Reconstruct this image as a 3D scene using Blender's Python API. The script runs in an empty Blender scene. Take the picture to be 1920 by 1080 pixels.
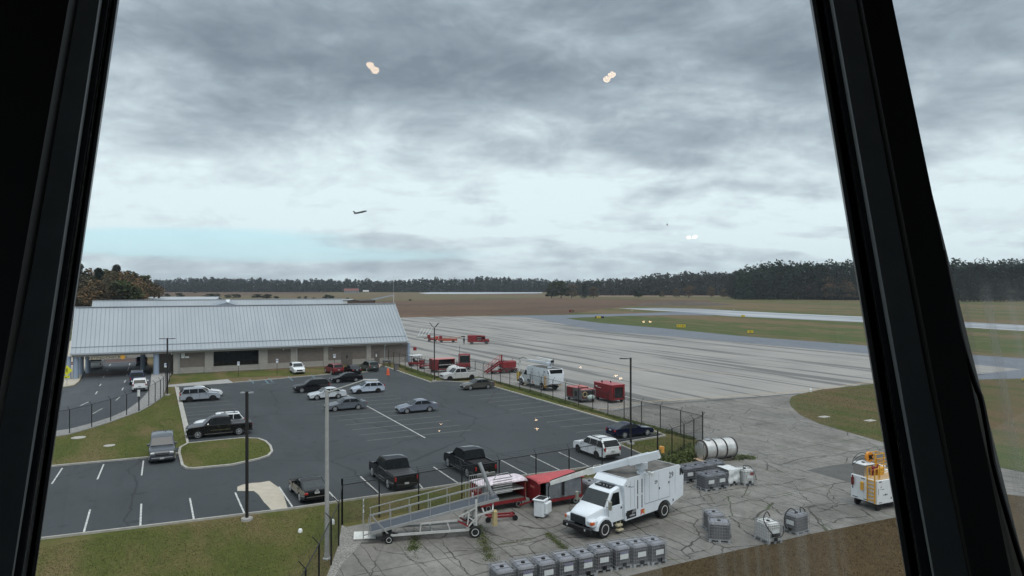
import bpy, bmesh, math, random
from mathutils import Vector, Matrix
random.seed(7)
rnd = random.Random(11)
F, YH, HC = 1320.0, 535.0, 14.5          # focal length (px of a 1920 picture), horizon row, eye height
A = math.radians(27.4); CA, SA = math.cos(A), math.sin(A)
scene = bpy.context.scene
COL = scene.collection
R = math.radians

def g(px, py, z=0.0):                    # point of the photograph lying at height z
    Y = F*(HC-z)/(py-YH); return Vector(((px-960)/F*Y, Y, z))
def atY(px, py, Y): return Vector(((px-960)/F*Y, Y, HC-(py-YH)*Y/F))
def uv(u, v, z=0.0): return Vector((u*CA-v*SA, u*SA+v*CA, z))
def to_uv(p): return (p.x*CA+p.y*SA, -p.x*SA+p.y*CA)
def u_at(px, v):
    k = (px-960)/F; Y = v/(CA-k*SA); return k*Y*CA+Y*SA

# ------------------------------------------------------------ materials
MATS = {}
def s2l(c): return tuple((x/12.92 if x <= .04045 else ((x+.055)/1.055)**2.4) for x in c)
def mat(name, col, rough=.6, metal=0.0, var=.12, scale=6.0, coat=0.0, bump=0.0, spec=.5, coat_ior=1.5):
    if name in MATS: return MATS[name]
    m = bpy.data.materials.new(name); m.use_nodes = True; nt = m.node_tree; N = nt.nodes
    b = N['Principled BSDF']; b.inputs['Roughness'].default_value = rough; b.inputs['Metallic'].default_value = metal
    b.inputs['Coat Weight'].default_value = coat; b.inputs['Coat Roughness'].default_value = .06
    b.inputs['Specular IOR Level'].default_value = spec
    b.inputs['Coat IOR'].default_value = coat_ior
    tc = N.new('ShaderNodeTexCoord'); no = N.new('ShaderNodeTexNoise')
    no.inputs['Scale'].default_value = scale; no.inputs['Detail'].default_value = 6; no.inputs['Roughness'].default_value = .62
    nt.links.new(tc.outputs['Object'], no.inputs['Vector'])
    rp = N.new('ShaderNodeValToRGB'); c = col[:3]
    rp.color_ramp.elements[0].position = .3; rp.color_ramp.elements[1].position = .72
    rp.color_ramp.elements[0].color = (*[x*(1-var) for x in c], 1); rp.color_ramp.elements[1].color = (*[min(1, x*(1+var)) for x in c], 1)
    nt.links.new(no.outputs['Fac'], rp.inputs['Fac']); nt.links.new(rp.outputs['Color'], b.inputs['Base Color'])
    if bump:
        bp = N.new('ShaderNodeBump'); bp.inputs['Strength'].default_value = bump; bp.inputs['Distance'].default_value = .02
        nt.links.new(no.outputs['Fac'], bp.inputs['Height']); nt.links.new(bp.outputs['Normal'], b.inputs['Normal'])
    MATS[name] = m; return m

class NT:                                # small helper for node trees in the lot's own u, v directions
    def __init__(s, name):
        s.m = bpy.data.materials.new(name); s.m.use_nodes = True; s.t = s.m.node_tree; s.b = s.t.nodes['Principled BSDF']
        MATS[name] = s.m
        ge = s.n('ShaderNodeNewGeometry'); vr = s.n('ShaderNodeVectorRotate'); vr.rotation_type = 'Z_AXIS'
        vr.inputs['Angle'].default_value = -A; s.l(ge.outputs['Position'], vr.inputs['Vector']); s.pos = vr.outputs[0]
    def n(s, t): return s.t.nodes.new(t)
    def l(s, a, b): s.t.links.new(a, b)
    def scale(s, su, sv, off=0.0, src=None):
        v = s.n('ShaderNodeVectorMath'); v.operation = 'MULTIPLY_ADD'; s.l(src or s.pos, v.inputs[0])
        v.inputs[1].default_value = (su, sv, min(su, sv)); v.inputs[2].default_value = (off, off*.7, off*.3); return v.outputs[0]
    def noise(s, su, sv, off=0.0, detail=5, rough=.6, src=None, dist=0.0):
        n = s.n('ShaderNodeTexNoise'); n.inputs['Scale'].default_value = 1; n.inputs['Detail'].default_value = detail
        n.inputs['Roughness'].default_value = rough; n.inputs['Distortion'].default_value = dist
        s.l(s.scale(su, sv, off, src), n.inputs['Vector']); return n.outputs['Fac']
    def warp(s, sc, amt, off=0.0):
        n = s.n('ShaderNodeTexNoise'); n.inputs['Scale'].default_value = 1; n.inputs['Detail'].default_value = 4
        s.l(s.scale(sc, sc, off), n.inputs['Vector'])
        a = s.n('ShaderNodeVectorMath'); a.operation = 'SUBTRACT'; s.l(n.outputs['Color'], a.inputs[0]); a.inputs[1].default_value = (.5, .5, .5)
        b = s.n('ShaderNodeVectorMath'); b.operation = 'MULTIPLY_ADD'; s.l(a.outputs[0], b.inputs[0]); b.inputs[1].default_value = (amt, amt, 0); s.l(s.pos, b.inputs[2])
        return b.outputs[0]
    def crack(s, su, sv, off, src, width):
        n = s.n('ShaderNodeTexVoronoi'); n.feature = 'DISTANCE_TO_EDGE'; n.inputs['Scale'].default_value = 1
        s.l(s.scale(su, sv, off, src), n.inputs['Vector']); return s.ramp(n.outputs['Distance'], width*.35, width, 1, 0)
    def ramp(s, f, a, b, va=0.0, vb=1.0):
        n = s.n('ShaderNodeMapRange'); n.inputs['From Min'].default_value = a; n.inputs['From Max'].default_value = b
        n.inputs['To Min'].default_value = va; n.inputs['To Max'].default_value = vb; s.l(f, n.inputs['Value']); return n.outputs[0]
    def math(s, op, a, b):
        n = s.n('ShaderNodeMath'); n.operation = op
        for i, x in enumerate((a, b)):
            if isinstance(x, (int, float)): n.inputs[i].default_value = x
            else: s.l(x, n.inputs[i])
        return n.outputs[0]
    def mix(s, f, a, b):
        n = s.n('ShaderNodeMix'); n.data_type = 'RGBA'
        if isinstance(f, (int, float)): n.inputs[0].default_value = f
        else: s.l(f, n.inputs[0])
        for i, x in ((6, a), (7, b)):
            if isinstance(x, tuple): n.inputs[i].default_value = (*x, 1)
            else: s.l(x, n.inputs[i])
        return n.outputs[2]
    def line(s, axis, period, width, off=0.0, src=None):   # joint lines at a regular spacing
        sp = s.n('ShaderNodeSeparateXYZ'); s.l(src or s.pos, sp.inputs[0])
        x = s.math('DIVIDE', s.math('ADD', sp.outputs[axis], off), period)
        fr = s.math('ABSOLUTE', s.math('SUBTRACT', s.math('FRACT', x, 0), .5), 0)
        return s.ramp(fr, .5-width/period, .5-width*.4/period, 0, 1)
    def cell(s, pu, pv):                                    # random value per slab
        sn = s.n('ShaderNodeVectorMath'); sn.operation = 'FLOOR'; s.l(s.scale(1/pu, 1/pv), sn.inputs[0])
        w = s.n('ShaderNodeTexWhiteNoise'); w.noise_dimensions = '2D'; s.l(sn.outputs[0], w.inputs['Vector']); return w.outputs['Value']
    def done(s, c, rough=.9, bump=None, bs=.3, bd=.03, spec=.3):
        s.l(c, s.b.inputs['Base Color'])
        if isinstance(rough, (int, float)): s.b.inputs['Roughness'].default_value = rough
        else: s.l(rough, s.b.inputs['Roughness'])
        s.b.inputs['Specular IOR Level'].default_value = spec
        if bump is not None:
            bp = s.n('ShaderNodeBump'); bp.inputs['Strength'].default_value = bs; bp.inputs['Distance'].default_value = bd
            s.l(bump, bp.inputs['Height']); s.l(bp.outputs['Normal'], s.b.inputs['Normal'])
        return s.m

def grass_mat(name, green, green2, brown, lo, hi, stu=.03, stv=.006, off=0.0):
    green, green2, brown = [tuple(x*1.32 for x in c_) for c_ in (green, green2, brown)]
    k = NT(name)
    big = k.noise(stu, stv, off, 4); mid = k.noise(.35, .12, off+3, 5); fine = k.noise(3.1, 3.7, off, 6, .8)
    f = k.ramp(k.math('ADD', k.math('MULTIPLY', big, .62), k.math('MULTIPLY', mid, .38)), lo, hi)
    c = k.mix(f, k.mix(k.ramp(mid, .3, .7), green, green2), brown)
    dk = k.mix(k.ramp(fine, .25, .75), (.0, .0, .0), c); c2 = k.mix(.45, dk, c)
    return k.done(c2, .95, fine, .25, .03, .1)

grass_lawn = grass_mat('lawn_grass', (.062, .078, .018), (.098, .100, .028), (.135, .105, .050), .47, .58, .10, .06)
grass_field = grass_mat('field_grass', (.058, .082, .026), (.090, .102, .038), (.150, .108, .062), .45, .55, .045, .004, 9)
grass_brown = grass_mat('dormant_grass', (.075, .052, .026), (.095, .064, .034), (.055, .040, .020), .40, .66, .12, .10, 5)
grass_red = grass_mat('reddish_field', (.145, .095, .064), (.118, .075, .050), (.088, .060, .042), .40, .62, .012, .02, 15)
grass_tan = grass_mat('tan_field', (.10, .096, .042), (.15, .125, .07), (.14, .095, .06), .42, .6, .01, .006, 25)

def asphalt_mat(name, c, var=.25, off=0.0):
    k = NT(name)
    a = k.noise(.12, .08, off, 5); b = k.noise(22, 22, off, 4, .8); d = k.noise(.9, .25, off+4, 4)
    c1 = k.mix(k.ramp(a, .3, .7), tuple(x*(1-var) for x in c), tuple(x*(1+var) for x in c))
    c2 = k.mix(k.ramp(b, .3, .75, 0, .55), c1, tuple(x*1.9 for x in c))
    c3 = k.mix(k.ramp(d, .58, .78, 0, .5), c2, tuple(x*.6 for x in c))
    sp_ = k.noise(.75, .75, off+50, 3, .5); c3 = k.mix(k.ramp(sp_, .62, .72, 0, .5), c3, tuple(x*.45 for x in c))
    lt = k.noise(.30, .05, off+70, 5, .7); c3 = k.mix(k.ramp(lt, .54, .70, 0, .35), c3, tuple(x*1.9 for x in c))
    cr = k.crack(.06, .045, off, k.warp(.25, 2.4, off), .005)
    c4 = k.mix(k.math('MULTIPLY', cr, .55), c3, (.012, .013, .014))
    return k.done(c4, .82, b, .25, .01, .28)
asphalt_lot = asphalt_mat('parking_asphalt', (.038, .043, .046))
asphalt_road = asphalt_mat('road_asphalt', (.050, .056, .062), .15, 40)
asphalt_taxi = asphalt_mat('taxiway_asphalt', (.115, .128, .148), .10, 80)

# concrete apron with long dark tarred lanes
k = NT('apron_concrete')
wp = k.warp(.03, 1.2)
slab = k.cell(5.6, 7.5); n1 = k.noise(.10, .06, 2, 5); n2 = k.noise(3, 1.2, 0, 5, .7); st = k.noise(.42, .0125, 12.4, 3, .55, wp)
sp2 = k.noise(.6, .02, 31, 3, .6, wp)
base = k.mix(k.ramp(n1, .3, .7), (.265, .252, .232), (.335, .32, .295))
base = k.mix(k.math('MULTIPLY', slab, .22), base, (.17, .168, .16))
base = k.mix(k.ramp(n2, .35, .75, 0, .30), base, (.185, .182, .175))
base = k.mix(k.ramp(st, .535, .565, 0, .74), base, (.088, .088, .087))
base = k.mix(k.ramp(sp2, .56, .62, 0, .30), base, (.14, .14, .137))
jl = k.math('MAXIMUM', k.line(0, 5.6, .10), k.math('MULTIPLY', k.line(1, 7.5, .08), .5))
base = k.mix(k.math('MULTIPLY', jl, .42), base, (.08, .08, .078))
apron_mat = k.done(base, .8, n2, .15, .01, .3)
# old cracked concrete of the near pad and its taxi lane
k = NT('cracked_concrete')
wp = k.warp(1.1, .55); wp2 = k.warp(.5, 1.0, 5)
n1 = k.noise(.22, .16, 7, 6, .65); n2 = k.noise(2.2, 2.2, 0, 6, .75); n3 = k.noise(.07, .05, 3, 4)
slab = k.cell(3.7, 4.6)
base = k.mix(k.ramp(n1, .32, .66), (.125, .118, .106), (.225, .210, .190))
base = k.mix(k.math('MULTIPLY', slab, .35), base, (.27, .262, .245))
base = k.mix(k.ramp(n2, .40, .68, 0, .55), base, (.085, .082, .074))
base = k.mix(k.ramp(k.noise(.5, .35, 91, 5, .7), .52, .66, 0, .5), base, (.27, .262, .24))
base = k.mix(k.ramp(k.noise(.8, .8, 17, 4, .6), .60, .70, 0, .55), base, (.06, .056, .05))
base = k.mix(k.ramp(n3, .5, .72, 0, .45), base, (.115, .115, .113))
jw = k.warp(.9, .28)
jl = k.math('MAXIMUM', k.line(0, 3.7, .055, 1.2, jw), k.math('MULTIPLY', k.line(1, 9.2, .06, 2.0, jw), 1.0))
cr = k.math('MAXIMUM', k.math('MULTIPLY', k.crack(.21, .18, 3, wp, .0095), k.ramp(k.noise(.07, .07, 23, 3), .42, .52)), k.math('MULTIPLY', k.crack(.45, .30, 8, wp2, .012), k.ramp(k.noise(.09, .09, 44, 3), .5, .58)))
fine_j = k.math('MULTIPLY', k.line(0, 1.83, .03, .4, k.warp(.6, .35, 9)), k.ramp(k.noise(.10, .16, 71, 4), .38, .48))
allc = k.math('MAXIMUM', k.math('MAXIMUM', k.math('MULTIPLY', jl, .8), cr), k.math('MULTIPLY', fine_j, .85))
base = k.mix(k.math('MULTIPLY', allc, .88), base, k.mix(k.ramp(k.noise(.3, .3, 66, 3), .5, .62), (.03, .027, .022), (.045, .058, .018)))
pad_mat = k.done(base, .86, allc, -.5, .02, .25)
k = NT('runway_surface')
n1 = k.noise(.2, .008, 4, 4); base = k.mix(k.ramp(n1, .40, .60), (.15, .17, .20), (.40, .41, .42)); runway_mat = k.done(base, .6, None)
k = NT('gravel'); n = k.noise(9, 9, 0, 4, .8); n2 = k.noise(1, 1, 4); base = k.mix(k.ramp(n, .35, .65), (.10, .095, .085), (.42, .40, .37))
gravel_mat = k.done(k.mix(k.ramp(n2, .4, .7, 0, .4), base, (.12, .11, .09)), .9, n, 1, .05)

concrete = mat('kerb_concrete', (.36, .345, .31), .85, 0, .22, 2, bump=.3)
conc_walk = mat('walk_concrete', (.30, .29, .275), .85, 0, .14, 1.2)
conc_tan = mat('tan_concrete', (.42, .375, .30), .85, 0, .12, 1.5)
white_line = mat('road_paint', (.46, .46, .44), .7, 0, .55, 5)
faint_line = mat('worn_road_paint', (.20, .195, .18), .8, 0, .35, 3)
blue_line = mat('blue_paint', (.18, .30, .36), .8, 0, .3, 3)
yellow_line = mat('yellow_paint', (.42, .31, .17), .8, 0, .3, 2)
rust_line = mat('brick_band', (.085, .050, .045), .8, 0, .2, 3)
black_m = mat('black_metal', (.012, .012, .013), .5, .3, .2)
rubber = mat('tyre_rubber', (.012, .012, .012), .85, 0, .3, 20)
rim_m = mat('wheel_alloy', (.58, .59, .60), .35, .6, .15)
rim_dark = mat('dark_wheel', (.03, .03, .032), .45, .5, .15)
white_rim = mat('white_wheel', (.62, .62, .6), .5, 0, .15)
glass_m = mat('vehicle_glass', (.006, .008, .009), .04, 0, .2, 3, spec=.30)
glass_l = mat('windshield_glass', (.020, .026, .028), .04, 0, .2, 3, spec=.45)
chrome = mat('chrome_trim', (.6, .6, .6), .15, 1, .05)
lamp_m = mat('headlight_lens', (.55, .56, .56), .15, .2, .2)
tail_m = mat('tail_lens', (.33, .015, .015), .2, 0, .2)
plate_m = mat('licence_plate', (.42, .42, .42), .5, 0, .3, 20)
galv = mat('galvanised_steel', (.34, .35, .36), .45, .6, .15)
alu = mat('aluminium_tube', (.36, .36, .355), .5, .4, .12)
pole_grey = mat('pole_grey', (.36, .36, .35), .6, .2, .1)
white_paint = mat('white_paint', (.70, .73, .75), .42, 0, .06, 2, coat=.3)
white_dirty = mat('worn_white_paint', (.66, .66, .63), .5, 0, .14, 3)
red_paint = mat('red_paint', (.19, .012, .016), .55, 0, .25, 2, coat=.05)
red_faded = mat('faded_red_paint', (.40, .06, .065), .6, 0, .2, 2)
pink_white = mat('peeling_roof_paint', (.60, .52, .56), .6, 0, .3, 5)
orange_m = mat('safety_orange', (.65, .12, .05), .6, 0, .1)
amber = mat('amber_lens', (.65, .25, .03), .3, 0, .1)
yellow_steel = mat('yellow_steel', (.62, .32, .03), .5, 0, .15, 4)
sign_yellow = mat('sign_yellow', (.75, .72, .02), .5, 0, .05)
taxi_yellow = mat('airfield_sign_yellow', (.62, .46, .02), .6, 0, .05)
dark_void = mat('dark_interior', (.008, .008, .009), .9, 0, .2)
cream = mat('cream_plastic', (.62, .53, .33), .6)

# ------------------------------------------------------------ mesh builder
class MB:
    def __init__(s, M=None): s.v = []; s.f = []; s.mi = []; s.M = M or Matrix.Identity(4); s.cur = 0
    def add(s, vs, fs):
        n = len(s.v); s.v += [s.M @ Vector(p) for p in vs]
        for f in fs: s.f.append([n+i for i in f]); s.mi.append(s.cur)
        return s
    def m(s, i): s.cur = i; return s
    def box(s, x0, x1, y0, y1, z0, z1):
        return s.add([(x0,y0,z0),(x1,y0,z0),(x1,y1,z0),(x0,y1,z0),(x0,y0,z1),(x1,y0,z1),(x1,y1,z1),(x0,y1,z1)],
                     [(0,3,2,1),(4,5,6,7),(0,1,5,4),(1,2,6,5),(2,3,7,6),(3,0,4,7)])
    def cbox(s, x0, x1, y0, y1, z0, z1, c=.03):   # box with chamfered vertical and top edges
        def ring(z, k): return [(x0+k+c*0,y0+c+k*0,z),(x0+c,y0+k,z),(x1-c,y0+k,z),(x1-k,y0+c,z),(x1-k,y1-c,z),(x1-c,y1-k,z),(x0+c,y1-k,z),(x0+k,y1-c,z)]
        vs = ring(z0, 0)+ring(z1-c, 0)
        vs += [(min(max(x,x0+c),x1-c), min(max(y,y0+c),y1-c), z1) for x,y,z in ring(z1,0)]
        fs = [tuple(range(7,-1,-1)), tuple(range(16,24))]
        for k in (0, 8):
            for i in range(8): fs.append((k+i, k+(i+1)%8, k+8+(i+1)%8, k+8+i))
        return s.add(vs, fs)
    def tube(s, a, b, r, n=8, r2=None, cap=True):
        a = Vector(a); b = Vector(b); d = (b-a); L = d.length
        if L < 1e-6: return s
        d /= L; q = d.to_track_quat('Z', 'Y'); r2 = r if r2 is None else r2
        vs = []
        for c, rr in ((a, r), (b, r2)):
            for i in range(n):
                t = 2*math.pi*(i+.5)/n; vs.append(c+q @ Vector((math.cos(t)*rr, math.sin(t)*rr, 0)))
        fs = [(i, (i+1)%n, n+(i+1)%n, n+i) for i in range(n)]
        if cap: fs += [tuple(range(n-1,-1,-1)), tuple(range(n,2*n))]
        return s.add(vs, fs)
    def path(s, pts, r, n=6):
        for a, b in zip(pts, pts[1:]): s.tube(a, b, r, n)
        return s
    def bar(s, a, b, w, h):              # rectangular bar between two points, w sideways, h upwards
        a = Vector(a); b = Vector(b); d = (b-a).normalized(); side = d.cross(Vector((0,0,1)))
        side = side.normalized() if side.length > 1e-4 else Vector((1,0,0)); up = side.cross(d).normalized()
        vs = []
        for c in (a, b):
            for x, z in ((-1,-1),(1,-1),(1,1),(-1,1)): vs.append(c+side*x*w/2+up*z*h/2)
        return s.add(vs, [(0,1,2,3),(7,6,5,4),(0,4,5,1),(1,5,6,2),(2,6,7,3),(3,7,4,0)])
    def prism(s, poly, y0, y1):          # polygon in x,z pushed along y
        n = len(poly); vs = [(x,y0,z) for x,z in poly]+[(x,y1,z) for x,z in poly]
        return s.add(vs, [tuple(range(n)), tuple(range(2*n-1,n-1,-1))]+[(i, n+i, n+(i+1)%n, (i+1)%n) for i in range(n)])
    def slab(s, poly, z0, z1):           # polygon in x,y pushed up
        n = len(poly); vs = [(p[0],p[1],z0) for p in poly]+[(p[0],p[1],z1) for p in poly]
        return s.add(vs, [tuple(range(n-1,-1,-1)), tuple(range(n,2*n))]+[(i, (i+1)%n, n+(i+1)%n, n+i) for i in range(n)])
    def sheet(s, poly, z):
        return s.add([(p[0],p[1],z) for p in poly], [tuple(range(len(poly)))])
    def lathe(s, c, prof, n=12, axis='z'):
        vs = []; fs = []
        for r, h in prof:
            for i in range(n):
                t = 2*math.pi*i/n; x, y = r*math.cos(t), r*math.sin(t)
                p = {'z': (x,y,h), 'y': (x,h,y), 'x': (h,x,y)}[axis]; vs.append((c[0]+p[0], c[1]+p[1], c[2]+p[2]))
        for j in range(len(prof)-1):
            for i in range(n): fs.append((j*n+i, j*n+(i+1)%n, (j+1)*n+(i+1)%n, (j+1)*n+i))
        fs.append(tuple(range(n))); fs.append(tuple(range((len(prof)-1)*n, len(prof)*n)))
        return s.add(vs, fs)
    def build(s, name, mats, parent=None, smooth=False, fix=True):
        me = bpy.data.meshes.new(name); me.from_pydata([tuple(v) for v in s.v], [], s.f)
        if not isinstance(mats, (list, tuple)): mats = [mats]
        for m_ in mats: me.materials.append(m_)
        if len(mats) > 1: me.polygons.foreach_set('material_index', s.mi)
        if fix:
            bm = bmesh.new(); bm.from_mesh(me); bmesh.ops.recalc_face_normals(bm, faces=bm.faces); bm.to_mesh(me); bm.free()
        if smooth:
            me.polygons.foreach_set('use_smooth', [True]*len(me.polygons)); me.set_sharp_from_angle(angle=R(38))
        me.update(); return link(name, me, parent)
def link(name, me, parent=None):
    o = bpy.data.objects.new(name, me); COL.objects.link(o)
    if parent: o.parent = parent
    return o
def thing(name, label, cat, loc=(0,0,0), rz=0.0, group=None):
    o = bpy.data.objects.new(name, None); COL.objects.link(o); o.empty_display_size = .3
    o.location = loc; o.rotation_euler = (0,0,rz); return tag(o, label, cat, group)
def tag(o, label, cat, group=None):
    o['label'] = label; o['category'] = cat
    if group: o['group'] = group
    return o
def struct(o, kind='structure'): o['kind'] = kind; return o
def copy_tree(o, parent=None):
    c = o.copy(); COL.objects.link(c)
    if parent: c.parent = parent
    for ch in [x for x in CH.get(o.name, [])]: copy_tree(ch, c)
    return c
CH = {}
def index_children(root):
    CH[root.name] = list(root.children)
    for c in root.children: index_children(c)
def text_mesh(body, size, depth=.006, width=1.0):
    cu = bpy.data.curves.new('lettering', 'FONT'); cu.body = body; cu.size = size; cu.extrude = depth; cu.align_x = 'CENTER'; cu.align_y = 'CENTER'
    cu.resolution_u = 2
    o = bpy.data.objects.new('lettering', cu); COL.objects.link(o); bpy.context.view_layer.update()
    me = bpy.data.meshes.new_from_object(o.evaluated_get(bpy.context.evaluated_depsgraph_get()))
    bpy.data.objects.remove(o); bpy.data.curves.remove(cu)
    for v in me.vertices: v.co.x *= width
    return me
def lettering(body, size, m, parent, loc, rot, width=1.0):
    me = text_mesh(body, size, width=width); me.materials.clear(); me.materials.append(m)
    o = link('lettering', me, parent); o.location = loc; o.rotation_euler = rot; return o
# ------------------------------------------------------------ the ground
def P(*pts): return [g(x, y) for x, y in pts]
def sheet(name, pts, z, m, kind='structure'):
    return struct(MB().sheet(pts, z).build(name, m, fix=False), kind)
b = MB(); b.sheet([(-6000,-40),(6000,-40),(6000,9000),(-6000,9000)], -.02); struct(b.build('ground', grass_field, fix=False))

lot = P((-260,1052),(75,1012),(270,989),(450,967),(540,956),(641,941),(787,920),(866,908),(1072,882),(1140,872),(1203,853),(1157,833),
        (1247,818),(1154,792),(1000,747),(930,727),(899,719),(828,715),(807,717),(760,701),(717,686),(700,697),(610,703),(437,718),(425,711),(329,726),(346,802),(352,833),
        (275,859),(92,876),(-260,912))
sheet('parking_lot', lot, .01, asphalt_lot)
# lawns
sheet('lawn', P((-300,1058),(75,1012),(270,989),(450,967),(540,956),(641,941),(641,984),(634,1024),(621,1060),(598,1118),(560,1200),(-300,1200)), .0, grass_lawn)
sheet('lawn', P((-300,905),(92,876),(275,859),(352,833),(346,802),(329,726),(437,718),(427,708),(610,702),(700,697),(720,687),(640,687),(322,706),(311,742),(291,756),(262,772),(207,792),(130,815),(-300,890)), .0, grass_lawn)
sheet('lawn', P((641,941),(787,920),(866,908),(1072,882),(1140,872),(1203,853),(1157,833),(1247,818),(1154,792),(1000,747),(930,727),(899,719),(828,715),(807,717),
                (760,701),(717,686),(722,681),(768,681),(822,707),(891,705),(1000,736),(1150,778),(1320,828),(1360,845),(1300,868),(1240,880),(1060,912),(900,940),(790,965),(650,990),(641,985)), .004, grass_lawn)
# concrete door path and strip
sheet('door_path', P((706,694),(716,683),(700,681),(690,689)), .02, conc_walk)
sheet('path_strip', P((314,722),(427,711),(438,718),(380,722),(313,726)), .02, conc_walk)
# raised island in the lot
isl = P((336,851),(342,874),(350,879),(362,880),(435,873),(485,862),(503,856),(510,848),(507,838),(498,829),(484,824),(455,823),(400,828),(352,833),(338,841))
struct(MB().slab(isl, 0, .11).build('grass_island', grass_lawn))
# kerbs
def kerb(pts, w=.16, h=.13, name='kerb', closed=False):
    b = MB(); n = len(pts); rng = range(n if closed else n-1)
    L = []; Rr = []
    for i in range(n):
        a = pts[(i-1) % n] if (closed or i > 0) else pts[i]; c = pts[(i+1) % n] if (closed or i < n-1) else pts[i]
        d = Vector((c.x-a.x, c.y-a.y, 0)).normalized(); nn = Vector((-d.y, d.x, 0))
        L.append(pts[i]+nn*w/2); Rr.append(pts[i]-nn*w/2)
    vs = [(p.x,p.y,z) for z in (0,h) for p in L]+[(p.x,p.y,z) for z in (0,h) for p in Rr]
    fs = []
    for i in rng:
        j = (i+1) % n; fs += [(i,j,n+j,n+i),(n+i,n+j,3*n+j,3*n+i),(3*n+i,3*n+j,2*n+j,2*n+i)]
    if not closed: fs += [(0,n,3*n,2*n),(n-1,2*n-1,4*n-1,3*n-1)]
    b.add(vs, fs); return struct(b.build(name, concrete))
kerb(P((-260,1052),(75,1012),(270,989),(450,967),(540,956),(641,941),(787,920),(866,908),(1072,882),(1140,872),(1203,853),(1157,833)), .14)
kerb(P((1157,833),(1247,818),(1230,811),(1154,792),(1000,747),(930,727),(899,719),(828,715),(807,717),(760,701),(717,686)), .22)
kerb(P((700,697),(610,703),(437,718)), .16)
kerb(P((329,726),(346,802),(352,833)), .2); kerb(P((333,727),(351,803)), .3, .10, 'gutter')
kerb(P((-260,912),(92,876),(275,859),(336,851)), .2)
kerb(isl, .2, .14, closed=True)
# tan concrete patch and the darker patch beside it
sheet('concrete_patch', P((445,913),(455,909),(472,906),(488,905),(505,902),(522,914),(531,926),(540,955),(510,958),(503,950),(495,942),(485,928),(476,921),(445,921)), .018, conc_tan)
# painted lines
def seg(b, p, q, w, z=.024):
    d = Vector((q.x-p.x, q.y-p.y, 0)).normalized(); n = Vector((-d.y, d.x, 0))*w/2
    b.sheet([p-n, q-n, q+n, p+n], z)
def lines(name, segs, w, m, z=.024):
    b = MB()
    for x0,y0,x1,y1 in segs: seg(b, g(x0,y0), g(x1,y1), w, z)
    return struct(b.build(name, m, fix=False))
lines('stall_markings', [(117,878,97,908),(194.5,871,182.5,899.5),(269,864,265.5,892),(169,956,156,1003),(265,945,263,989),(356,934.5,364,977),
     (441,924,459,965),(523,913,549,952),(610,915,633.5,941),(676,894,716,930),(763,880,795,919),(813,876,863,909),(938,862.5,991,891),(993,854,1054,884),(1047,848,1104,875)], .11, white_line)
faint = []
U0 = to_uv(g(738,789))[0]
vs_ = [to_uv(g(738,789))[1]+2.75*i for i in range(-3,10)]
bl = MB()
for v_ in vs_: seg(bl, uv(U0-5.2, v_), uv(U0+5.4, v_), .10)
for x0,y0,x1,y1 in [(880,742.6,956,736.5),(898,749,974,742.6),(915,754.7,994,747.7),(935,761.5,1016,754),(977,775.8,1060,767.4),(1001,783.4,1087,775),(1025,792,1113,783),(1051.7,801,1141.7,792.4),(1080,811,1138,806),
                    (956,768.5,1037.6,760.4),(340,766,440,758),(350,774,444,766),(346,780,448,771.5),(348,787,452,778),(350,795,454,784),(340,759,430,752),(345,752,422,746)]: seg(bl, g(x0,y0), g(x1,y1), .10)
struct(bl.build('worn_stall_markings', faint_line, fix=False))
bl = MB(); seg(bl, uv(U0, vs_[0]-1.4), uv(U0, vs_[-1]), .13, .028); struct(bl.build('divider_line', white_line, fix=False))
lines('accessible_markings', [(467.5,711,476,719),(503,709,511,716),(460,717,490,714),(540,706,549,714),(583,703,592,710),(690,693.5,700,698),(490,721,516,718),(503,719,497,713)], .12, blue_line)
# road through the canopy, with its pavement
road = P((-300,870),(130,806),(172,796),(207,785),(237,771),(262,752),(276,736),(281,722),(285,700),(268,664),(250,640),(180,640),(176,662),(163,690),(150,716),(140,724),(115,728),(-300,735))
sheet('road', road, .008, asphalt_road)
walk = P((-300,885),(130,815),(172,803),(207,792),(237,781),(262,772),(279,763),(291,755),(301,748),(307,742),(312,727),(318,707),(330,690),(285,690),(282,722),(277,736),(263,752),(238,770),(207,784),(172,795),(130,806),(-300,868))
struct(MB().slab(walk, 0, .1).build('pavement', conc_walk))
walk2 = P((60,726),(115,727),(139,723),(148,716),(162,690),(175,662),(180,640),(120,640),(60,660))
struct(MB().slab(walk2, 0, .12).build('pavement', conc_tan))
lines('road_markings', [(150.5,761,166,753.5),(174,776,192,766),(179,739.5,182.5,734),(186.5,724,189.5,720),(193,708,196,704.5),(200,696,202.5,693),(205,686,207.5,682.5),
   (217.5,751,225,744),(228.5,732,231.5,727),(233,717.5,235.5,713),(237,705,239,702),(239,695.5,242,688.5),(242,685,244,681),
   (158,708,238,703),(163,700,246,695),(196,681,254,678),(197,674,254,672)], .14, white_line, .02)
bl = MB(); bl.sheet([g(159,707.2),g(238,702.2),g(246,695.8),(g(164,700.8))], .016); bl.sheet([g(197,680.4),g(254,677.4),g(254,672.6),g(198,674.6)], .016)
struct(bl.build('crossing_band', rust_line, fix=False))
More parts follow.
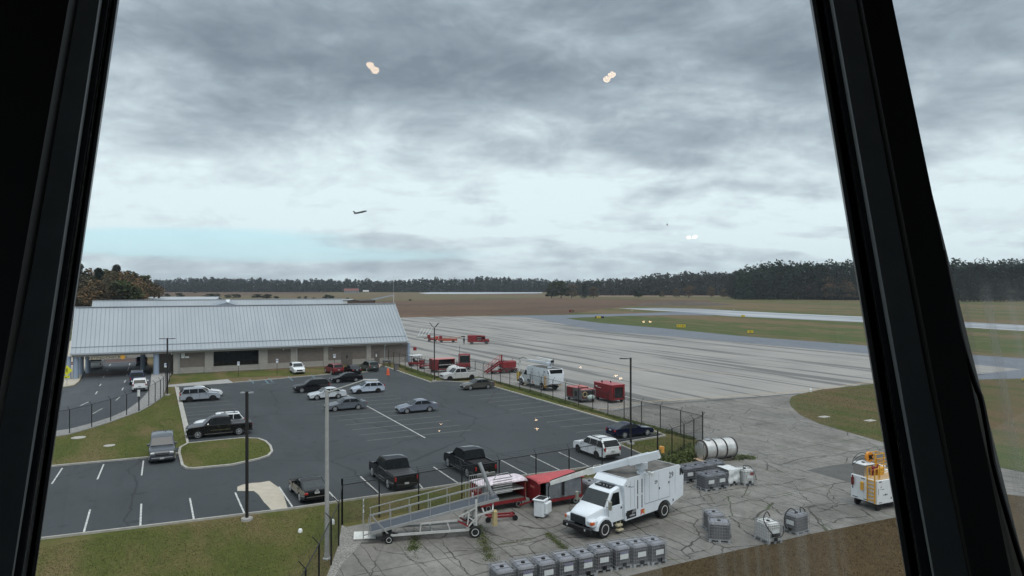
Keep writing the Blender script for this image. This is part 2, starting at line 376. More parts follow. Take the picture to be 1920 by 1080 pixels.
# apron, near pad, taxiway, runway
ap = P((747,681),(690,640),(700,600),(760,595),(923,592.5),(994,596),(1125,620.6),(1275,632),(1425,645),(1620,662.6),(1917,692.7),(1830,702),(1643,719),(1537,731),(1500,739),(1260,752),(1200,760),(1150,770),(1115,766),(1000,732),(891,704),(822,706),(770,690))
sheet('apron', ap, .012, apron_mat)
sheet('concrete_pad', P((641,985),(650,988),(790,962),(900,938),(1060,910),(1240,878),(1300,864),(1360,845),(1320,829),(1150,779),(1105,766),(1150,770),(1200,760),(1260,752),(1500,739),(1484,745),(1480,754),(1483,762),(1500,778),(1537,795),
        (1662,831),(1866,875),(2300,965),(2300,995),(1920,931),(1880,926),(1760,948),(1685,969),(1517,1002),(1465,1014),(1380,1032),(1240,1065),(1100,1100),(960,1135),(590,1180),(621,1060),(634,1024)), .008, pad_mat)
sheet('brown_turf', P((1030,1200),(1100,1100),(1240,1065),(1380,1032),(1465,1014),(1517,1002),(1685,969),(1760,948),(1880,926),(1920,931),(2300,995),(2600,1200)), .002, grass_brown)
sheet('asphalt_patch', P((1512,882),(1560,873),(1610,868),(1600,858),(1665,846),(1720,843),(1860,872),(1730,903),(1595,905)), .016, mat('patch_asphalt', (.08,.079,.075), .9, 0, .2, 1.0))
tax = P((923,592.5),(994,596),(1125,620.6),(1275,632),(1425,645),(1620,662.6),(1917,692.7),(1830,702),(1643,719),(1832,712),(2300,700),(2300,690),(1919,672),(1817,665),(1620,647.6),(1387,630),(1237,615),(1125,605.6),(1080,600),(1061,596.5),(1162,592.5),(1275,590.6),(1340,591.5),(1300,584),(1162,588.5),(1060,590.5))
sheet('taxiway', tax, .014, asphalt_taxi)
sheet('runway', P((1159,578),(1237,577.3),(1312,579),(1462,587),(1620,594),(1805,603.5),(1919,609.5),(2600,645),(2600,662),(1919,620.5),(1803,613.6),(1620,604.5),(1365,592.5),(1275,585),(1240,583)), .018, runway_mat)
sheet('turf_island', P((1481,750),(1484,744),(1500,738.7),(1537,731),(1643,719),(1832,712),(2300,700),(2300,960),(1866,875),(1662,831),(1537,795),(1500,778),(1483,762)), .02,
      grass_mat('verge_grass', (.055,.075,.022), (.085,.092,.030), (.12,.085,.046), .40, .54, .07, .02, 61))
sheet('brown_field', P((640,566),(1020,559),(1330,563),(1340,572),(1180,574),(1130,580),(1060,589.3),(915,591.4),(760,594),(640,597)), .003, grass_red)
sheet('far_field', P((250,546),(700,545),(1030,545.5),(1450,546),(1450,557),(1020,557.5),(640,563),(250,560)), .004, grass_tan)
sheet('ploughed_field', P((250,547.5),(560,546.5),(620,548.5),(600,552),(250,556)), .012, grass_red)
sheet('ploughed_field', P((1110,549),(1450,548.5),(1450,555),(1110,556)), .012, mat('stubble_field', (.22,.15,.11), .9, 0, .2, .02))
sheet('pale_sheeted_field', P((785,549.5),(820,547),(985,546),(1018,547.5),(1015,549.8),(900,551),(800,551)), .05, mat('plastic_sheeting', (.42,.46,.50), .35, 0, .25, .05))
sheet('far_lane', P((690,562),(735,553),(742,553),(705,562)), .02, asphalt_taxi)
lines('apron_guide_line', [(1095,770,1180,762),(1160,757,1500,734),(1500,734,1660,713),(1170,692,1385,702),(1095,687,1180,693)], .22, yellow_line, .022)
lines('apron_seam', [(1150,771,1210,760),(1210,760,1380,748),(1380,748,1500,738)], .45, mat('tar_seam', (.09,.09,.088), .9, 0, .3), .026)
sheet('gravel_strip', P((641,984),(652,992),(690,1003),(668,1030),(640,1060),(600,1130),(570,1180),(556,1200),(598,1118),(621,1060),(634,1024)), .016, gravel_mat)
# manhole covers and drain plates in the grass
for (x,y,r_,lab) in [(147,821,.62,'larger round concrete manhole cover in the grass, nearer the fence'),(205,836,.48,'smaller round concrete manhole cover in the grass, nearer the parked cars')]:
    b = MB(); b.lathe((0,0,0), [(r_,0),(r_,.05),(r_*.8,.055),(r_*.78,.045),(r_*.3,.05)], 20)
    o = b.build('manhole_cover', concrete); o.location = g(x,y); tag(o, lab, 'manhole cover', 'manhole covers in the lawn')
for (x,y,lab) in [(1545,782,'flat grey drain plate in the turf nearer the taxi lane'),(1631,789,'flat grey drain plate in the turf nearer the window post')]:
    o = MB().cbox(-.6,.6,-.35,.35,0,.06,.02).build('drain_plate', concrete); o.location = g(x,y,.02); o.rotation_euler.z = A; tag(o, lab, 'drain cover', 'drain plates in the turf')
# weeds growing in the pad's joints (leaf blades by the thousand, one mass each)
weed_m = mat('weed_leaf', (.085,.105,.03), .8, 0, .45, 3)
def blades(name, pts, n, h, spread, m=weed_m, kind='stuff'):
    b = MB(); r = random.Random(len(pts)*31+n)
    for i in range(int(n*2.6)):
        k = r.random()*(len(pts)-1); j = int(k); t = k-j
        sp_ = spread*.8*(.4+.6*abs(math.sin(k*5.1+n)))
        c = pts[j].lerp(pts[j+1], t)+Vector((r.gauss(0,sp_), r.gauss(0,sp_), 0))
        s = h*(.6 if h > .16 else .42)*r.uniform(.4,1.2); a = r.random()*6.28; dx = Vector((math.cos(a), math.sin(a), 0))
        top = c+Vector((r.gauss(0,s*.5), r.gauss(0,s*.5), s)); w = dx*s*.3
        b.add([c-w, c+w, top+w*.6, top-w*.6], [(0,1,2,3)])
    return struct(b.build(name, m, fix=False), kind)
blades('weeds', P((770,970),(778,1000),(776,1020),(780,1050)), 260, .09, .12)
blades('weeds', P((778,1008),(776,1025),(772,1032)), 500, .14, .28)
blades('weeds', P((898,985),(905,1010),(912,1030),(920,1052)), 1300, .12, .30)
blades('weeds', P((1025,1000),(1042,1015),(1060,1030)), 700, .12, .22)
blades('weeds', P((930,1022),(960,1018),(1000,1010)), 350, .08, .14)
blades('weeds', P((1310,900),(1325,925),(1340,945)), 260, .07, .10)
blades('weeds', P((1380,925),(1420,915),(1480,900)), 160, .06, .06)
blades('fence_weeds', P((1255,868),(1285,856),(1310,842),(1335,838)), 2600, .45, .75)
blades('fence_weeds', P((1375,862),(1392,858),(1410,860)), 600, .28, .35)
blades('fence_weeds', P((900,708),(1000,738),(1090,765),(1180,790),(1250,809),(1300,824)), 4200, .20, .35)
blades('fence_weeds', P((745,686),(790,702),(822,709),(890,706)), 1500, .28, .4)

# open cracks across the old pad, followed one by one
def crack_lines(name, lst, m):
    b = MB(); r = random.Random(42)
    for pts, w in lst:
        P_ = P(*pts)
        for _ in range(4):
            Q_ = [P_[0]]
            for a_, c_ in zip(P_, P_[1:]):
                L_ = (c_-a_).length; mm = (a_+c_)/2+Vector((r.gauss(0,.07)*L_, r.gauss(0,.07)*L_, 0)); Q_ += [mm, c_]
            P_ = Q_
        for a_, c_ in zip(P_, P_[1:]): seg(b, a_, c_, w*r.uniform(.15,.85), .022+r.uniform(0,.002))
    return struct(b.build(name, m, fix=False))
crack_lines('pad_cracks', [([(1285,937),(1345,925),(1420,910),(1512,897)],.10),([(1426,938),(1448,950),(1466,966)],.10),([(1366,968),(1400,1000),(1436,1022)],.11),([(1517,963),(1555,955),(1591,945)],.11),([(1520,988),(1570,975),(1625,968)],.08),
  ([(970,985),(1000,990),(1019,992)],.09),([(936,1017),(1000,1010),(1019,1003)],.10),([(832,1038),(890,1033),(925,1028)],.08),([(953,1044),(985,1040),(1019,1035)],.08),([(980,988),(1010,991),(1062,980)],.10),([(1061,1008),(1110,1006),(1157,1000),(1235,982)],.10),
  ([(1190,1000),(1253,1010),(1290,1025),(1302,1036)],.09),([(1300,998),(1340,1000),(1372,1003)],.08),([(1250,965),(1290,950),(1330,945),(1375,930)],.08),([(1290,905),(1312,925),(1336,950)],.07),([(1340,950),(1380,945),(1426,938),(1470,930),(1510,925)],.06),
  ([(1459,872),(1560,852),(1664,836),(1700,828)],.10),([(1459,874),(1560,854.5),(1664,838.5)],.06),([(1405,850),(1459,872),(1520,888)],.07),([(1180,800),(1260,790),(1340,800),(1420,795),(1530,800)],.07),([(1350,800),(1400,815),(1470,825),(1520,830)],.06),([(1480,770),(1500,790),(1485,805)],.06),
  ([(1290,1040),(1330,1012),(1380,1018)],.06),([(700,1025),(760,1040),(800,1062)],.05),([(880,1050),(930,1060),(960,1075)],.07),([(1540,905),(1590,925),(1640,935)],.06),([(1480,905),(1500,925),(1530,950),(1560,958)],.07),([(1100,1020),(1160,1030),(1230,1036)],.06)],
  mat('crack_fill', (.022,.021,.018), .95, 0, .5, .8))
sheet('oil_stain', P((1040,960),(1090,965),(1150,985),(1200,990),(1180,1000),(1120,1008),(1060,1000),(1015,985),(1000,968)), .019, mat('oil_stained_concrete', (.085,.08,.072), .85, 0, .45, 1.2)) if False else None

def inside(p, poly):
    c = False; j = len(poly)-1
    for i in range(len(poly)):
        a_, b_ = poly[i], poly[j]
        if (a_.y > p.y) != (b_.y > p.y) and p.x < (b_.x-a_.x)*(p.y-a_.y)/(b_.y-a_.y)+a_.x: c = not c
        j = i
    return c
def tufts(name, poly, n, h, m, z=0.0, w=.5):
    r = random.Random(n); b = MB(); xs = [p.x for p in poly]; ys = [p.y for p in poly]; k_ = 0
    while k_ < n:
        p = Vector((r.uniform(min(xs), max(xs)), r.uniform(min(ys), max(ys)), z))
        if not inside(p, poly): continue
        k_ += 1; s_ = h*.62*r.uniform(.4,1.4); a_ = r.random()*6.28; d = Vector((math.cos(a_), math.sin(a_), 0))*s_*w; t_ = p+Vector((r.gauss(0,s_*.4), r.gauss(0,s_*.4), s_))
        b.add([p-d, p+d, t_+d*.3], [(0,1,2)])
    return struct(b.build(name, m, fix=False), 'stuff')
tuft_m = mat('grass_blades', (.125,.132,.038), .95, 0, .28, .9); tuft_b = mat('dry_grass_blades', (.155,.128,.062), .95, 0, .28, .9)
nl = P((60,1080),(60,1030),(270,993),(450,971),(540,960),(638,945),(638,984),(631,1024),(618,1060),(600,1090))
tufts('grass', nl, 16000, .075, tuft_m); tufts('grass', nl, 9000, .065, tuft_b)
tufts('grass', isl, 3500, .08, tuft_m, .11); tufts('grass', P((94,872),(275,855),(348,830),(340,780),(329,735),(262,775),(130,817),(96,826)), 9000, .09, tuft_m)
tufts('dry_grass', P((1190,1085),(1240,1066),(1380,1033),(1465,1015),(1517,1003),(1685,970),(1700,1085)), 15000, .075, mat('brown_blades', (.115,.082,.044), .95, 0, .28, .8))
tufts('grass', P((645,980),(645,946),(787,923),(866,911),(1072,885),(1140,875),(1060,908),(900,936),(790,960)), 6000, .08, tuft_b)
tufts('grass', P((1204,853),(1160,834),(1247,820),(1310,829),(1350,845),(1290,868),(1240,878)), 5000, .10, tuft_m)
tufts('grass', P((1486,750),(1500,742),(1537,734),(1643,722),(1680,840),(1662,829),(1537,793),(1502,777)), 9000, .10, tuft_b, .02)
# ------------------------------------------------------------ terminal building
roof_k = NT('standing_seam_roof')
n1 = roof_k.noise(.25, .1, 3, 4)
seam = roof_k.line(0, .61, .07); rc = roof_k.mix(roof_k.ramp(n1, .3, .7), (.27, .30, .325), (.325, .352, .375))
rc = roof_k.mix(roof_k.math('MULTIPLY', seam, .25), rc, (.09, .12, .15))
roof_m = roof_k.done(rc, .42, None, spec=.5); roof_k.b.inputs['Metallic'].default_value = .25
def block_mat(name, c1, c2, c3, bw, bh):
    k = NT(name); sp = k.n('ShaderNodeSeparateXYZ'); k.l(k.pos, sp.inputs[0]); cb = k.n('ShaderNodeCombineXYZ')
    k.l(sp.outputs[0], cb.inputs[0]); k.l(sp.outputs[2], cb.inputs[1])
    br = k.n('ShaderNodeTexBrick'); k.l(cb.outputs[0], br.inputs['Vector']); br.inputs['Scale'].default_value = 1
    br.inputs['Brick Width'].default_value = bw; br.inputs['Row Height'].default_value = bh; br.inputs['Mortar Size'].default_value = .012
    for nm, c in (('Color1', c1), ('Color2', c2), ('Mortar', c3)): br.inputs[nm].default_value = (*c, 1)
    n = k.noise(1, 1, 2); return k.done(k.mix(k.ramp(n, .3, .7, 0, .3), br.outputs['Color'], tuple(x*.7 for x in c1)), .9, None)
brick_brown = block_mat('brown_block', (.20,.172,.155), (.165,.142,.128), (.12,.11,.10), .4, .2)
block_light = block_mat('pale_block', (.37,.35,.32), (.33,.31,.285), (.24,.23,.22), .8, .4)
fascia_m = mat('fascia_metal', (.36,.39,.42), .5, .3, .08)
soffit_m = mat('soffit', (.25,.25,.25), .8)
column_m = mat('blue_grey_column', (.27,.33,.42), .55, 0, .1)
door_m = mat('brown_door', (.085,.075,.07), .5, 0, .1)
white_sign = mat('white_sign', (.75,.76,.76), .5, 0, .05)
EZ = 4.0
eL = g(133, 663, EZ); eR = g(767, 640, EZ)
uL, vE = to_uv((eL+eR)/2); uL = to_uv(eL)[0]; uR = to_uv(eR)[0]
vE = (to_uv(eL)[1]+to_uv(eR)[1])/2
HALF, RISE = 8.1, 6.9
wl = g(336,705); wr = g(615,690); vW = (to_uv(wl)[1]+to_uv(wr)[1])/2; vW = max(vW, vE+.9)
term = thing('terminal_building', 'long pale-block terminal with blue-grey standing seam gable roof and drive-through canopy', 'terminal', uv(uL, vE, 0), A)
T = lambda u, v, z=0: Vector((u-uL, v-vE, z))       # terminal's own coordinates
def tb(name, m, fn, smooth=False):
    b = MB(); fn(b); return b.build(name, m, term, smooth)
Lr = uR-uL
def roof(b):
    t = .18
    # front pitch, back pitch and thickness as one folded slab
    prof = [(0,EZ),(HALF,EZ+RISE),(2*HALF,EZ),(2*HALF,EZ-t),(HALF,EZ+RISE-t*1.3),(0,EZ-t)]
    n = 6; vs = [(0,y,z) for y,z in prof]+[(Lr,y,z) for y,z in prof]
    b.add(vs, [(0,1,4,5),(1,2,3,4),(6,11,10,7),(7,10,9,8)]+[(i,(i+1)%n,n+(i+1)%n,n+i) for i in range(n)])
rf = tb('roof', roof_m, roof)
def seams(b):
    n = int(Lr/.61)
    for i in range(n+1):
        x = min(.03+i*.61, Lr-.03)
        b.add([(x-.022,0,EZ+.005),(x+.022,0,EZ+.005),(x+.022,HALF,EZ+RISE+.005),(x-.022,HALF,EZ+RISE+.005),(x-.022,0,EZ+.06),(x+.022,0,EZ+.06),(x+.022,HALF,EZ+RISE+.06),(x-.022,HALF,EZ+RISE+.06)],
              [(4,5,6,7),(0,4,7,3),(1,2,6,5),(0,1,5,4)])
MBs = MB(); seams(MBs); MBs.build('roof_seam', mat('seam_metal', (.19,.22,.25), .5, .2, .05), rf)
MB().box(-.05,Lr+.05,HALF-.22,HALF+.22,EZ+RISE-.03,EZ+RISE+.09).build('ridge_cap', fascia_m, rf)
sl = RISE/HALF
for x in (-.07, Lr-.05):
    b = MB()
    b.add([(x,-.02,EZ-.25),(x+.12,-.02,EZ-.25),(x+.12,HALF,EZ+RISE-.2),(x,HALF,EZ+RISE-.2),(x,-.02,EZ+.09),(x+.12,-.02,EZ+.09),(x+.12,HALF,EZ+RISE+.13),(x,HALF,EZ+RISE+.13)],
          [(0,1,2,3),(4,5,6,7),(0,4,7,3),(1,2,6,5),(0,1,5,4),(3,2,6,7)])
    b.build('rake_trim', fascia_m, rf)
b = MB(); b.bar((0, .95, EZ+.95*sl+.10), (Lr, .95, EZ+.95*sl+.10), .05, .06); b.build('snow_guard', mat('snow_guard_metal', (.2,.23,.27), .5, .4), rf)
tb('gutter', fascia_m, lambda b: b.box(-.05,Lr+.05,-.16,-.003,EZ-.22,EZ+.02))
tb('fascia_beam', block_light, lambda b: b.box(.1,Lr-.1,.25,.75,EZ-.55,EZ-.20))
tb('soffit', soffit_m, lambda b: b.box(.1,Lr-.1,.753,2*HALF-.2,EZ-.40,EZ-.19))
wv = vW-vE; uw0 = u_at(326, vW)-uL; uw1 = u_at(764, vW)-uL
tb('wall', block_light, lambda b: (b.box(uw0,uw1,wv,wv+.3,0,1.0), b.box(uw0,uw1,wv+.03,wv+.3,1.0,EZ-.4), b.box(uw1-.3,uw1,wv+.3,2*HALF-1.2,0,EZ-.4), b.box(uw0,uw1,2*HALF-1.4,2*HALF-1.1,0,EZ-.4),
   b.box(uw0,uw0+.3,wv+.3,2*HALF-1.4,0,EZ-.4)))
def wx(px): return u_at(px, vW)-uL
def wz(py, px): X = uv(u_at(px, vW), vW); return HC-(py-YH)*X.y/F
tb('gable_wall', brick_brown, lambda b: b.add([(uw1-.29,wv,EZ-.4),(uw1-.29,2*HALF-1.2,EZ-.4),(uw1-.29,HALF+.2,EZ+RISE-.9),(uw1-.02,wv,EZ-.4),(uw1-.02,2*HALF-1.2,EZ-.4),(uw1-.02,HALF+.2,EZ+RISE-.9)],[(0,1,2),(3,4,5),(0,1,4,3),(1,2,5,4),(2,0,3,5)]))
for (a, c) in [(338,383),(502,544),(558.5,606),(616,686),(696,720),(722.5,761)]:
    tb('brick_panel', brick_brown, lambda b: b.box(wx(a),wx(c),wv-.02,wv+.02,1.0,EZ-.62))
for (a, c) in [(325,337),(384,400),(485,501.5),(545,557),(606.5,615),(687,695)]:
    tb('pilaster', block_light, lambda b: b.box(wx(a),wx(c),wv-.14,wv-.003,0,EZ-.45))
f = tb('window', black_m, lambda b: b.box(wx(400.5),wx(484.5),wv-.06,wv-.004,1.0,EZ-.55))
def wfr(b):
    x0, x1 = wx(400.5), wx(484.5)
    b.box(x0+.06,x1-.06,wv-.066,wv-.062,1.06,EZ-.61)
wfr_b = MB(); wfr(wfr_b); wfr_b.build('pane', mat('tinted_glass', (.006,.007,.008), .08, 0, .1, spec=.4), f)
bb = MB()
for i in range(1,6):
    x = wx(400.5)+(wx(484.5)-wx(400.5))*i/6; bb.box(x-.022,x+.022,wv-.09,wv-.068,1.05,EZ-.6)
bb.build('mullion', black_m, f)
for (a, c, z, nl) in [(640,660.5,2.3,2),(702,711.5,2.25,1)]:
    d = tb('door', door_m, lambda b: b.box(wx(a),wx(c),wv-.05,wv-.022,.02,z))
    q = MB(); w_ = (wx(c)-wx(a))/nl
    for i in range(nl): q.box(wx(a)+i*w_+.06,wx(a)+(i+1)*w_-.04,wv-.075,wv-.052,.05,z-.08)
    q.build('door_leaf', mat('door_leaf_paint', (.115,.10,.09), .5), d)
    MB().box(wx(c)-.75*w_ if nl==1 else wx(c)-w_-.12, wx(c)-.55*w_ if nl==1 else wx(c)-w_+.12, wv-.082,wv-.077,1.25,1.75).build('door_glass' if nl==2 else 'notice', dark_void if nl==2 else white_sign, d)
    MB().box(wx(c)-w_+.1,wx(c)-w_+.2,wv-.11,wv-.077,.95,1.15).build('handle', chrome, d)
for px in (335.5, 556, 720.7, 763):
    tb('downspout', fascia_m if px != 556 else mat('pale_pipe', (.5,.5,.5), .5), lambda b: b.tube((wx(px),wv-.2,.05),(wx(px),wv-.2,EZ-.45),.05,8))
for px in (322, 531, 722, 757):
    d = tb('wall_light', white_sign if px != 757 else galv, lambda b: b.cbox(wx(px)-.12,wx(px)+.12,wv-.3,wv-.145,EZ-.75,EZ-.6,.02))
sg = tb('letter_sign', white_sign, lambda b: b.box(wx(340),wx(346.2),wv-.06,wv-.023,2.55,3.3))
lettering('T', .62, mat('sign_grey_letter', (.2,.2,.2)), sg, ((wx(340)+wx(346.2))/2, wv-.064, 2.92), (R(90),0,0))
sg = tb('small_sign', white_sign, lambda b: b.box(wx(347.3),wx(354.5),wv-.05,wv-.023,2.55,2.8))
tb('wall_vent', galv, lambda b: b.box(wx(618.5),wx(623.5),wv-.05,wv-.023,3.0,3.15))
tb('corner_column', column_m, lambda b: b.lathe((uw1+.15,wv-.25,0), [(.30,0),(.30,EZ-.4)], 20), True)
# canopy columns
for px, back in ((293,0.35),(142,0.35),(152,6.0),(128,.2),(268,8.0),(165,9.0)):
    u_ = u_at(px, vE+back+.4)-uL; r_ = .42 if px in (142,152) else (.46 if px==293 else .42)
    b = MB(); b.lathe((u_,back+.4,0), [(r_*1.0,0),(r_*.94,.02),(r_*.94,EZ-.42)], 20); b.build('column', column_m, term, True)
tb('passage_wall', mat('plain_brown_wall', (.20,.175,.155), .9), lambda b: (b.box(u_at(297,vW+3.5)-uL, uw0-.003, wv+3.5, wv+3.8, 0, EZ-.42)))  # one even brown, the wall's own colour
# hanging sign at the canopy mouth
sgn = tb('canopy_sign', mat('tan_sign', (.42,.37,.29), .6), lambda b: b.box(u_at(167,vE+.2)-uL, u_at(236,vE+.2)-uL, .12,.245, EZ-1.05, EZ-.5))
um = u_at(195,vE+.1)-uL
lettering('TICKETING/CHECK IN', .55, dark_void, sgn, (um, .112, EZ-.80), (R(90),0,0), 1.15)
q = MB(); q.lathe((u_at(230,vE)-uL,0.05,EZ-.80), [(.36,0),(.36,.05)], 20, 'y'); q.build('sign_disc', mat('disc_orange', (.62,.32,.05), .5), sgn)

# the wing behind, one ridge taller
def gable(name, label, x0, x1, yp0, yp1, zr, ze, half, m, cat='building', wall=block_light):
    a = atYz(x0, yp0, zr); c = atYz(x1, yp1, zr)
    d = Vector((c.x-a.x, c.y-a.y, 0)); L = d.length; rz = math.atan2(d.y, d.x)
    t = thing(name, label, cat, (a.x, a.y, 0), rz)
    b = MB(); b.prism([(0,0)],0,0) if False else None
    k = .2
    prof = [(-half,ze),(0,zr),(half,ze),(half,ze-k),(0,zr-k),(-half,ze-k)]
    vs = [(-.5,y,z) for y,z in prof]+[(L+.5,y,z) for y,z in prof]
    b.add(vs, [(0,1,4,5),(1,2,3,4),(6,11,10,7),(7,10,9,8)]+[(i,(i+1)%6,6+(i+1)%6,6+i) for i in range(6)])
    rf = b.build('roof', m, t)
    q = MB(); q.add([(x,y,z) for x in (0,L) for y,z in ((-half+.5,0),(half-.5,0),(half-.5,ze-.25),(0,zr-.5),(-half+.5,ze-.25))], [(0,1,2,3,4),(9,8,7,6,5),(0,5,6,1),(4,9,5,0),(1,6,7,2)])
    q.build('wall', wall, t)
    return t, rf, L
def atYz(px, py, z):
    Y = F*(HC-z)/(py-YH); return Vector(((px-960)/F*Y, Y, z))
t2, rf2, L2 = gable('terminal_wing', 'rear terminal wing whose long ridge shows just above the front roof', 179, 637.5, 563.7, 560.2, 11.35, 4.2, 8.6, roof_m, 'terminal')
MB().box(-.5,L2+.5,-.15,.15,11.33,11.45).build('ridge_cap', fascia_m, rf2)
# the little cross gable on that roof
uo = L2*.50
MB().add([(uo-5,-6.5,9.6),(uo+5,-6.5,9.6),(uo,-6.5,10.85),(uo,-.8,11.3),(uo-1,-.8,11.0),(uo+1,-.8,11.0)], [(0,1,2),(0,2,3,4),(1,5,3,2)]).build('cross_gable', mat('dormer_roof', (.25,.29,.33), .5, .2), rf2)
b = MB(); b.add([(uo,-6.6,10.95),(uo+.45,-6.6,10.85),(uo+5.1,-6.6,9.7),(uo+4.6,-6.6,9.6),(uo+.9,-.6,11.38),(uo,-.6,11.38)], [(0,1,2,3),(0,1,4,5)]); b.build('gable_trim', white_paint, rf2)
gable('hangar', 'low pale metal hangar roof rising behind the terminal wing', 277, 409, 556.6, 556.2, 9.9, 7.2, 16, mat('hangar_roof', (.36,.39,.41), .6, .1, .1), 'hangar', white_paint)
gable('service_building', 'small grey flat-roofed shed beyond the terminal ridge end', 640, 662, 560.5, 560.5, 4.0, 3.2, 4, galv, 'shed', white_paint)
gable('long_shed', 'low dark brown shed beside the lane past the terminal', 663, 692, 562, 561, 3.6, 2.8, 6, mat('brown_shed_roof', (.06,.045,.035), .8), 'shed', mat('brown_shed_wall', (.12,.08,.06), .8))

# distant houses
def house(px, py, w, h, wallc, roofc, label, Y=None):
    p = g(px, py); t = thing('house', label, 'house', (p.x,p.y,0), math.atan2(-p.x, p.y)*.6, 'distant houses')
    W = w*p.y/F; Hh = h*p.y/F; D = W*.5
    MB().box(-W/2,W/2,-D/2,D/2,0,Hh*.58).build('wall', mat('house_wall_'+wallc, HC_[wallc], .8), t)
    b = MB(); b.add([(x,y,z) for x in (-W/2-.4,W/2+.4) for y,z in ((-D/2-.5,Hh*.55),(0,Hh),(D/2+.5,Hh*.55),(0,Hh*.62))], [(0,1,3),(1,2,3),(4,7,5),(5,7,6),(0,4,5,1),(1,5,6,2),(0,3,7,4),(3,2,6,7)])
    b.build('roof', mat('house_roof_'+roofc, HC_[roofc], .8), t)
    nw = max(2,min(5,int(W/5)))
    for i in range(nw): x = -W/2+W*(i+.5)/nw; MB().box(x-.5,x+.5,-D/2-.04,-D/2-.003,Hh*.18,Hh*.42).build('window', dark_void, t)
    return t
HC_ = {'white': (.62,.62,.6), 'tan': (.33,.28,.20), 'red': (.17,.06,.05), 'grey': (.25,.25,.26), 'pale': (.42,.42,.40), 'dark': (.07,.06,.06)}
for a in [(297,545.5,12,4.5,'white','grey','white cottage at the end of the autumn wood'), (350,546,34,6,'tan','pale','long tan house with a pale roof left of its neighbour'),
          (382,545.5,30,8.5,'tan','pale','taller tan house with a broad pale roof, against dark woods'), (659,550,26,9,'grey','red','red-roofed open barn left of the white houses'),
          (686,550,10,6,'tan','pale','small tan gabled house right of the red barn'), (704,547,10,6,'white','grey','narrow white gabled house before the tree line'),
          (719,546.5,13,5,'white','grey','low white house right of the narrow one'), (741,546.5,9,4,'white','pale','small white house behind the mast'),
          (757,546,7,9,'white','white','tall narrow white building right of the mast'), (826,547,5,4,'white','white','tiny white house left of the pale sheeted field'),
          (851,547.5,13,4.5,'pale','tan','pale low house beyond the sheeted field'), (904,546.5,8,5,'tan','white','small pale-roofed house beyond the middle of the sheeted field'),
          (923,546.5,4,4,'white','white','tiny white shed right of the small pale-roofed house')]:
    house(*a)
# masts
def mast(px, pyb, pyt, r, label, m=galv):
    p = g(px, pyb); z = HC-(pyt-YH)*p.y/F
    t = thing('radio_mast', label, 'mast', p)
    MB().tube((0,0,0),(0,0,z*.55),r,8).build('pole', m, t); MB().tube((0,0,z*.55),(0,0,z),r*.4,6).build('antenna', m, t)
    MB().box(-.5,.5,-.05,.05,z*.5,z*.5+.08).build('crossarm', m, t)
mast(738, 600, 514, .11, 'thin white radio mast behind the right end of the terminal ridge', mat('mast_white', (.5,.5,.5), .5))
mast(409.5, 575, 540, .06, 'thin grey mast behind the hangar roof')
# ------------------------------------------------------------ cars and pickups
def paint(name, c, metal=.0, rough=.32): return mat('car_paint_'+name, c, .5, metal, .05, 2, coat=1.0, spec=(.0 if max(c)<.03 else .2), coat_ior=1.40)
PA = dict(white=paint('white',(.72,.74,.75)), black=paint('black',(.008,.008,.010)), red=paint('red',(.16,.008,.012)), darkgreen=paint('green',(.05,.065,.06),.3),
    silver=paint('silver',(.56,.59,.62),.25), lightblue=paint('ice',(.42,.47,.55),.25), grey=paint('grey',(.13,.145,.165),.4), bluegrey=paint('blue_grey',(.17,.19,.235),.4),
    olive=paint('olive',(.09,.088,.08),.4), navy=paint('navy',(.006,.009,.028)), slate=paint('slate',(.055,.062,.075),.3), lgrey=paint('light_grey',(.30,.325,.36),.4),
    blue=paint('blue',(.015,.028,.07),.2), offwhite=paint('offwhite',(.46,.465,.46)))
DIM = {  # L W H wheelbase r belt hood-z cowl-x rear-base-x , tail style
 'sedan': dict(L=4.7,W=1.82,H=1.45,wb=2.72,r=.33,belt=.95,hood=.80,cowl=.95,rb=-1.85,rf=.15,rr=-1.05,deck=.98),
 'coupe': dict(L=4.6,W=1.84,H=1.38,wb=2.68,r=.34,belt=.93,hood=.82,cowl=.75,rb=-1.9,rf=-.05,rr=-.9,deck=.98),
 'hatch': dict(L=4.4,W=1.78,H=1.50,wb=2.65,r=.33,belt=.97,hood=.84,cowl=1.0,rb=-2.1,rf=.2,rr=-1.5,deck=1.0),
 'suv': dict(L=4.65,W=1.88,H=1.72,wb=2.72,r=.37,belt=1.10,hood=1.0,cowl=.95,rb=-2.27,rf=.25,rr=-1.85,deck=1.1),
 'bigsuv': dict(L=5.15,W=2.0,H=1.88,wb=2.95,r=.40,belt=1.20,hood=1.14,cowl=1.05,rb=-2.53,rf=.45,rr=-2.3,deck=1.2),
 'pickup': dict(L=5.85,W=2.02,H=1.93,wb=3.65,r=.41,belt=1.22,hood=1.14,cowl=1.35,rb=-.98,rf=.72,rr=-.80,deck=1.14),
}
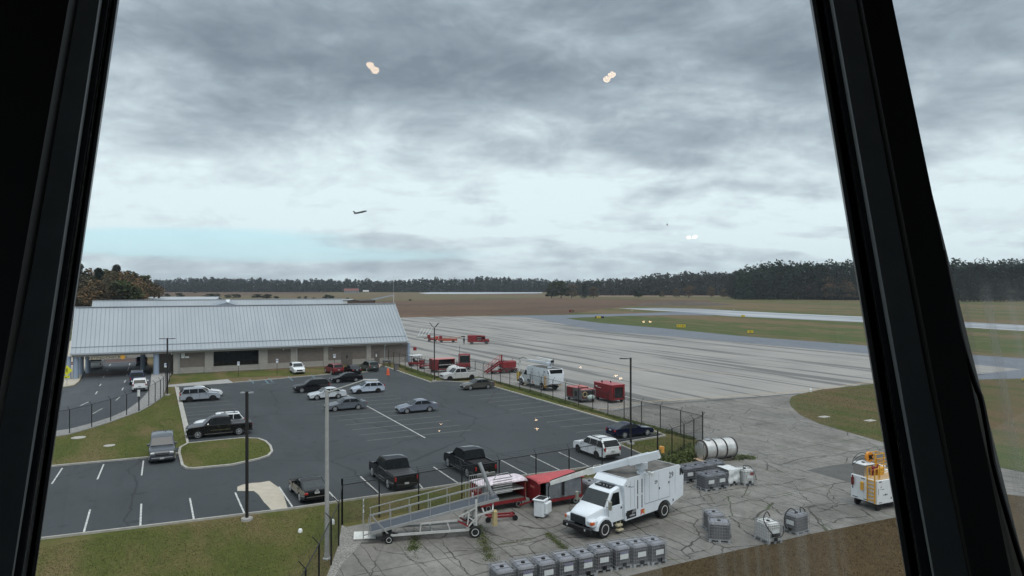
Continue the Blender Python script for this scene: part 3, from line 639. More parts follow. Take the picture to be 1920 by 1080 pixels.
def car(kind, p, ang, pc, label, cat='car', group='parked cars', name=None, rim=None, tonneau=False, rack=None, glass=None, roofpaint=None, racked_black=False, grille_chrome=False, logo=None):
    D = DIM[kind]; L, W, H, wb, r, belt, hood = [D[k] for k in ('L','W','H','wb','r','belt','hood')]
    M = PA[pc]; hl, hw = L/2, W/2
    pick = kind == 'pickup'
    t = thing(name or {'pickup':'pickup_truck','suv':'sport_utility_vehicle','bigsuv':'sport_utility_vehicle'}.get(kind,'parked_car'), label, cat, p, ang, group)
    fa, ra = wb/2+.08, -wb/2+.08
    if pick: fa, ra = wb/2+.12, -wb/2+.12
    def arch(cx, n=8):
        R_ = r+.07; return [(cx+R_*math.cos(math.pi*i/n), max(r-.02+R_*math.sin(math.pi*i/n), .24)) for i in range(n+1)]   # front to back
    zb = .24 if not pick else .36
    bot = [(hl-.10, zb+.02)]+[(x,max(z,zb)) for x,z in arch(fa)]+[(x,max(z,zb)) for x,z in arch(ra)]+[(-hl+.12, zb+.08)]
    dz = D['deck']
    if pick: back = [(-hl, .62), (-hl+.0,.9), (-hl+.03, dz), (D['rb']-.02, dz), (D['rb']+.04, belt)]
    elif kind in ('suv','bigsuv','hatch'): back = [(-hl+.02,.50),(-hl,.70),(-hl+.06,dz-.1),(-hl+.10,belt)]
    else: back = [(-hl+.03,.50),(-hl,.68),(-hl+.06,dz-.06),(-hl+.16,dz),(D['rb']+.25,dz+.015)]
    front = [(D['cowl'],belt),(D['cowl']+.35,hood+(belt-hood)*.55),(hl-.55,hood),(hl-.22,hood-.07),(hl-.05,hood-.20),(hl,hood-.38),(hl+.0,.42)]
    poly = bot+back+front
    b = MB(); n = len(poly)
    def ymod(x, z, y):
        e = max(0, (abs(x)-(hl-.75))/.75); k = 1-(.13 if not pick else .07)*e*e
        zz = max(0, z-.62)/(belt-.6); k -= (.055 if not pick else .02)*zz**2
        k -= .03*max(0,(.45-z)/.25)
        return y*k
    def inset(x, z, d):
        return (x*(1-d*.55/hl), z-d*.8 if z > .55 else z)
    lay = [(-1,.055),(-.965,.012),(-.75,-.0),(-.35,-.018),(.35,-.018),(.75,-.0),(.965,.012),(1,.055)]
    for k, d in lay:
        for x, z in poly:
            X, Z = inset(x, z, d)
            if d < 0 and z < .9*hood: X, Z = x, z
            y = ymod(X, Z, hw*k)
            b.v.append(Vector((X, y, Z)))
    m_ = len(lay)
    b.f.append(list(range(n))); b.f.append([(m_-1)*n+i for i in range(n-1,-1,-1)])
    for j in range(m_-1):
        for i in range(n): b.f.append([j*n+i, (j+1)*n+i, (j+1)*n+(i+1)%n, j*n+(i+1)%n])
    b.mi = [0]*len(b.f)
    seamx = {'pickup':[1.05,.05,-.92],'sedan':[.95,-.15,-1.25],'coupe':[.8,-.75],'hatch':[1.0,-.05,-1.1],'suv':[.95,-.1,-1.15],'bigsuv':[1.05,0,-1.1]}[kind]
    body = None
    for s_ in (-1,1):
        for x_ in seamx:
            yy = ymod(x_, .7, hw*s_)*1.0015; b.m(2).box(x_-.009,x_+.009,min(yy,yy-.02*s_),max(yy,yy-.02*s_),.42,belt-.09)
    b.m(0)
    if pick:
        # open the bed: only the cab and nose come from the profile; bed walls are added below
        b2 = MB(); cutx = D['rb']-.02
    # greenhouse
    wb_, wr_ = hw*.93, hw*(.74 if kind in ('sedan','coupe','hatch') else .80)
    gx = [(D['cowl']+.02, belt-.02), (D['rf'], H-.07), (D['rf']-.3, H-.015), ((D['rf']+D['rr'])/2, H), (D['rr']+.2, H-.02), (D['rr'], H-.06), (D['rb'], belt-.01)]
    if kind == 'sedan' or kind == 'coupe': gx[5] = (D['rr'], H-.09)
    gh = MB()
    def hwz(z): f_ = (z-belt)/(H-belt); return wb_+(wr_-wb_)*min(1,max(0,f_))**1.15
    ks = (-1,-.9,-.5,0,.5,.9,1)
    for k in ks:
        for i, (x, z) in enumerate(gx):
            drop = (.05 if abs(k) == 1 else (.012 if abs(k)==.9 else 0)) if 0 < i < 6 else 0
            ex = .05*(1-k*k) if i in (0,) else (-.04*(1-k*k) if i == 6 else 0)
            gh.v.append(Vector((x+ex, hwz(z)*k, z-drop+.012*(1-k*k)*(1 if 0<i<6 else 0))))
    n2 = len(gx)
    for j in range(len(ks)-1):
        for i in range(n2-1): gh.f.append([j*n2+i, j*n2+i+1, (j+1)*n2+i+1, (j+1)*n2+i])
    gh.f.append(list(range(n2))[::-1]); gh.f.append([(len(ks)-1)*n2+i for i in range(n2)])
    n0 = len(b.v); b.v += gh.v; b.f += [[n0+i for i in f_] for f_ in gh.f]; b.mi += [1]*len(gh.f)
    body = b.build('body', [M, roofpaint or M, black_m], t, True)
    G = glass or glass_m
    # glass, a hair proud of the greenhouse
    def pane(name, pts, m, off):
        q = MB(); nrm = (Vector(pts[1])-Vector(pts[0])).cross(Vector(pts[2])-Vector(pts[0])).normalized(); c = sum((Vector(x) for x in pts), Vector())/len(pts)
        if nrm.dot(c-Vector((0,0,belt*.9))) < 0: nrm = -nrm
        if abs(nrm.y) > .5 and nrm.y*c.y < 0: nrm = -nrm
        a = [Vector(x)+nrm*off for x in pts]; bk = [Vector(x)-nrm*.01 for x in pts]; k = len(a)
        q.add(a+bk, [tuple(range(k)), tuple(range(2*k-1,k-1,-1))]+[(i,(i+1)%k,k+(i+1)%k,k+i) for i in range(k)]); return q.build(name, m, body)
    def lerp(a, c, f_): return tuple(a[i]+(c[i]-a[i])*f_ for i in range(len(a)))
    A0, A1 = gx[0], gx[1]; lo, hi = lerp(A0,A1,.08), lerp(A0,A1,.93)
    pane('windshield', [(lo[0]+.05,-hwz(lo[1])*.90,lo[1]),(lo[0]+.05,hwz(lo[1])*.90,lo[1]),(hi[0]+.02,hwz(hi[1])*.90,hi[1]),(hi[0]+.02,-hwz(hi[1])*.90,hi[1])], glass_l if glass is None else glass, .022)
    B0, B1 = gx[6], gx[5]; lo, hi = lerp(B0,B1,.14), lerp(B0,B1,.90)
    pane('rear_window', [(lo[0]-.045,-hwz(lo[1])*.88,lo[1]),(lo[0]-.045,hwz(lo[1])*.88,lo[1]),(hi[0]-.02,hwz(hi[1])*.88,hi[1]),(hi[0]-.02,-hwz(hi[1])*.88,hi[1])], G if kind != 'coupe' else glass_l, .02)
    zl, zh = belt+.035, H-.135
    def xa(z): return A0[0]+(A1[0]-A0[0])*(z-A0[1])/(A1[1]-A0[1])
    def xb(z): return B0[0]+(B1[0]-B0[0])*(z-B0[1])/(B1[1]-B0[1])
    f0, f1, r0, r1 = xa(zl)-.12, xa(zh)-.10, xb(zl)+.12, xb(zh)+.10
    if kind in ('sedan',): r0 += .1
    span = f0-r0
    if pick: cuts = [.5]
    elif kind in ('suv','bigsuv','hatch'): cuts = [.36,.70]
    elif kind == 'coupe': cuts = [.66]
    else: cuts = [.47]
    es = [0]+cuts+[1]
    for s_ in (-1, 1):
        for a_, c_ in zip(es, es[1:]):
            xl0 = f0-span*a_-(.03 if a_ else 0); xr0 = f0-span*c_+(.03 if c_ < 1 else 0)
            top = lambda x: x
            xl1 = min(xl0, f1) if a_ == 0 else xl0; xr1 = max(xr0, r1) if c_ == 1 else xr0
            ZH = zh
            pts = [(xl0, s_*(hwz(zl)+.0), zl),(xr0, s_*(hwz(zl)), zl),(xr1, s_*(hwz(ZH)), ZH),(xl1, s_*(hwz(ZH)), ZH)]
            if xl1-xr1 < .1: pts = pts[:3]
            pane('side_window', pts, G, .012)
    # wheels
    key = ('wheel', round(r,2), rim.name if rim else '')
    if key not in WH:
        q = MB(); q.lathe((0,0,0), [(r*.62,-.11),(r*.93,-.115),(r,-.08),(r,.08),(r*.93,.115),(r*.62,.11)], 20, 'y'); me = q.build('tyre', rubber, None, True)
        q = MB(); 
        for k5 in range(5):
            a_ = 2*math.pi*k5/5
            for d_ in (-.24,.24):
                q.bar((0,.118,0),(math.cos(a_+d_)*r*.62,.112,math.sin(a_+d_)*r*.62),.045,.03)
        q.lathe((0,0,0), [(r*.66,.07),(r*.66,.122),(r*.60,.122),(r*.58,.07)], 20, 'y'); q.lathe((0,0,0), [(r*.16,.09),(r*.16,.13)], 10, 'y')
        q.m(1).lathe((0,0,0), [(r*.6,.05),(r*.6,.085)], 16, 'y')
        me2 = q.build('rim', [rim or rim_m, rim_dark], None, True); WH[key] = (me.data, me2.data)
        bpy.data.objects.remove(me); bpy.data.objects.remove(me2)
    for x_ in (fa, ra):
        for s_ in (-1, 1):
            w = link('wheel', WH[key][0], t); w.location = (x_, s_*(hw-.13), r); w.rotation_euler.z = 0 if s_ > 0 else math.pi
            link('rim', WH[key][1], w)
    MB().box(ra-.2,fa+.2,-hw+.28,hw-.28,zb-.04,.55).build('underbody', dark_void, t)
    # lamps, grille, bumpers, plates, mirrors
    if pick and grille_chrome:
        for s_ in (-1,1): q = MB(); yy = hw*.985; q.box(-.95,1.25,min(s_*yy,s_*(yy+.012)),max(s_*yy,s_*(yy+.012)),.70,.74); q.build('side_moulding', chrome, t)
    if kind in ('sedan','hatch','suv') and pc not in ('black','red'):
        for s_ in (-1,1): q = MB(); yy = hwz(belt)+.012; q.bar((D['cowl']-.25,s_*yy,belt+.012),(D['rb']+.35,s_*yy,belt+.012),.012,.03); q.build('belt_moulding', black_m, t)
    zf = hood-.22
    for s_ in (-1, 1):
        q = MB(); q.add([(hl-.015,s_*hw*.52,zf-.10),(hl-.17,s_*hw*.88,zf-.06),(hl-.30,s_*hw*.90,zf+.05),(hl-.10,s_*hw*.56,zf+.04)] , [(0,1,2,3)])
        q.add([(hl-.02,s_*hw*.55,zf-.10),(hl+.02,s_*hw*.55,zf-.10),(hl+.005,s_*hw*.56,zf+.03),(hl-.08,s_*hw*.56,zf+.03)], [(0,1,2,3)]) if False else None
        q = MB(); q.cbox(hl-.20,hl-.012,min(s_*hw*.55,s_*hw*.86),max(s_*hw*.55,s_*hw*.86),zf-.10,zf+.04,.03); q.build('headlight', lamp_m, t)
        zt = .78 if kind in ('sedan','coupe') else (.98 if not pick else .95)
        hgt = .13 if kind in ('sedan','coupe') else .3
        q = MB(); q.cbox(-hl-.012,-hl+.16,min(s_*hw*(.62 if kind in ('sedan','coupe') else .74),s_*hw*.875),max(s_*hw*(.62 if kind in ('sedan','coupe') else .74),s_*hw*.875),zt-hgt/2,zt+hgt/2,.02); q.build('tail_light', tail_m, t)
        q = MB(); q.cbox(xa(zl)-.32,xa(zl)-.16,min(s_*(hw*.93),s_*(hw*.93+.2)),max(s_*(hw*.93),s_*(hw*.93+.2)),belt,belt+.16,.03); q.build('mirror', chrome if grille_chrome and pick else M, t)
    MB().cbox(hl-.12,hl+.012,-hw*.50,hw*.50,zf-.24,zf-.02,.03).build('grille', chrome if False else black_m, t)
    if grille_chrome:
        MB().box(hl-.02,hl+.03,-hw*.50,hw*.50,zf-.15,zf-.10).build('grille_bar', chrome, t); MB().cbox(hl-.15,hl+.06,-hw*.82,hw*.82,.38,.55,.04).build('front_bumper', M if kind=='bigsuv' else chrome, t)
    MB().cbox(hl-.10,hl+.015,-hw*.70,hw*.70,.30,.42,.03).build('lower_intake', black_m, t)
    MB().cbox(-hl-.03,-hl+.05,-hw*.75,hw*.75,.36,.55 if not pick else .60,.02).build('rear_bumper', (galv if pick and not tonneau else black_m) if kind in ('pickup','suv','bigsuv') else M, t)
    zp = .80 if kind in ('sedan','coupe','suv','bigsuv','hatch') else .62
    MB().box(-hl-.045,-hl-.005,-.16,.16,zp-.07,zp+.07).build('licence_plate', plate_m, t)
    if kind == 'bigsuv': MB().box(hl+.063,hl+.075,-.16,.16,.42,.56).build('licence_plate', plate_m, t)
    for s_ in (-1, 1):
        for x_ in ([seamx[1]+.14, seamx[2]+.16] if len(seamx) > 2 else [seamx[1]+.14]):
            q = MB(); q.box(x_-.10,x_+.08,min(s_*hw*.955,s_*hw*.995),max(s_*hw*.955,s_*hw*.995),belt-.16,belt-.125); q.build('door_handle', chrome if (grille_chrome or pc in ('silver',)) else M, t)
    if kind in ('suv','bigsuv','hatch') and rack:
        for s_ in (-1,1):
            q = MB(); q.bar((D['rf']-.35,s_*wr_*.86,H+.035),(D['rr']+.15,s_*wr_*.86,H+.02),.05,.05); q.build('roof_rail', rack, t)
        if racked_black:
            q = MB()
            for f_ in (.25,.8): x_ = D['rf']-.35+(D['rr']-D['rf']+.5)*f_; q.bar((x_,-wr_*.86,H+.07),(x_,wr_*.86,H+.07),.06,.03)
            q.build('roof_crossbar', rack, t)
    if kind == 'suv' or kind == 'bigsuv':
        q = MB(); q.box(-hl+.2,hl-.3,-hw*.985,hw*.985,.26,.34); q.build('sill_trim', black_m, t)
    if pick:
        x0, x1 = -hl+.10, D['rb']-.1
        if tonneau:
            MB().cbox(x0-.04,x1+.02,-hw*.86,hw*.86,dz-.0,dz+.05,.03).build('bed_cover', mat('vinyl_cover',(.035,.035,.038),.45,0,.15), t)
        else:
            bed = MB(); bed.box(x0,x1,-hw*.80,hw*.80,dz+.02,dz+.03)
            bed.build('bed', dark_void, t)
            q = MB()
            for s_ in (-1,1): q.box(x0-.05,x1+.05,min(s_*hw*.80,s_*hw*.93),max(s_*hw*.80,s_*hw*.93),dz,dz+.12)
            q.box(x0-.08,x0+.02,-hw*.80,hw*.80,dz,dz+.12); q.box(x1,x1+.06,-hw*.8,hw*.8,dz,dz+.14); q.build('bed_rail', M, t)
        MB().cbox(-hl-.035,-hl+.02,-hw*.55,hw*.55,dz-.42,dz-.05,.02).build('tailgate', M, t)
        for s_ in (-1,1): MB().bar((fa-.55,s_*(hw*.95),.40),(ra+.6,s_*(hw*.95),.40),.16,.06).build('running_board', chrome, t)
    if logo == 'horse':
        q = MB(); q.lathe((0,0,0), [(.11,0),(.11,.02)], 16, 'x'); o = q.build('emblem', galv, t); o.location = (-hl-.05,0,.80+.12)
    return t
WH = {}
d1, d1n, d2, d2n = A, A+math.pi, A+math.pi/2, A-math.pi/2
# north row
car('suv', g(557,699), d2n, 'white', 'white crossover facing the camera on the row by the terminal grass', rack=None)
car('suv', g(626,700), d2+.12, 'red', 'dark red crossover backed out beside the terminal wall, seen from behind', )
car('sedan', g(660,700), d2+.1, 'black', 'black car between the red crossover and the grey-green one by the terminal')
car('suv', g(692,695), d2+.1, 'darkgreen', 'grey-green hatchback with rear to the lot, nearest the terminal side door')
# middle block
car('sedan', g(649,716), d1n, 'black', 'low black sedan behind the pale blue hatchback', rim=rim_m)
car('suv', g(584,734), d1n, 'black', 'black boxy sport utility with roof rack left of the grey street lamp arm', rack=galv)
car('sedan', g(613,747), d1n, 'silver', 'silver-white sedan behind the top of the grey street lamp pole')
car('hatch', g(689,736), d1n, 'lightblue', 'pale ice-blue hatchback with black wheels', rim=rim_dark)
car('sedan', g(648,768), d1n, 'grey', 'mid grey sedan crossed by the grey lamp pole, at the head of the centre line')
car('sedan', g(781,772), d1n, 'bluegrey', 'lone blue-grey sedan parked in the middle of the faded stalls')
car('pickup', g(861,712), d1n, 'offwhite', 'pale pickup with black wheels and step bar by the kerb bulge', 'pickup', rim=rim_dark)
car('sedan', g(895,729), d1n, 'olive', 'olive-brown sedan parked by the fence, below the pale pickup')
car('coupe', g(1181,817), d1, 'navy', 'dark navy two-door car facing the fence behind the black lamp pole')
car('suv', g(1118,853), d2+.03, 'white', 'white sport utility with black roof rails parked behind the bucket truck', rack=black_m, racked_black=True, rim=rim_dark)
car('pickup', g(737,903), d2+.02, 'black', 'black crew-cab pickup with a covered bed, left of its open twin', 'pickup', tonneau=True)
car('pickup', g(880,884), d2+.02, 'black', 'black pickup with an open empty bed, right of the covered one', 'pickup')
car('coupe', g(578,929), d2+.05, 'black', 'black fastback coupe with a round silver badge on its tail', logo='horse')
car('bigsuv', g(304,857), d2n-.02, 'slate', 'large dark grey sport utility facing the camera at the lawn corner', grille_chrome=True)
car('pickup', g(411,816), d1n, 'black', 'long black crew-cab pickup with polished wheels and side step, above the grass island', 'pickup', grille_chrome=True, tonneau=True)
car('suv', g(411,806), d1n, 'white', 'white crossover mostly hidden behind the long black pickup', rack=black_m, racked_black=True)
car('suv', g(375,751), d1, 'lgrey', 'silver-grey sport utility in the stall next to the lawn, fence side', rim=rim_dark)
car('sedan', g(380,744), d1, 'white', 'white sedan showing above the silver-grey sport utility')
# on the road under the canopy
car('suv', g(262,731), d2, 'white', 'white sport utility queued last at the kerb of the canopy road', 'car', 'cars on the terminal road', 'sport_utility_vehicle')
car('bigsuv', g(257,718), d2, 'blue', 'dark navy sport utility with a roof rack, ahead of the white queued one', 'car', 'cars on the terminal road', rack=galv, racked_black=True)
car('suv', g(266,684), d2, 'blue', 'dark blue crossover under the canopy by the blue column', 'car', 'cars on the terminal road')
car('pickup', g(180,690), d2, 'white', 'white pickup under the left side of the canopy', 'pickup', 'cars on the terminal road')
car('sedan', g(205,671), d2, 'black', 'black car deep under the canopy beyond the white pickup', 'car', 'cars on the terminal road')
# ------------------------------------------------------------ bucket trucks
roof_dirt = mat('weathered_truck_roof', (.10,.095,.085), .85, 0, .55, 1.4)
truck_white = mat('truck_white', (.66,.70,.74), .4, 0, .05, 1.5, coat=.35)
letter_m = mat('black_lettering', (.02,.02,.022), .6)
tan_step = mat('tan_step', (.40,.36,.24), .7)
def wheel(b_parent, name, x, y, r, w, m_rim, sgn):
    q = MB(); q.lathe((0,0,0), [(r*.60,-w/2),(r*.94,-w/2),(r,-w*.35),(r,w*.35),(r*.94,w/2),(r*.60,w/2)], 24, 'y'); t = q.build(name, rubber, b_parent, True)
    t.location = (x, y, r); t.rotation_euler.z = 0 if sgn > 0 else math.pi
    q = MB(); q.lathe((0,0,0), [(r*.62,w*.1),(r*.62,w/2+.01),(r*.54,w/2+.01),(r*.46,w*.18),(r*.22,w*.2),(r*.2,w*.42),(r*.08,w*.44)], 20, 'y'); q.build('rim', m_rim, t, True)
    return t
def bucket_truck(front_px, rear_px, label, wheelw=1.08):
    pf, pr = g(*front_px), g(*rear_px); d = pf-pr; wb = 5.1; ang = math.atan2(d.y, d.x)
    left = Vector((-math.sin(ang), math.cos(ang), 0)); org = pr-left*wheelw
    t = thing('bucket_truck', label, 'bucket truck', org, ang, 'white bucket trucks')
    fx = d.length; r = .50; W = 1.18
    s = fx-5.1
    def arch(cx, R_, z0, n=10): return [(cx+R_*math.cos(math.pi*i/n), max(z0, r+R_*math.sin(math.pi*i/n)*.95)) for i in range(n+1)]
    bx = 3.35+s
    poly = [(bx,.62)]+arch(.0,.68,.66)+[(-.95,.80),(-1.95,1.08),(-2.0,2.42),(-1.62,3.03),(bx-.15,3.03),(bx+.22,2.72),(bx+.10,2.3)]
    q = MB(); q.prism(poly, -W, W); body = q.build('box_body', truck_white, t)
    q = MB(); q.cbox(-1.50,bx-.28,-W+.10,W-.10,3.034,3.055,.01); q.build('roof_deck', roof_dirt, body)
    q = MB()
    for a_ in (-W+.03, W-.03): q.box(-1.55,bx-.16,a_-.025,a_+.025,3.034,3.085)
    q.box(bx-.2,bx-.15,-W,W,3.034,3.085); q.build('roof_rail', truck_white, body)
    # side panel seams, hinges, slots, hatch
    q = MB(); Y = W+.004
    for s_ in (-1, 1):
        y0, y1 = sorted((s_*(W+.002), s_*(W+.012)))
        for x_ in (1.85+s, 2.25+s):
            q.box(x_-.035,x_+.035,y0,y1,2.0,2.85); q.box(x_-.035,x_+.035,y0,y1,1.12,1.90)
        q.box(-.55,1.6+s,y0,y1,1.26,1.275)
    q.build('vent_slot', letter_m, body)
    seamc = mat('panel_seam', (.34,.36,.38), .6)
    q = MB()
    for s_ in (-1, 1):
        y0, y1 = sorted((s_*(W+.001), s_*(W+.008)))
        for x_ in (2.9+s,2.55+s,1.6+s,1.15+s,.55,-.55,-1.1): q.box(x_-.008,x_+.008,y0,y1,1.3,2.9)
        for k_ in range(9): q.box(2.03+s,2.06+s,y0,y1,1.25+k_*.17,1.30+k_*.17); q.box(1.55+s,1.58+s,y0,y1,1.35+k_*.17,1.40+k_*.17)
    q.build('panel_seam', seamc, body)
    q = MB()
    for x_, z_ in ((-.45,2.18),(.5,1.98)): q.box(x_-.03,x_+.03,W+.002,W+.03,z_-.06,z_+.06)
    q.build('latch', letter_m, body)
    q = MB(); q.box(bx-.95,bx-.1,W+.002,W+.012,.72,1.18); eq = q.build('equipment_bay', dark_void, body)
    q = MB(); q.tube((bx-.8,W+.02,.85),(bx-.35,W+.02,.85),.05); q.tube((bx-.6,W+.02,.8),(bx-.6,W+.02,1.1),.04); q.box(bx-.95,bx-.65,W+.013,W+.02,.98,1.18); q.build('pump', galv, eq)
    q = MB(); q.m(0).box(bx-.08,bx-.02,W+.002,W+.012,2.65,2.72).box(-.93,-.85,W+.002,W+.02,.9,1.05).box(-1.9,-1.84,W+.002,W+.02,2.4,2.46).box(bx-.14,bx-.02,W+.002,W+.02,.9,1.1); q.build('marker', letter_m, body)
    lettering('29', .50, letter_m, body, (-.70, W+.006, 2.58), (R(90),0,math.pi), .95)
    lettering('29', .30, letter_m, body, (.82, W+.006, 2.40), (R(90),0,math.pi), 1.0)
    # emblem low on the side and faint script
    q = MB(); q.m(0).add([(1.98+s,W+.006,1.02),(1.62+s,W+.006,1.02),(1.62+s,W+.006,.66),(1.80+s,W+.006,.80),(1.98+s,W+.006,.66)], [(0,1,2,3,4)]); q.m(1).add([(1.72+s,W+.009,.90),(1.56+s,W+.009,.96),(1.60+s,W+.009,.72),(1.68+s,W+.009,.78)], [(0,1,2,3)])
    q.build('emblem', [mat('emblem_red', (.55,.10,.05), .5), mat('emblem_gold', (.6,.45,.12), .5)], body, fix=False)
    q = MB(); q.path([(bx-.2,W+.008,2.62),(bx-.32,W+.008,2.55),(bx-.35,W+.008,2.63),(bx-.5,W+.008,2.52),(bx-.72,W+.008,2.53)], .012, 4); q.build('script_mark', letter_m, body)
    # rear: open notch with window and hand opening
    q = MB(); q.box(-1.72,-1.58,W+.002,W+.012,2.42,2.86); q.build('hand_slot', letter_m, body)
    q = MB()
    for s_ in (-1, 1): q.add([(-1.97,s_*(W+.004),2.46),(-1.78,s_*(W+.004),2.46),(-1.66,s_*(W+.004),2.88),(-1.70,s_*(W+.004),2.90)],[(0,1,2,3)])
    q.add([(-2.005,-W+.2,2.50),(-2.005,W-.2,2.50),(-1.68,W-.2,2.985),(-1.68,-W+.2,2.985)],[(0,1,2,3)])
    q.v = [v+Vector((-.02 if i>=8 else 0,0,0)) for i,v in enumerate(q.v)]
    q.build('rear_window', glass_m, body, fix=False)
    # cab
    c0 = bx-.02; cw = 1.05
    fw = fx
    q = MB()
    q.prism([(c0,.72),(c0,1.62),(fw-.18,1.62),(fw-.18,1.0),(fw-.72,.72)], -cw, cw)
    rx = c0+.10
    def loftx(q, secs):       # sections: x, half width, z low, z high, top inset
        n_ = 8; base = len(q.v); vs = []
        for x_, h_, zl_, zh_, k_ in secs:
            vs += [(x_,-h_,zl_),(x_,h_,zl_),(x_,h_,zh_-.12),(x_,h_-k_*.3,zh_-.04),(x_,h_-k_,zh_),(x_,-h_+k_,zh_),(x_,-h_+k_*.3,zh_-.04),(x_,-h_,zh_-.12)]
        fs = [tuple(range(8)), tuple((len(secs)-1)*8+i for i in range(7,-1,-1))]
        for j in range(len(secs)-1):
            for i in range(8): fs.append((j*8+i,(j+1)*8+i,(j+1)*8+(i+1)%8,j*8+(i+1)%8))
        q.add(vs, fs)
    loftx(q, [(fw-.25,.93,.95,1.72,.10),(fw+.30,.84,.92,1.62,.12),(fw+.72,.74,.90,1.50,.14),(fw+.98,.66,.88,1.40,.12),(fw+1.05,.62,.88,1.30,.08)])
    # greenhouse
    gx = [(fw-.16,1.60),(fw-.78,2.40),(fw-.98,2.50),(c0+.35,2.60),(c0,2.60),(c0,1.60)]
    ks = (-1,-.9,.9,1)
    def hz(z): return cw-.02-(z-1.6)*.16
    vs = [(x_, hz(z_)*k_, z_-(.06 if abs(k_)==1 and z_>1.7 else 0)) for k_ in ks for x_, z_ in gx]
    n_ = len(gx); fs = [tuple(range(n_)), tuple(3*n_+i for i in range(n_-1,-1,-1))]
    for j in range(3):
        for i in range(n_): fs.append((j*n_+i,(j+1)*n_+i,(j+1)*n_+(i+1)%n_,j*n_+(i+1)%n_))
    q.add(vs, fs)
    cab = q.build('cab', truck_white, t, True)
    for s_ in (-1, 1):         # flared front wings over the wheels
        q = MB(); n_ = 12; vs = []
        for y_, R1 in ((.60,.70),(1.02,.72),(1.16,.66),(1.17,.56)):
            for i in range(n_+1):
                a_ = math.pi*(.02+.96*i/n_); vs.append((fw+R1*math.cos(a_)*1.03, s_*y_, r+.02+R1*math.sin(a_)))
        fs = [(j*(n_+1)+i,j*(n_+1)+i+1,(j+1)*(n_+1)+i+1,(j+1)*(n_+1)+i) for j in range(3) for i in range(n_)]
        q.add(vs, fs)
        y0, y1 = sorted((s_*.55, s_*1.08)); q.cbox(fw+.45,fw+1.02,y0,y1,.82,1.16,.08); q.build('wing', truck_white, cab, True)
        q = MB(); y0, y1 = sorted((s_*.72, s_*1.04)); q.cbox(fw+.86,fw+1.035,y0,y1,.92,1.10,.02); q.build('headlight', lamp_m, t)
        q = MB(); y0, y1 = sorted((s_*.92, s_*1.092)); q.cbox(fw+.80,fw+1.045,y0,y1,.925,1.095,.02); q.build('indicator', mat('indicator_lens', (.55,.10,.02), .3), t)
        q = MB(); q.add([(fw-.42,s_*1.035,1.68),(fw-1.42,s_*1.035,1.68),(fw-1.42,s_*.945,2.36),(fw-.92,s_*.945,2.36)],[(0,1,2,3)]); q.build('side_window', glass_m, cab, fix=False)
        q = MB(); q.cbox(fw-.32,fw-.14,min(s_*1.22,s_*1.42),max(s_*1.22,s_*1.42),1.62,2.12,.04); q.tube((fw-.25,s_*1.0,1.7),(fw-.25,s_*1.25,1.75),.02); q.tube((fw-.25,s_*.98,2.15),(fw-.25,s_*1.25,2.08),.02); q.build('mirror', mat('mirror_shell',(.30,.29,.24),.4,.5), cab)
        q = MB(); y0, y1 = sorted((s_*1.051, s_*1.06)); q.box(fw-.4,fw-.39,y0,y1,.85,1.6); q.box(c0+.12,c0+.13,y0,y1,.85,1.6); q.box(c0+.2,c0+.32,y0,y1,1.38,1.5); q.build('door_seam', seamc if s_<0 else letter_m, cab)
    q = MB(); q.add([(fw-.19,-.93,1.68),(fw-.19,.93,1.68),(fw-.73,.85,2.36),(fw-.73,-.85,2.36)],[(0,1,2,3)]); q.v=[v+Vector((.035,0,.02)) for v in q.v]; q.build('windshield', glass_l, cab, fix=False)
    q = MB(); q.cbox(fw-1.55,fw-1.0,-.62,.62,2.56,2.62,.02); q.build('roof_window', glass_m, cab)
    q = MB()
    for y_ in (-.22,.05,.3): q.lathe((fw-1.25,y_,2.6), [(.05,0),(.05,.08),(.03,.11)], 8)
    q.build('marker_light', letter_m, cab)
    q = MB(); q.cbox(fw+1.02,fw+1.09,-.60,.60,.86,1.30,.04); gr = q.build('grille', mat('grille_dark',(.03,.035,.04),.5,.3), t)
    q = MB()
    for k_ in range(5): q.box(fw+1.092,fw+1.10,-.55,.55,.91+k_*.075,.925+k_*.075)
    q.build('grille_slat', letter_m, gr)
    MB().cbox(fw+.98,fw+1.22,-1.12,1.12,.48,.76,.06).build('front_bumper', black_m, t)
    q = MB()
    for y_ in (-.7,.7): q.lathe((fw+1.20,y_,.62), [(.06,0),(.06,.04)], 10, 'x')
    q.build('fog_light', lamp_m, t)
    q = MB(); q.box(-1.9,fw+.9,-.42,-.30,.55,.75).box(-1.9,fw+.9,.30,.42,.55,.75); q.tube((0,-.9,.5),(0,.9,.5),.12); q.tube((fx,-.9,.5),(fx,.9,.5),.08); q.box(c0-.2,fw-.6,-.6,.6,.42,.72); q.build('chassis', black_m, t)
    q = MB(); q.cbox(c0+.35,c0+.80,1.0,1.26,.46,.56,.02).cbox(c0+.35,c0+.80,1.06,1.34,.22,.30,.02); q.tube((c0+.4,1.15,.25),(c0+.4,1.1,.7),.02); q.tube((c0+.75,1.15,.25),(c0+.75,1.1,.7),.02); q.build('step', tan_step, t)
    for x_ in (0, fx):
        for s_ in (-1, 1):
            wheel(t, 'wheel', x_, s_*(.98 if x_ == 0 else 1.02), r, .46 if x_ == 0 else .28, white_rim, s_)
    t['_fx'] = fx
    return t, fx, org, ang
t, fx, org, ang = bucket_truck((1133,1009), (1243,971), 'white bucket truck numbered 29 in the foreground, its boom stretched over the cab')
inv = Matrix.Translation(org) @ Matrix.Rotation(ang, 4, 'Z'); inv.invert()
W2 = lambda v: inv @ Vector(v)
tur = W2(g(1203, 888, 3.05)); tur.z = 3.05
q = MB(); q.lathe(tur, [(.30,0),(.30,.10),(.20,.14),(.18,.42)], 16); q.cbox(tur.x-.32,tur.x+.32,tur.y-.26,tur.y+.26,3.36,3.80,.06); q.build('turret', truck_white, t, True)
q = MB()
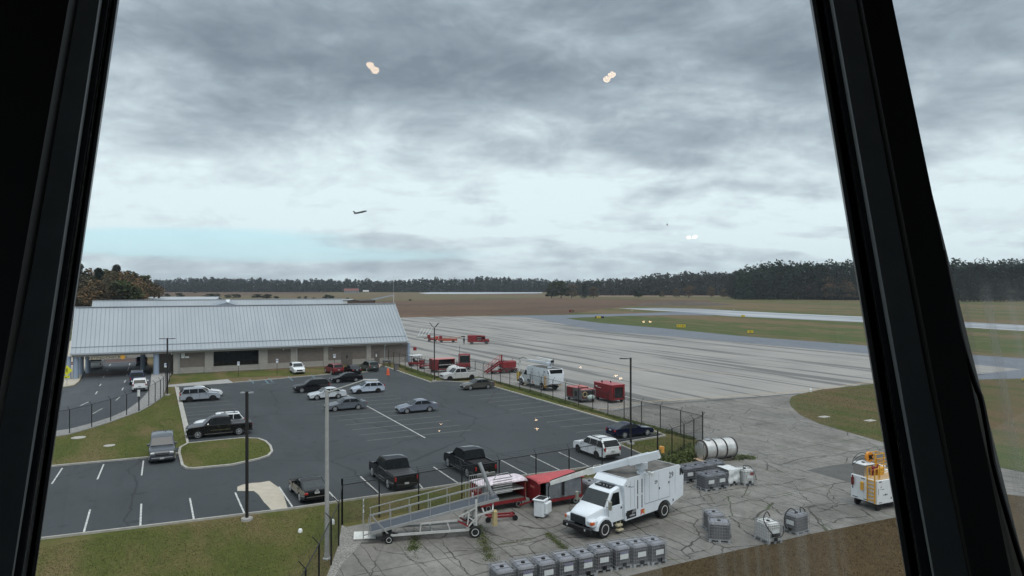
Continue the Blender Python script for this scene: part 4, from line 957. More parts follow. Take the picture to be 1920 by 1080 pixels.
for dy in (-.34,-.62): q.lathe((tur.x+.05, tur.y+.35+dy*-.8, 3.06), [(.07,0),(.07,.14),(.11,.16),(.11,.24)], 10)
q.build('roof_fitting', white_dirty, t)
Yt = 42.6
back = W2(atY(1236,852,41.9)); mid = W2(atY(1112,882,43.6)); tip = W2(atY(1032,906,44.2))
piv = W2(atY(1203,863,42.3))
q = MB(); dirb = (mid-back).normalized(); q.bar(back, back+dirb*1.9, .42, .44); q.bar(back+dirb*1.85, mid, .30, .32); up = Vector((0,0,1)); q.bar(back+dirb*.7+up*.27, mid+up*.16-dirb*.6, .10, .07)
bm_ = q.build('boom', truck_white, t)
q = MB(); q.bar(mid+dirb*-.1, mid+dirb*.4, .34, .38); q.build('boom_joint', white_dirty, bm_)
q = MB(); q.bar(mid, tip, .2, .22); q.bar(mid+up*.17, tip+up*.15, .06, .05); q.build('inner_boom', white_dirty, t)
q = MB(); q.path([mid+up*.28, mid.lerp(tip,.5)+up*.24, tip+up*.16, tip-up*.3+dirb*.15, tip-up*1.3+dirb*.1], .035, 6); q.build('boom_hose', black_m, t)
q = MB(); q.lathe(back-dirb*.1+up*.28, [(.10,0),(.10,.15),(.06,.2)], 10); q.bar(back-dirb*.22+up*.05, back-dirb*.22+up*.42, .2,.1); q.build('beacon', mat('amber_beacon',(.6,.28,.06),.35), t)
bk = W2(g(1015, 968, 0))
q = MB(Matrix.Translation(bk) @ Matrix.Rotation(R(-28)-ang+math.pi/2, 4, 'Z'))
q.cbox(-.42,.42,-.36,.36,.10,1.12,.08); q.cbox(-.36,.36,-.56,-.36,.32,.98,.05); q.cbox(-.47,.47,-.41,.41,1.08,1.16,.04)
bkt = q.build('bucket', white_paint, t)
q = MB(Matrix.Translation(bk) @ Matrix.Rotation(R(-28)-ang+math.pi/2, 4, 'Z')); q.box(-.36,.36,-.30,.30,1.162,1.172); q.build('bucket_opening', dark_void, bkt)
q = MB(Matrix.Translation(bk)); q.bar((.1,.1,.0),(.1,.1,.1),.9,.1); q.path([(-.5,0,.15),(-.55,.1,.9),(-.5,.1,1.3)],.03); q.build('bucket_base', black_m, bkt)
# second truck on the apron
t, fx, org, ang = bucket_truck((978,722.5), (1016.5,732), 'white bucket truck seen from behind on the apron beyond the fence, boom folded on top')
q = MB(); q.lathe((-.2,0,3.05), [(.3,0),(.25,.15),(.2,.5)], 14); q.cbox(-.55,.25,-.3,.3,3.5,3.85,.06); q.build('turret', truck_white, t)
q = MB(); q.bar((-.9,0,3.95),(.6,0,3.75),.42,.42); q.bar((.3,.1,3.75),(5.3,.1,3.62),.26,.28); b_ = q.build('boom', truck_white, t)
q = MB(); q.bar((-.7,-.3,4.1),(3.6,-.3,4.15),.2,.22); q.bar((5.2,.1,3.65),(7.2,.4,3.55),.22,.24); q.bar((7.2,.4,3.6),(7.5,.4,1.9),.18,.2); q.build('inner_boom', white_dirty, t)
q = MB(); q.path([(5.6,.1,3.7),(6.5,.3,4.0),(7.4,.4,3.7),(7.6,.4,2.6)],.04); q.build('boom_hose', black_m, t)
q = MB(); q.tube((-1.1,.0,3.5),(-1.1,0,4.4),.05); q.box(-1.2,-1.0,-.1,.3,3.9,4.2); q.build('beacon', black_m, t)
q = MB(); 
for y_ in (-1.24,.0,1.24):
    if y_: q.bar((-1.2,y_,.5),(-1.2,y_,2.1),.06,.08); q.bar((-.8,y_,.5),(-.8,y_,2.1),.06,.08)
q.build('outrigger', yellow_steel, t)
q = MB(); q.cbox(7.0,7.4,.35,.95,.5,1.8,.05); q.build('front_guard', mat('yellow_plastic',(.5,.36,.08),.6), t)
q = MB(); q.box(-2.02,-1.99,-.95,.95,2.52,2.96); q.build('rear_hatch', glass_m, t)

# ------------------------------------------------------------ IBC totes
tote_grey = mat('grey_liquid_plastic', (.115,.112,.118), .35, 0, .18, 1.5)
tote_top = mat('pale_tote_top', (.22,.225,.25), .5, 0, .16, 2.5)  # top shell has a lighter, bluer tone than the bottle
tote_white = mat('white_plastic', (.60,.60,.58), .4, 0, .1)
label_m = mat('paper_label', (.56,.58,.58), .6, 0, .12, 8)
pallet_m = mat('pallet_steel', (.34,.35,.36), .55, .4, .2)
def tote_mesh(bodym, topm, labelside=1):
    q = MB(); q.m(0).cbox(-.44,.44,-.545,.545,.17,1.0,.10)
    bm_ = q; q2 = MB(); q2.cbox(-.44,.44,-.545,.545,.97,1.10,.11); q2.add([(x,y,1.104) for x,y in ((-.34,-.44),(.34,-.44),(.34,.44),(-.34,.44))],[(0,1,2,3)])
    for y_ in (-.2,.2): q2.box(-.42,.42,y_-.012,y_+.012,1.102,1.125)
    for x_ in (-.3,.3): q2.box(x_-.03,x_+.03,-.5,.5,1.10,1.115)
    cg = MB(); w = .0075
    X, Yy = .465, .570
    for z in (.2,.37,.54,.71,.88,1.02,1.12):
        r_ = w if z < 1.1 else .016
        cg.path([(-X,-Yy,z),(X,-Yy,z),(X,Yy,z),(-X,Yy,z),(-X,-Yy,z)], r_, 5)
    for i in range(8):
        x_ = -X+2*X*i/7; cg.tube((x_,-Yy-.008,.16),(x_,-Yy-.008,1.13),w,5); cg.tube((x_,Yy+.008,.16),(x_,Yy+.008,1.13),w,5)
    for i in range(9):
        y_ = -Yy+2*Yy*i/8; cg.tube((-X-.008,y_,.16),(-X-.008,y_,1.13),w,5); cg.tube((X+.008,y_,.16),(X+.008,y_,1.13),w,5)
    cg.path([(-X,-.22,1.135),(X,-.22,1.135)],.014,5); cg.path([(-X,.22,1.135),(X,.22,1.135)],.014,5)
    pl = MB(); pl.box(-.48,.48,-.58,.58,.13,.165)
    for x_ in (-.42,0,.42):
        for y_ in (-.52,0,.52): pl.box(x_-.07,x_+.07,y_-.07,y_+.07,.02,.13)
    for x_ in (-.43,0,.43): pl.box(x_-.07,x_+.07,-.6,.6,0,.022)
    cp = MB(); cp.lathe((0,0,1.10), [(.10,0),(.10,.05),(.085,.055)], 14)
    lb = MB(); lb.box(-.25,.25,-.595,-.589,.52,.78)
    vl = MB(); vl.tube((0,-.56,.25),(0,-.68,.25),.05,10); vl.box(-.1,.1,-.66,-.6,.17,.34)
    return [('bottle',q,bodym),('top_shell',q2,topm),('cage',cg,mat('cage_steel',(.26,.27,.28),.5,.4,.15)),('pallet',pl,pallet_m),('cap',cp,dark_void),('label',lb,label_m),('valve',vl,black_m)]
TM = {}
def tote(p, rz, label, group, kind='grey', lab=True, small=False, scale=None, extra=None):
    if kind not in TM:
        TM[kind] = []
        for nm, q, m_ in tote_mesh(*{'grey':(tote_grey,tote_top),'dark':(mat('dark_liquid_plastic',(.075,.08,.095),.35,0,.15,1.5),mat('dark_tote_top',(.12,.125,.15),.4,0,.2,2)),'white':(tote_white,tote_white)}[kind]):
            o = q.build(nm, m_); TM[kind].append((nm, o.data)); bpy.data.objects.remove(o)
    t = thing('liquid_tote', label, 'liquid tote', p, rz, group)
    bot = None
    for nm, me in TM[kind]:
        if nm == 'label' and not lab: continue
        link(nm, me, t)
    if small:        # second, darker-printed label above the white one
        MB().box(-.25,.25,-.597,-.590,.80,.92).build('printed_label', mat('blue_print_label',(.17,.17,.24),.6,0,.4,12), t)
    return t
row = [(940.7,1060.7),(980.5,1053),(1018.5,1046),(1056,1039),(1091,1033),(1122.5,1023.7),(1158.5,1018),(1191.7,1014),(1224,1010)]
pr = [g(x,y,1.15) for x,y in row]; rang = math.atan2(pr[-1].y-pr[0].y, pr[-1].x-pr[0].x)
ords = ['leftmost grey caged tote of the foreground row, cut by the picture edge','second grey tote from the left in the foreground row','third grey tote from the left in the foreground row','fourth grey tote from the left, with a printed strip above its label',
 'fifth grey tote, the middle one of the foreground row','sixth grey tote from the left, set back a little in the foreground row','seventh grey tote from the left, printed strip over its white label','second grey tote from the right end of the foreground row','rightmost grey tote at the end of the foreground row']
for i, p in enumerate(pr):
    tote((p.x,p.y,0), rang+[.02,-.03,.015,-.02,.03,-.04,.01,-.015,.035][i], ords[i], 'grey liquid totes in the foreground row', 'grey', small=i in (1,3,4,6))
cl = [((1285,873),'dark','back-left dark tote of the cluster, partly behind the truck body'),((1304,870),'dark','second dark tote in the back row of the cluster'),((1322.7,866.7),'dark','third dark tote in the back row of the cluster'),((1342,863),'dark','dark tote at the back right of the cluster, next to the tank'),
      ((1323.7,886.7),'dark','front-left dark tote of the cluster with a small label'),((1344,883.5),'dark','front dark tote of the cluster touching the silver cover')]
for (px_, k_, lb_) in cl:
    p = g(px_[0],px_[1],1.15); tote((p.x,p.y,0), R(24)+rnd.uniform(-.04,.04), lb_, 'dark liquid totes clustered by the tank', k_, lab=('front' in lb_ or 'left' in lb_))
p = g(1366,877,1.15); tcov = tote((p.x,p.y,0), R(24), 'tote hidden under a crinkled silver-white cover', None, 'dark', lab=False)
q = MB(); nn = 13; vs = []
rr = random.Random(5)
def cover_pt(u_, v_):   # sheet lying on top and hanging over the front
    if v_ < .5: y_ = .64-(v_/.5)*1.27; z_ = 1.165+.02*math.sin(u_*9+v_*7)
    else: y_ = -.635-.05*math.sin(u_*14+v_*5)*1-.03*math.sin(v_*21+u_*4); z_ = 1.165-(v_-.5)/.5*1.0
    return (-.54+1.08*u_+.01*math.sin(v_*20), y_+rr.uniform(-.012,.012), z_+rr.uniform(-.01,.01))
for j in range(25):
    for i in range(nn): vs.append(cover_pt(i/(nn-1), j/24))
q.add(vs, [(j*nn+i,j*nn+i+1,(j+1)*nn+i+1,(j+1)*nn+i) for j in range(24) for i in range(nn-1)])
cv = q.build('cover', mat('silver_tarpaulin',(.62,.64,.64),.42,.1,.1,3), None, True, fix=False); cv.location = tcov.location; cv.rotation_euler = tcov.rotation_euler
sm = cv.modifiers.new('thick','SOLIDIFY'); sm.thickness = .012
tag(cv, 'crinkled silver-white tarpaulin draped over one tote of the cluster', 'tarpaulin')
def hose_obj(pts, r, label, m=black_m, par=None):
    # smooth the path with a Catmull-Rom spline
    P_ = [Vector(x) for x in pts]; out = []
    for i in range(len(P_)-1):
        a_, b_, c_, d_ = P_[max(i-1,0)], P_[i], P_[i+1], P_[min(i+2,len(P_)-1)]
        for k_ in range(8):
            s_ = k_/8; out.append(.5*((2*b_)+(c_-a_)*s_+(2*a_-5*b_+4*c_-d_)*s_*s_+(3*b_-a_-3*c_+d_)*s_**3))
    out.append(P_[-1]); q = MB(); q.path(out, r, 8)
    return q.build('hose', m, par, True)
p = g(1396,877,1.15); tw = tote((p.x,p.y,0), R(20), 'white tote with a black hose at the right end of the cluster', None, 'white', lab=True); hose_obj([(-.3,-.3,1.16),(.0,.1,1.3),(.5,.0,1.2),(.62,-.4,.7),(.5,-.66,.35)], .03, '', par=tw)
MB().box(.02,.3,-.625,-.619,.75,.95).build('hazard_label', red_paint, tw)
p = g(1338,958,1.15); tote((p.x,p.y,0), R(8), 'grey tote of the mid-pad pair, standing behind its partner', 'grey totes standing in a pair on the pad', 'grey')
p = g(1348,974.5,1.15); tote((p.x,p.y,0), R(79), 'grey tote of the mid-pad pair, standing in front without a label', 'grey totes standing in a pair on the pad', 'grey', lab=False)
p = g(1440,975,1.15); tw = tote((p.x,p.y,0), R(22), 'white tote looped by a long black hose, nearest the brown turf', None, 'white', lab=True)
hose_obj([(.45,.35,1.2),(.1,.2,1.55),(-.5,-.2,1.35),(-.56,-.6,.95),(-.3,-.75,.6),(.1,-.8,.42),(.45,-.72,.6),(.55,-.6,.95)], .032, '', par=tw)
MB().box(-.3,.32,-.63,-.62,.40,.58).build('dark_panel', black_m, tw)
p = g(1493,960,1.15); tw = tote((p.x,p.y,0), R(-57), 'lone grey tote with black hose and tap on top, left of the white service cart', None, 'grey', lab=True)
hose_obj([(.2,-.2,1.2),(0,-.5,1.45),(-.2,-.75,1.1),(-.25,-.75,.5),(-.2,-.62,.25)], .03, '', par=tw)
hose_obj([(.1,.25,1.12),(.1,.25,1.4),(.2,.45,1.3),(.25,.5,1.15)], .03, '', par=tw)
p = g(1105,900,1.15); tote((p.x,p.y,0), R(24), 'grey tote half hidden between the red-roofed cart and the bucket truck', None, 'grey', lab=False)

# ------------------------------------------------------------ tank on skids
c = g(1343,862); t = thing('storage_tank', 'silver cylindrical storage tank with black hoops lying by the fence corner', 'tank', c, R(22))
shin = mat('dull_stainless', (.60,.59,.57), .32, .6, .25, 1.5)
rT, hT = .80, .93
q = MB(); q.lathe((0,0,hT), [(rT*.2,-1.66),(rT*.85,-1.62),(rT,-1.5),(rT,1.5),(rT*.85,1.62),(rT*.2,1.66)], 36, 'x'); q.build('shell', shin, t, True)
q = MB()
for x_ in (-1.5,-.5,.5,1.5): q.lathe((x_,0,hT), [(rT*.9,-.065),(rT+.03,-.065),(rT+.03,.065),(rT*.9,.065)], 36, 'x')
q.build('hoop', mat('tar_hoop',(.018,.016,.014),.8), t)
q = MB(); q.lathe((0,0,hT), [(rT*.97,-1.60),(rT*.97,-1.545)], 36, 'x'); q.build('end_cap', mat('rust_streaked_end',(.25,.215,.175),.5,.4,.5,1.2), t)
q = MB()
for y_ in (-.45,-.15,.2,.5): q.box(-1.63,-1.605,y_-.04,y_+.02,hT-.55,hT+.6)
q.build('rust_streak', mat('rust',(.07,.045,.03),.9,0,.3), t)
q = MB(); q.box(-1.9,1.5,-.7,-.5,0,.16).box(-1.9,1.5,.5,.7,0,.16).box(-1.2,-1.0,-.7,.7,.1,.4).box(1.0,1.2,-.7,.7,.1,.4); q.build('skid', mat('dark_timber',(.06,.05,.04),.9), t)
MB().box(-2.05,-1.6,-.75,.35,.17,.22).build('board', mat('weathered_board',(.42,.30,.20),.9,0,.3), t)
q = MB(); q.lathe((-.9,0,hT+rT-.02), [(.28,0),(.28,.07),(.2,.1)], 16); q.tube((-.5,0,hT+rT),(.1,.05,hT+rT+.02),.05); q.build('manhole', galv, t)

# ------------------------------------------------------------ passenger ramp
pa, pb = g(729,1019), g(890,1007); d = pb-pa; ra = math.atan2(d.y,d.x)
t = thing('boarding_ramp', 'long wheeled aluminium boarding ramp with handrails rising towards the baggage carts', 'boarding ramp', pa, ra)
# local: x along the ramp, y away from the camera, z up.
Lx = d.length
def dz(x): return .62+(x+1.0)*.2 if x > -1.0 else .62
x0, x1 = -1.05, Lx+1.45; Wd = 1.35; y0 = .1
q = MB(); q.add([(x0,y0,dz(x0)),(x1,y0,dz(x1)),(x1,y0+Wd,dz(x1)),(x0,y0+Wd,dz(x0)),(x0,y0,dz(x0)-.06),(x1,y0,dz(x1)-.06),(x1,y0+Wd,dz(x1)-.06),(x0,y0+Wd,dz(x0)-.06)],[(0,1,2,3),(7,6,5,4),(0,4,5,1),(2,6,7,3),(1,5,6,2),(0,3,7,4)])
q.build('deck', mat('blue_grey_deck',(.075,.085,.105),.6,.3,.15), t)
for yy in (y0, y0+Wd):
    q = MB()
    q.bar((x0,yy,dz(x0)-.03),(x1,yy,dz(x1)-.03),.07,.16)
    q.bar((x0-.0,yy,dz(x0)+1.0),(x1-.6,yy,dz(x1-.6)+1.0),.05,.05); q.bar((x0,yy,dz(x0)+.52),(x1-.6,yy,dz(x1-.6)+.52),.04,.04)
    k_ = int((x1-x0)/1.0)
    for i in range(k_): x_ = x0+.05+i*(x1-.7-x0)/(k_-1); q.bar((x_,yy,dz(x_)),(x_,yy,dz(x_)+1.0),.04,.04)
    q.build('handrail', alu, t)
# lower end gate with curved bars
q = MB()
for z_ in (.55,.9,1.25,1.55): q.bar((x0-.35,y0+.2,z_),(x0-.35,y0+Wd+.1,z_+.12),.04,.04)
q.bar((x0-.35,y0+.15,.3),(x0-.35,y0+.15,1.75),.06,.06); q.bar((x0-.35,y0+Wd+.1,.4),(x0-.35,y0+Wd+.1,2.1),.07,.07); q.bar((x0-.35,y0+.15,.45),(x0,y0,.6),.05,.05); q.bar((x0-.35,y0+Wd,.45),(x0,y0+Wd,.6),.05,.05)
for z_ in (1.3,1.65,2.0): q.path([(x0-.35,y0+Wd-.2,z_-.05),(x0-.35,y0+Wd-.2,z_+.08),(x0-.32,y0+Wd+.1,z_+.12)],.03)
q.build('end_gate', alu, t)
q = MB(); q.bar((x0-.05,y0-.02,.45),(x0-.05,y0-.02,1.5),.05,.05); q.bar((x0+.15,y0-.05,1.55),(0.1,y0-.05,.35),.07,.07); q.bar((x0+.15,y0-.05,1.55),(x0+.25,y0-.05,1.72),.07,.07); q.build('brace', alu, t)
# chassis
q = MB(); q.bar((-.2,y0-.02,.42),(Lx+.05,y0-.02,.42),.07,.13); q.bar((-.2,y0+Wd,.42),(Lx+.05,y0+Wd,.42),.07,.13); q.bar((1.8,y0,.95),(Lx-1.0,y0,1.0),.07,.09); q.bar((1.8,y0,.95),(1.75,y0,.45),.06,.06); q.bar((Lx-1.6,y0,1.0),(Lx-1.4,y0,.45),.06,.06)
q.bar((-.2,y0,.42),(-.2,y0+Wd,.42),.07,.1); q.bar((Lx*.5,y0,.42),(Lx*.5,y0+Wd,.42),.07,.1)
for yy in (y0-.02, y0+Wd):
    q.bar((Lx+.1,yy,.35),(Lx+.1,yy,2.12),.11,.11); q.bar((Lx-.3,yy,1.5),(Lx-.45,yy,.42),.07,.07); q.bar((Lx+.1,yy,1.1),(Lx-.5,yy,.42),.07,.07); q.bar((Lx-.9,yy,1.2),(Lx+.05,yy,1.65),.07,.07); q.bar((Lx-.4,yy,1.2),(Lx+.1,yy,.8),.06,.06)
q.bar((Lx+.1,y0,.45),(Lx+.1,y0+Wd,.45),.1,.1)
q.bar((Lx+.15,y0-.02,1.2),(Lx+1.05,y0-.15,1.48),.09,.09); q.bar((Lx+1.05,y0-.15,1.48),(Lx+1.15,y0+.3,1.85),.08,.08); q.bar((Lx+.55,y0-.1,1.35),(Lx+.45,y0,1.62),.07,.07)
q.build('undercarriage', mat('ramp_frame_paint',(.50,.50,.48),.55,0,.15), t)
q = MB(); q.bar((Lx-.95,y0,.95),(Lx-.35,y0,.62),.12,.08); q.bar((Lx-.8,y0+.5,1.0),(Lx-.2,y0+.4,.65),.08,.08); q.build('red_strut', red_paint, t)
for x_, y_, r_ in ((0,-.05,.23),(0,y0+Wd+.05,.23),(Lx,-.12,.34),(Lx,y0+Wd+.12,.34)):
    wheel(t, 'wheel', x_, y_, r_, .16, white_rim, -1 if y_ < .5 else 1)
q = MB(); q.box(-.35,.1,-.02,.4,.35,.55); q.tube((.0,.0,.25),(0,.2,.62),.05); q.bar((0.1,.1,.6),(.5,.1,.45),.1,.08); q.build('jack_mount', black_m, t)
# cage at the upper end
q = MB(); cx = x1-1.1
for z_ in range(7): q.bar((cx+.75,y0+.1,dz(x1)+.25+z_*.14),(cx+1.95,y0+.3,dz(x1)+.32+z_*.14),.025,.05)
for i in range(9): x_ = cx-.5+i*.13; q.bar((x_,y0+Wd-.3,dz(x1)+.15),(x_,y0+Wd-.3,dz(x1)+1.15),.025,.025)
q.bar((cx-.5,y0+Wd-.3,dz(x1)+1.15),(cx+.7,y0+Wd-.3,dz(x1)+1.25),.04,.04); q.path([(cx+.8,y0+.1,dz(x1)+1.1),(cx+1.0,y0+.2,dz(x1)+1.35),(cx+1.7,y0+.4,dz(x1)+1.4),(cx+1.95,y0+.4,dz(x1)+1.1)],.025)
for x_ in (cx-.2,cx+.25): q.bar((x_,y0,dz(x_)),(x_+.1,y0+.0,dz(x_)+1.1),.03,.03)
q.build('upper_cage', alu, t)
q = MB(); q.tube((cx+.05,y0+.6,dz(x1)+2.0),(cx+.75,y0+.25,dz(x1)+.1),.11,12); q.build('support_cylinder', galv, t)
q = MB(); q.cbox(cx+.7,cx+1.0,y0-.1,y0+.2,.55,1.45,.08); q.build('wrapped_pad', mat('yellowed_wrap',(.42,.33,.17),.8,0,.2), t)
# board at the ramp's foot
p = g(684,1003,.2); b = MB(); b.cbox(-.62,.62,-.3,.3,0,.06,.01); o = b.build('white_board', white_dirty); o.location = (p.x,p.y,.16); o.rotation_euler = (R(24),0,ra-.05); tag(o, 'white board lying flat on the ramp tongue beside the gravel', 'board')
# red axle dolly under the ramp's upper end
p = g(940,977); t = thing('tow_dolly', 'low red steel tow dolly on the concrete in front of the open baggage cart', 'dolly', p, R(14))
q = MB(); q.bar((-.9,0,.28),(.9,0,.28),.12,.1); q.bar((-.9,.5,.28),(.9,.5,.28),.1,.1); q.bar((-.7,0,.28),(-.7,.5,.28),.1,.08); q.bar((.7,0,.28),(.7,.5,.28),.1,.08); q.bar((-.5,0,.3),(-.5,0,.55),.08,.08); q.build('frame', red_paint, t)
for x_, y_ in ((-.85,-.1),(.85,-.1),(.85,.6)): wheel(t,'wheel',x_,y_,.17,.1,rim_dark,-1)

# ------------------------------------------------------------ baggage carts
def baggage_cart(p, rz, L, W, H, roofm, sidem, label, curtain, group, shelf=True, ends=True):
    t = thing('baggage_cart', label, 'baggage cart', p, rz, group)
    q = MB(); q.box(-L/2,L/2,-W/2,W/2,.48,.60); q.bar((-L/2,-W/2-.01,.5),(L/2,-W/2-.01,.5),.06,.16); q.bar((-L/2,0,.42),(-L/2-1.0,0,.3),.08,.08); q.build('deck', red_paint, t)
    for s_ in (-1, 1):
        x0_, x1_ = (-L/2, -L/2+.06) if s_ < 0 else (L/2-.06, L/2)
        q = MB(); q.box(x0_,x1_,-W/2,W/2,.6,H-.02); q.build('end_panel', sidem, t)
        q = MB(); q.box((x0_+x1_)/2-(.06 if s_<0 else -.034),(x0_+x1_)/2-(.034 if s_<0 else -.06),-.25,.25,1.3,1.42); q.build('stencil', mat('pale_red_stencil',(.45,.12,.10),.6), t)
    q = MB(); n_ = 9; vs = []
    for x_ in (-L/2-.12, -L/2+.12, L/2-.12, L/2+.12):
        for i in range(n_):
            k_ = -1+2*i/(n_-1); e_ = .06 if abs(x_) > L/2 else 0
            vs.append((x_, (W/2+.10)*k_, H+.09*(1-k_*k_)**.8-e_-(.06 if abs(k_)==1 else 0)))
    q.add(vs, [(j*n_+i,(j+1)*n_+i,(j+1)*n_+i+1,j*n_+i+1) for j in range(3) for i in range(n_-1)])
    o = q.build('roof', roofm, t, True, fix=False); sm = o.modifiers.new('thick','SOLIDIFY'); sm.thickness = .05; sm.offset = -1
    q = MB()
    for x_ in (-L/2+.05, L/2-.05):
        for y_ in (-W/2+.03, W/2-.03): q.bar((x_,y_,.6),(x_,y_,H),.06,.06)
    q.build('post', sidem, t)
    if shelf:
        MB().box(-L/2+.06,L/2-.06,-W/2+.1,W/2-.05,1.18,1.22).build('shelf', white_dirty, t)
        MB().box(-L/2+.06,L/2-.06,W/2-.05,W/2-.01,.6,H-.05).build('back_curtain', mat('dark_canvas',(.02,.025,.035),.8), t)
        MB().box(-L/2+.06,L/2-.06,-W/2+.05,W/2-.06,.602,.62).build('floor_mat', mat('dusty_floor',(.11,.11,.10),.9,0,.3), t)
    if curtain:
        q = MB(); m_ = 24; vs = []
        for z_ in (.62, H-.08):
            for i in range(m_): x_ = -L/2+.5+(L-.6)*i/(m_-1); vs.append((x_, -W/2-.02+.035*math.sin(i*1.4)*(1 if z_<1 else .4), z_))
        q.add(vs, [(i,i+1,m_+i+1,m_+i) for i in range(m_-1)]); q.build('curtain', curtain, t, fix=False)
        MB().box(-L/2+.1,L/2-.1,W/2-.05,W/2-.02,.6,H-.05).build('back_curtain', mat('dark_canvas',(.02,.025,.035),.8), t)
        q = MB(); q.box(.02,.22,-W/2-.07,-W/2-.06,.75,H-.2); q.build('curtain_gap', dark_void, t)
    for x_ in (-L/2+.55, L/2-.55):
        for s_ in (-1, 1): wheel(t,'wheel',x_,s_*(W/2-.05),.27,.16,rim_m,s_)
    return t
cur = mat('clear_curtain', (.16,.175,.19), .3, 0, .25, 3)
c1 = g(897,909,1.9); c2_ = g(990,895,1.9); mid_ = (c1+c2_)/2; ca = math.atan2(c2_.y-c1.y, c2_.x-c1.x); nrm = Vector((-math.sin(ca), math.cos(ca), 0))
p = mid_+nrm*.78; baggage_cart((p.x,p.y,0), ca, 3.3, 1.5, 1.82, pink_white, red_paint, 'open baggage cart with a peeling white roof behind the boarding ramp', None, 'baggage carts behind the fence')
c1 = g(1009,902.5,1.9); p = c1+Vector((math.cos(ca),math.sin(ca),0))*1.75+nrm*.85; baggage_cart((p.x,p.y,0), ca+.03, 3.4, 1.65, 1.85, red_faded, red_paint, 'red-roofed baggage cart with clear plastic curtains behind the bucket truck boom', cur, 'baggage carts behind the fence', shelf=False)

# ------------------------------------------------------------ white service cart by the window post
pc = g(1645,961); pl_ = g(1595,944.5)
dv = pl_-pc; Wc = dv.length; ca = math.atan2(dv.y,dv.x)   # local x along the left flank, away
t = thing('service_cart', 'white enclosed service cart with yellow ladder, railings and engine on top', 'service cart', pc, ca-math.pi/2)
# local: x to the right, y away; origin at the near-left bottom corner
Lc = 3.6; Hb, Ht = .50, 2.02
cwh = mat('cart_white', (.70,.72,.73), .4, 0, .06, 2, coat=.3)
MB().cbox(0,Lc,0,Wc,Hb,Ht,.04).build('housing', cwh, t)
MB().box(.06,Lc-.06,.05,Wc*.55,Ht+.003,Ht+.03).build('walkway', mat('tan_deck',(.50,.34,.18),.8,0,.12), t)
sx = mat('stainless_box',(.46,.44,.42),.3,.8,.1)
o = MB().box(.12,1.0,Wc-.95,Wc-.08,Ht+.003,Ht+.72).build('tank_box', sx, t); q = MB(); q.cbox(.07,1.05,Wc-1.0,Wc-.03,Ht+.722,Ht+.78,.02); l_ = q.build('lid', cwh, o); MB().box(.48,.62,Wc-.6,Wc-.42,Ht+.781,Ht+.83).build('vent', dark_void, l_)
# ladder on the left flank near the corner
q = MB()
for y_ in (.12,.66): q.bar((-.09,y_,Hb+.02),(-.09,y_,Ht+.72),.05,.07); q.bar((-.09,y_,Ht+.72),(.25,y_,Ht+.72),.04,.04); q.bar((.25,y_,Ht+.72),(.25,y_,Ht+.03),.04,.04)
for k_ in range(6): q.box(-.14,-.05,.12,.66,Hb+.18+k_*.25,Hb+.23+k_*.25)
q.build('ladder', yellow_steel, t)
q = MB()
for (xa_,ya_,xb_,yb_) in ((.35,.1,1.6,.1),(1.6,.1,2.9,.1),(1.6,.1,1.6,1.3),(1.6,1.3,2.9,1.3),(2.9,.1,2.9,1.3)):
    for z_ in (.5,.95): q.bar((xa_,ya_,Ht+z_),(xb_,yb_,Ht+z_),.045,.045)
for x_,y_ in ((.35,.1),(1.6,.1),(2.9,.1),(1.6,1.3),(2.9,1.3)): q.bar((x_,y_,Ht),(x_,y_,Ht+.97),.045,.045)
for (xa_,ya_,xb_,yb_) in ((1.05,1.0,1.9,1.0),(1.05,1.6,1.9,1.6),(1.05,1.0,1.05,1.6),(1.9,1.0,1.9,1.6)):
    for z_ in (.75,1.35): q.bar((xa_,ya_,Ht+z_),(xb_,yb_,Ht+z_),.045,.045)
for x_,y_ in ((1.05,1.0),(1.9,1.0),(1.05,1.6),(1.9,1.6)): q.bar((x_,y_,Ht),(x_,y_,Ht+1.4),.05,.05)
q.build('railing', yellow_steel, t)
q = MB(); q.cbox(1.1,1.6,.75,1.2,Ht+.02,Ht+.55,.06); q.tube((1.05,.9,Ht+.4),(1.6,.9,Ht+.4),.16,12); q.build('engine', yellow_steel, t)
q = MB(); q.lathe((.95,1.35,Ht+1.15), [(.25,-.09),(.33,-.08),(.33,.08),(.25,.09)], 18, 'y'); q.build('hose_reel', amber, t); q = MB(); q.lathe((.95,1.25,Ht+1.15), [(.13,-.03),(.13,.03)], 12, 'y'); q.bar((.78,1.2,Ht+1.0),(1.12,1.2,Ht+1.3),.05,.05); q.bar((.78,1.2,Ht+1.3),(1.12,1.2,Ht+1.0),.05,.05); q.build('reel_hub', black_m, t)
q = MB(); q.cbox(.72,1.05,.9,1.3,Ht+.02,Ht+.6,.05); q.tube((.75,.8,Ht+.2),(1.1,.8,Ht+.75),.06); q.tube((.6,1.0,Ht+.3),(1.0,.8,Ht+.5),.07); q.build('pump', red_paint, t)
for k_ in range(3): hose_obj([(.9,1.3,Ht+1.2-.1*k_),(.5,1.5,Ht+1.45-.2*k_),(.1,1.7,Ht+1.2-.2*k_),(-.1,1.8,Ht+.8-.1*k_)], .018, '', par=t)
MB().cbox(1.9,2.8,1.5,1.95,Ht+.02,Ht+.35,.05).build('top_cabinet', cwh, t)
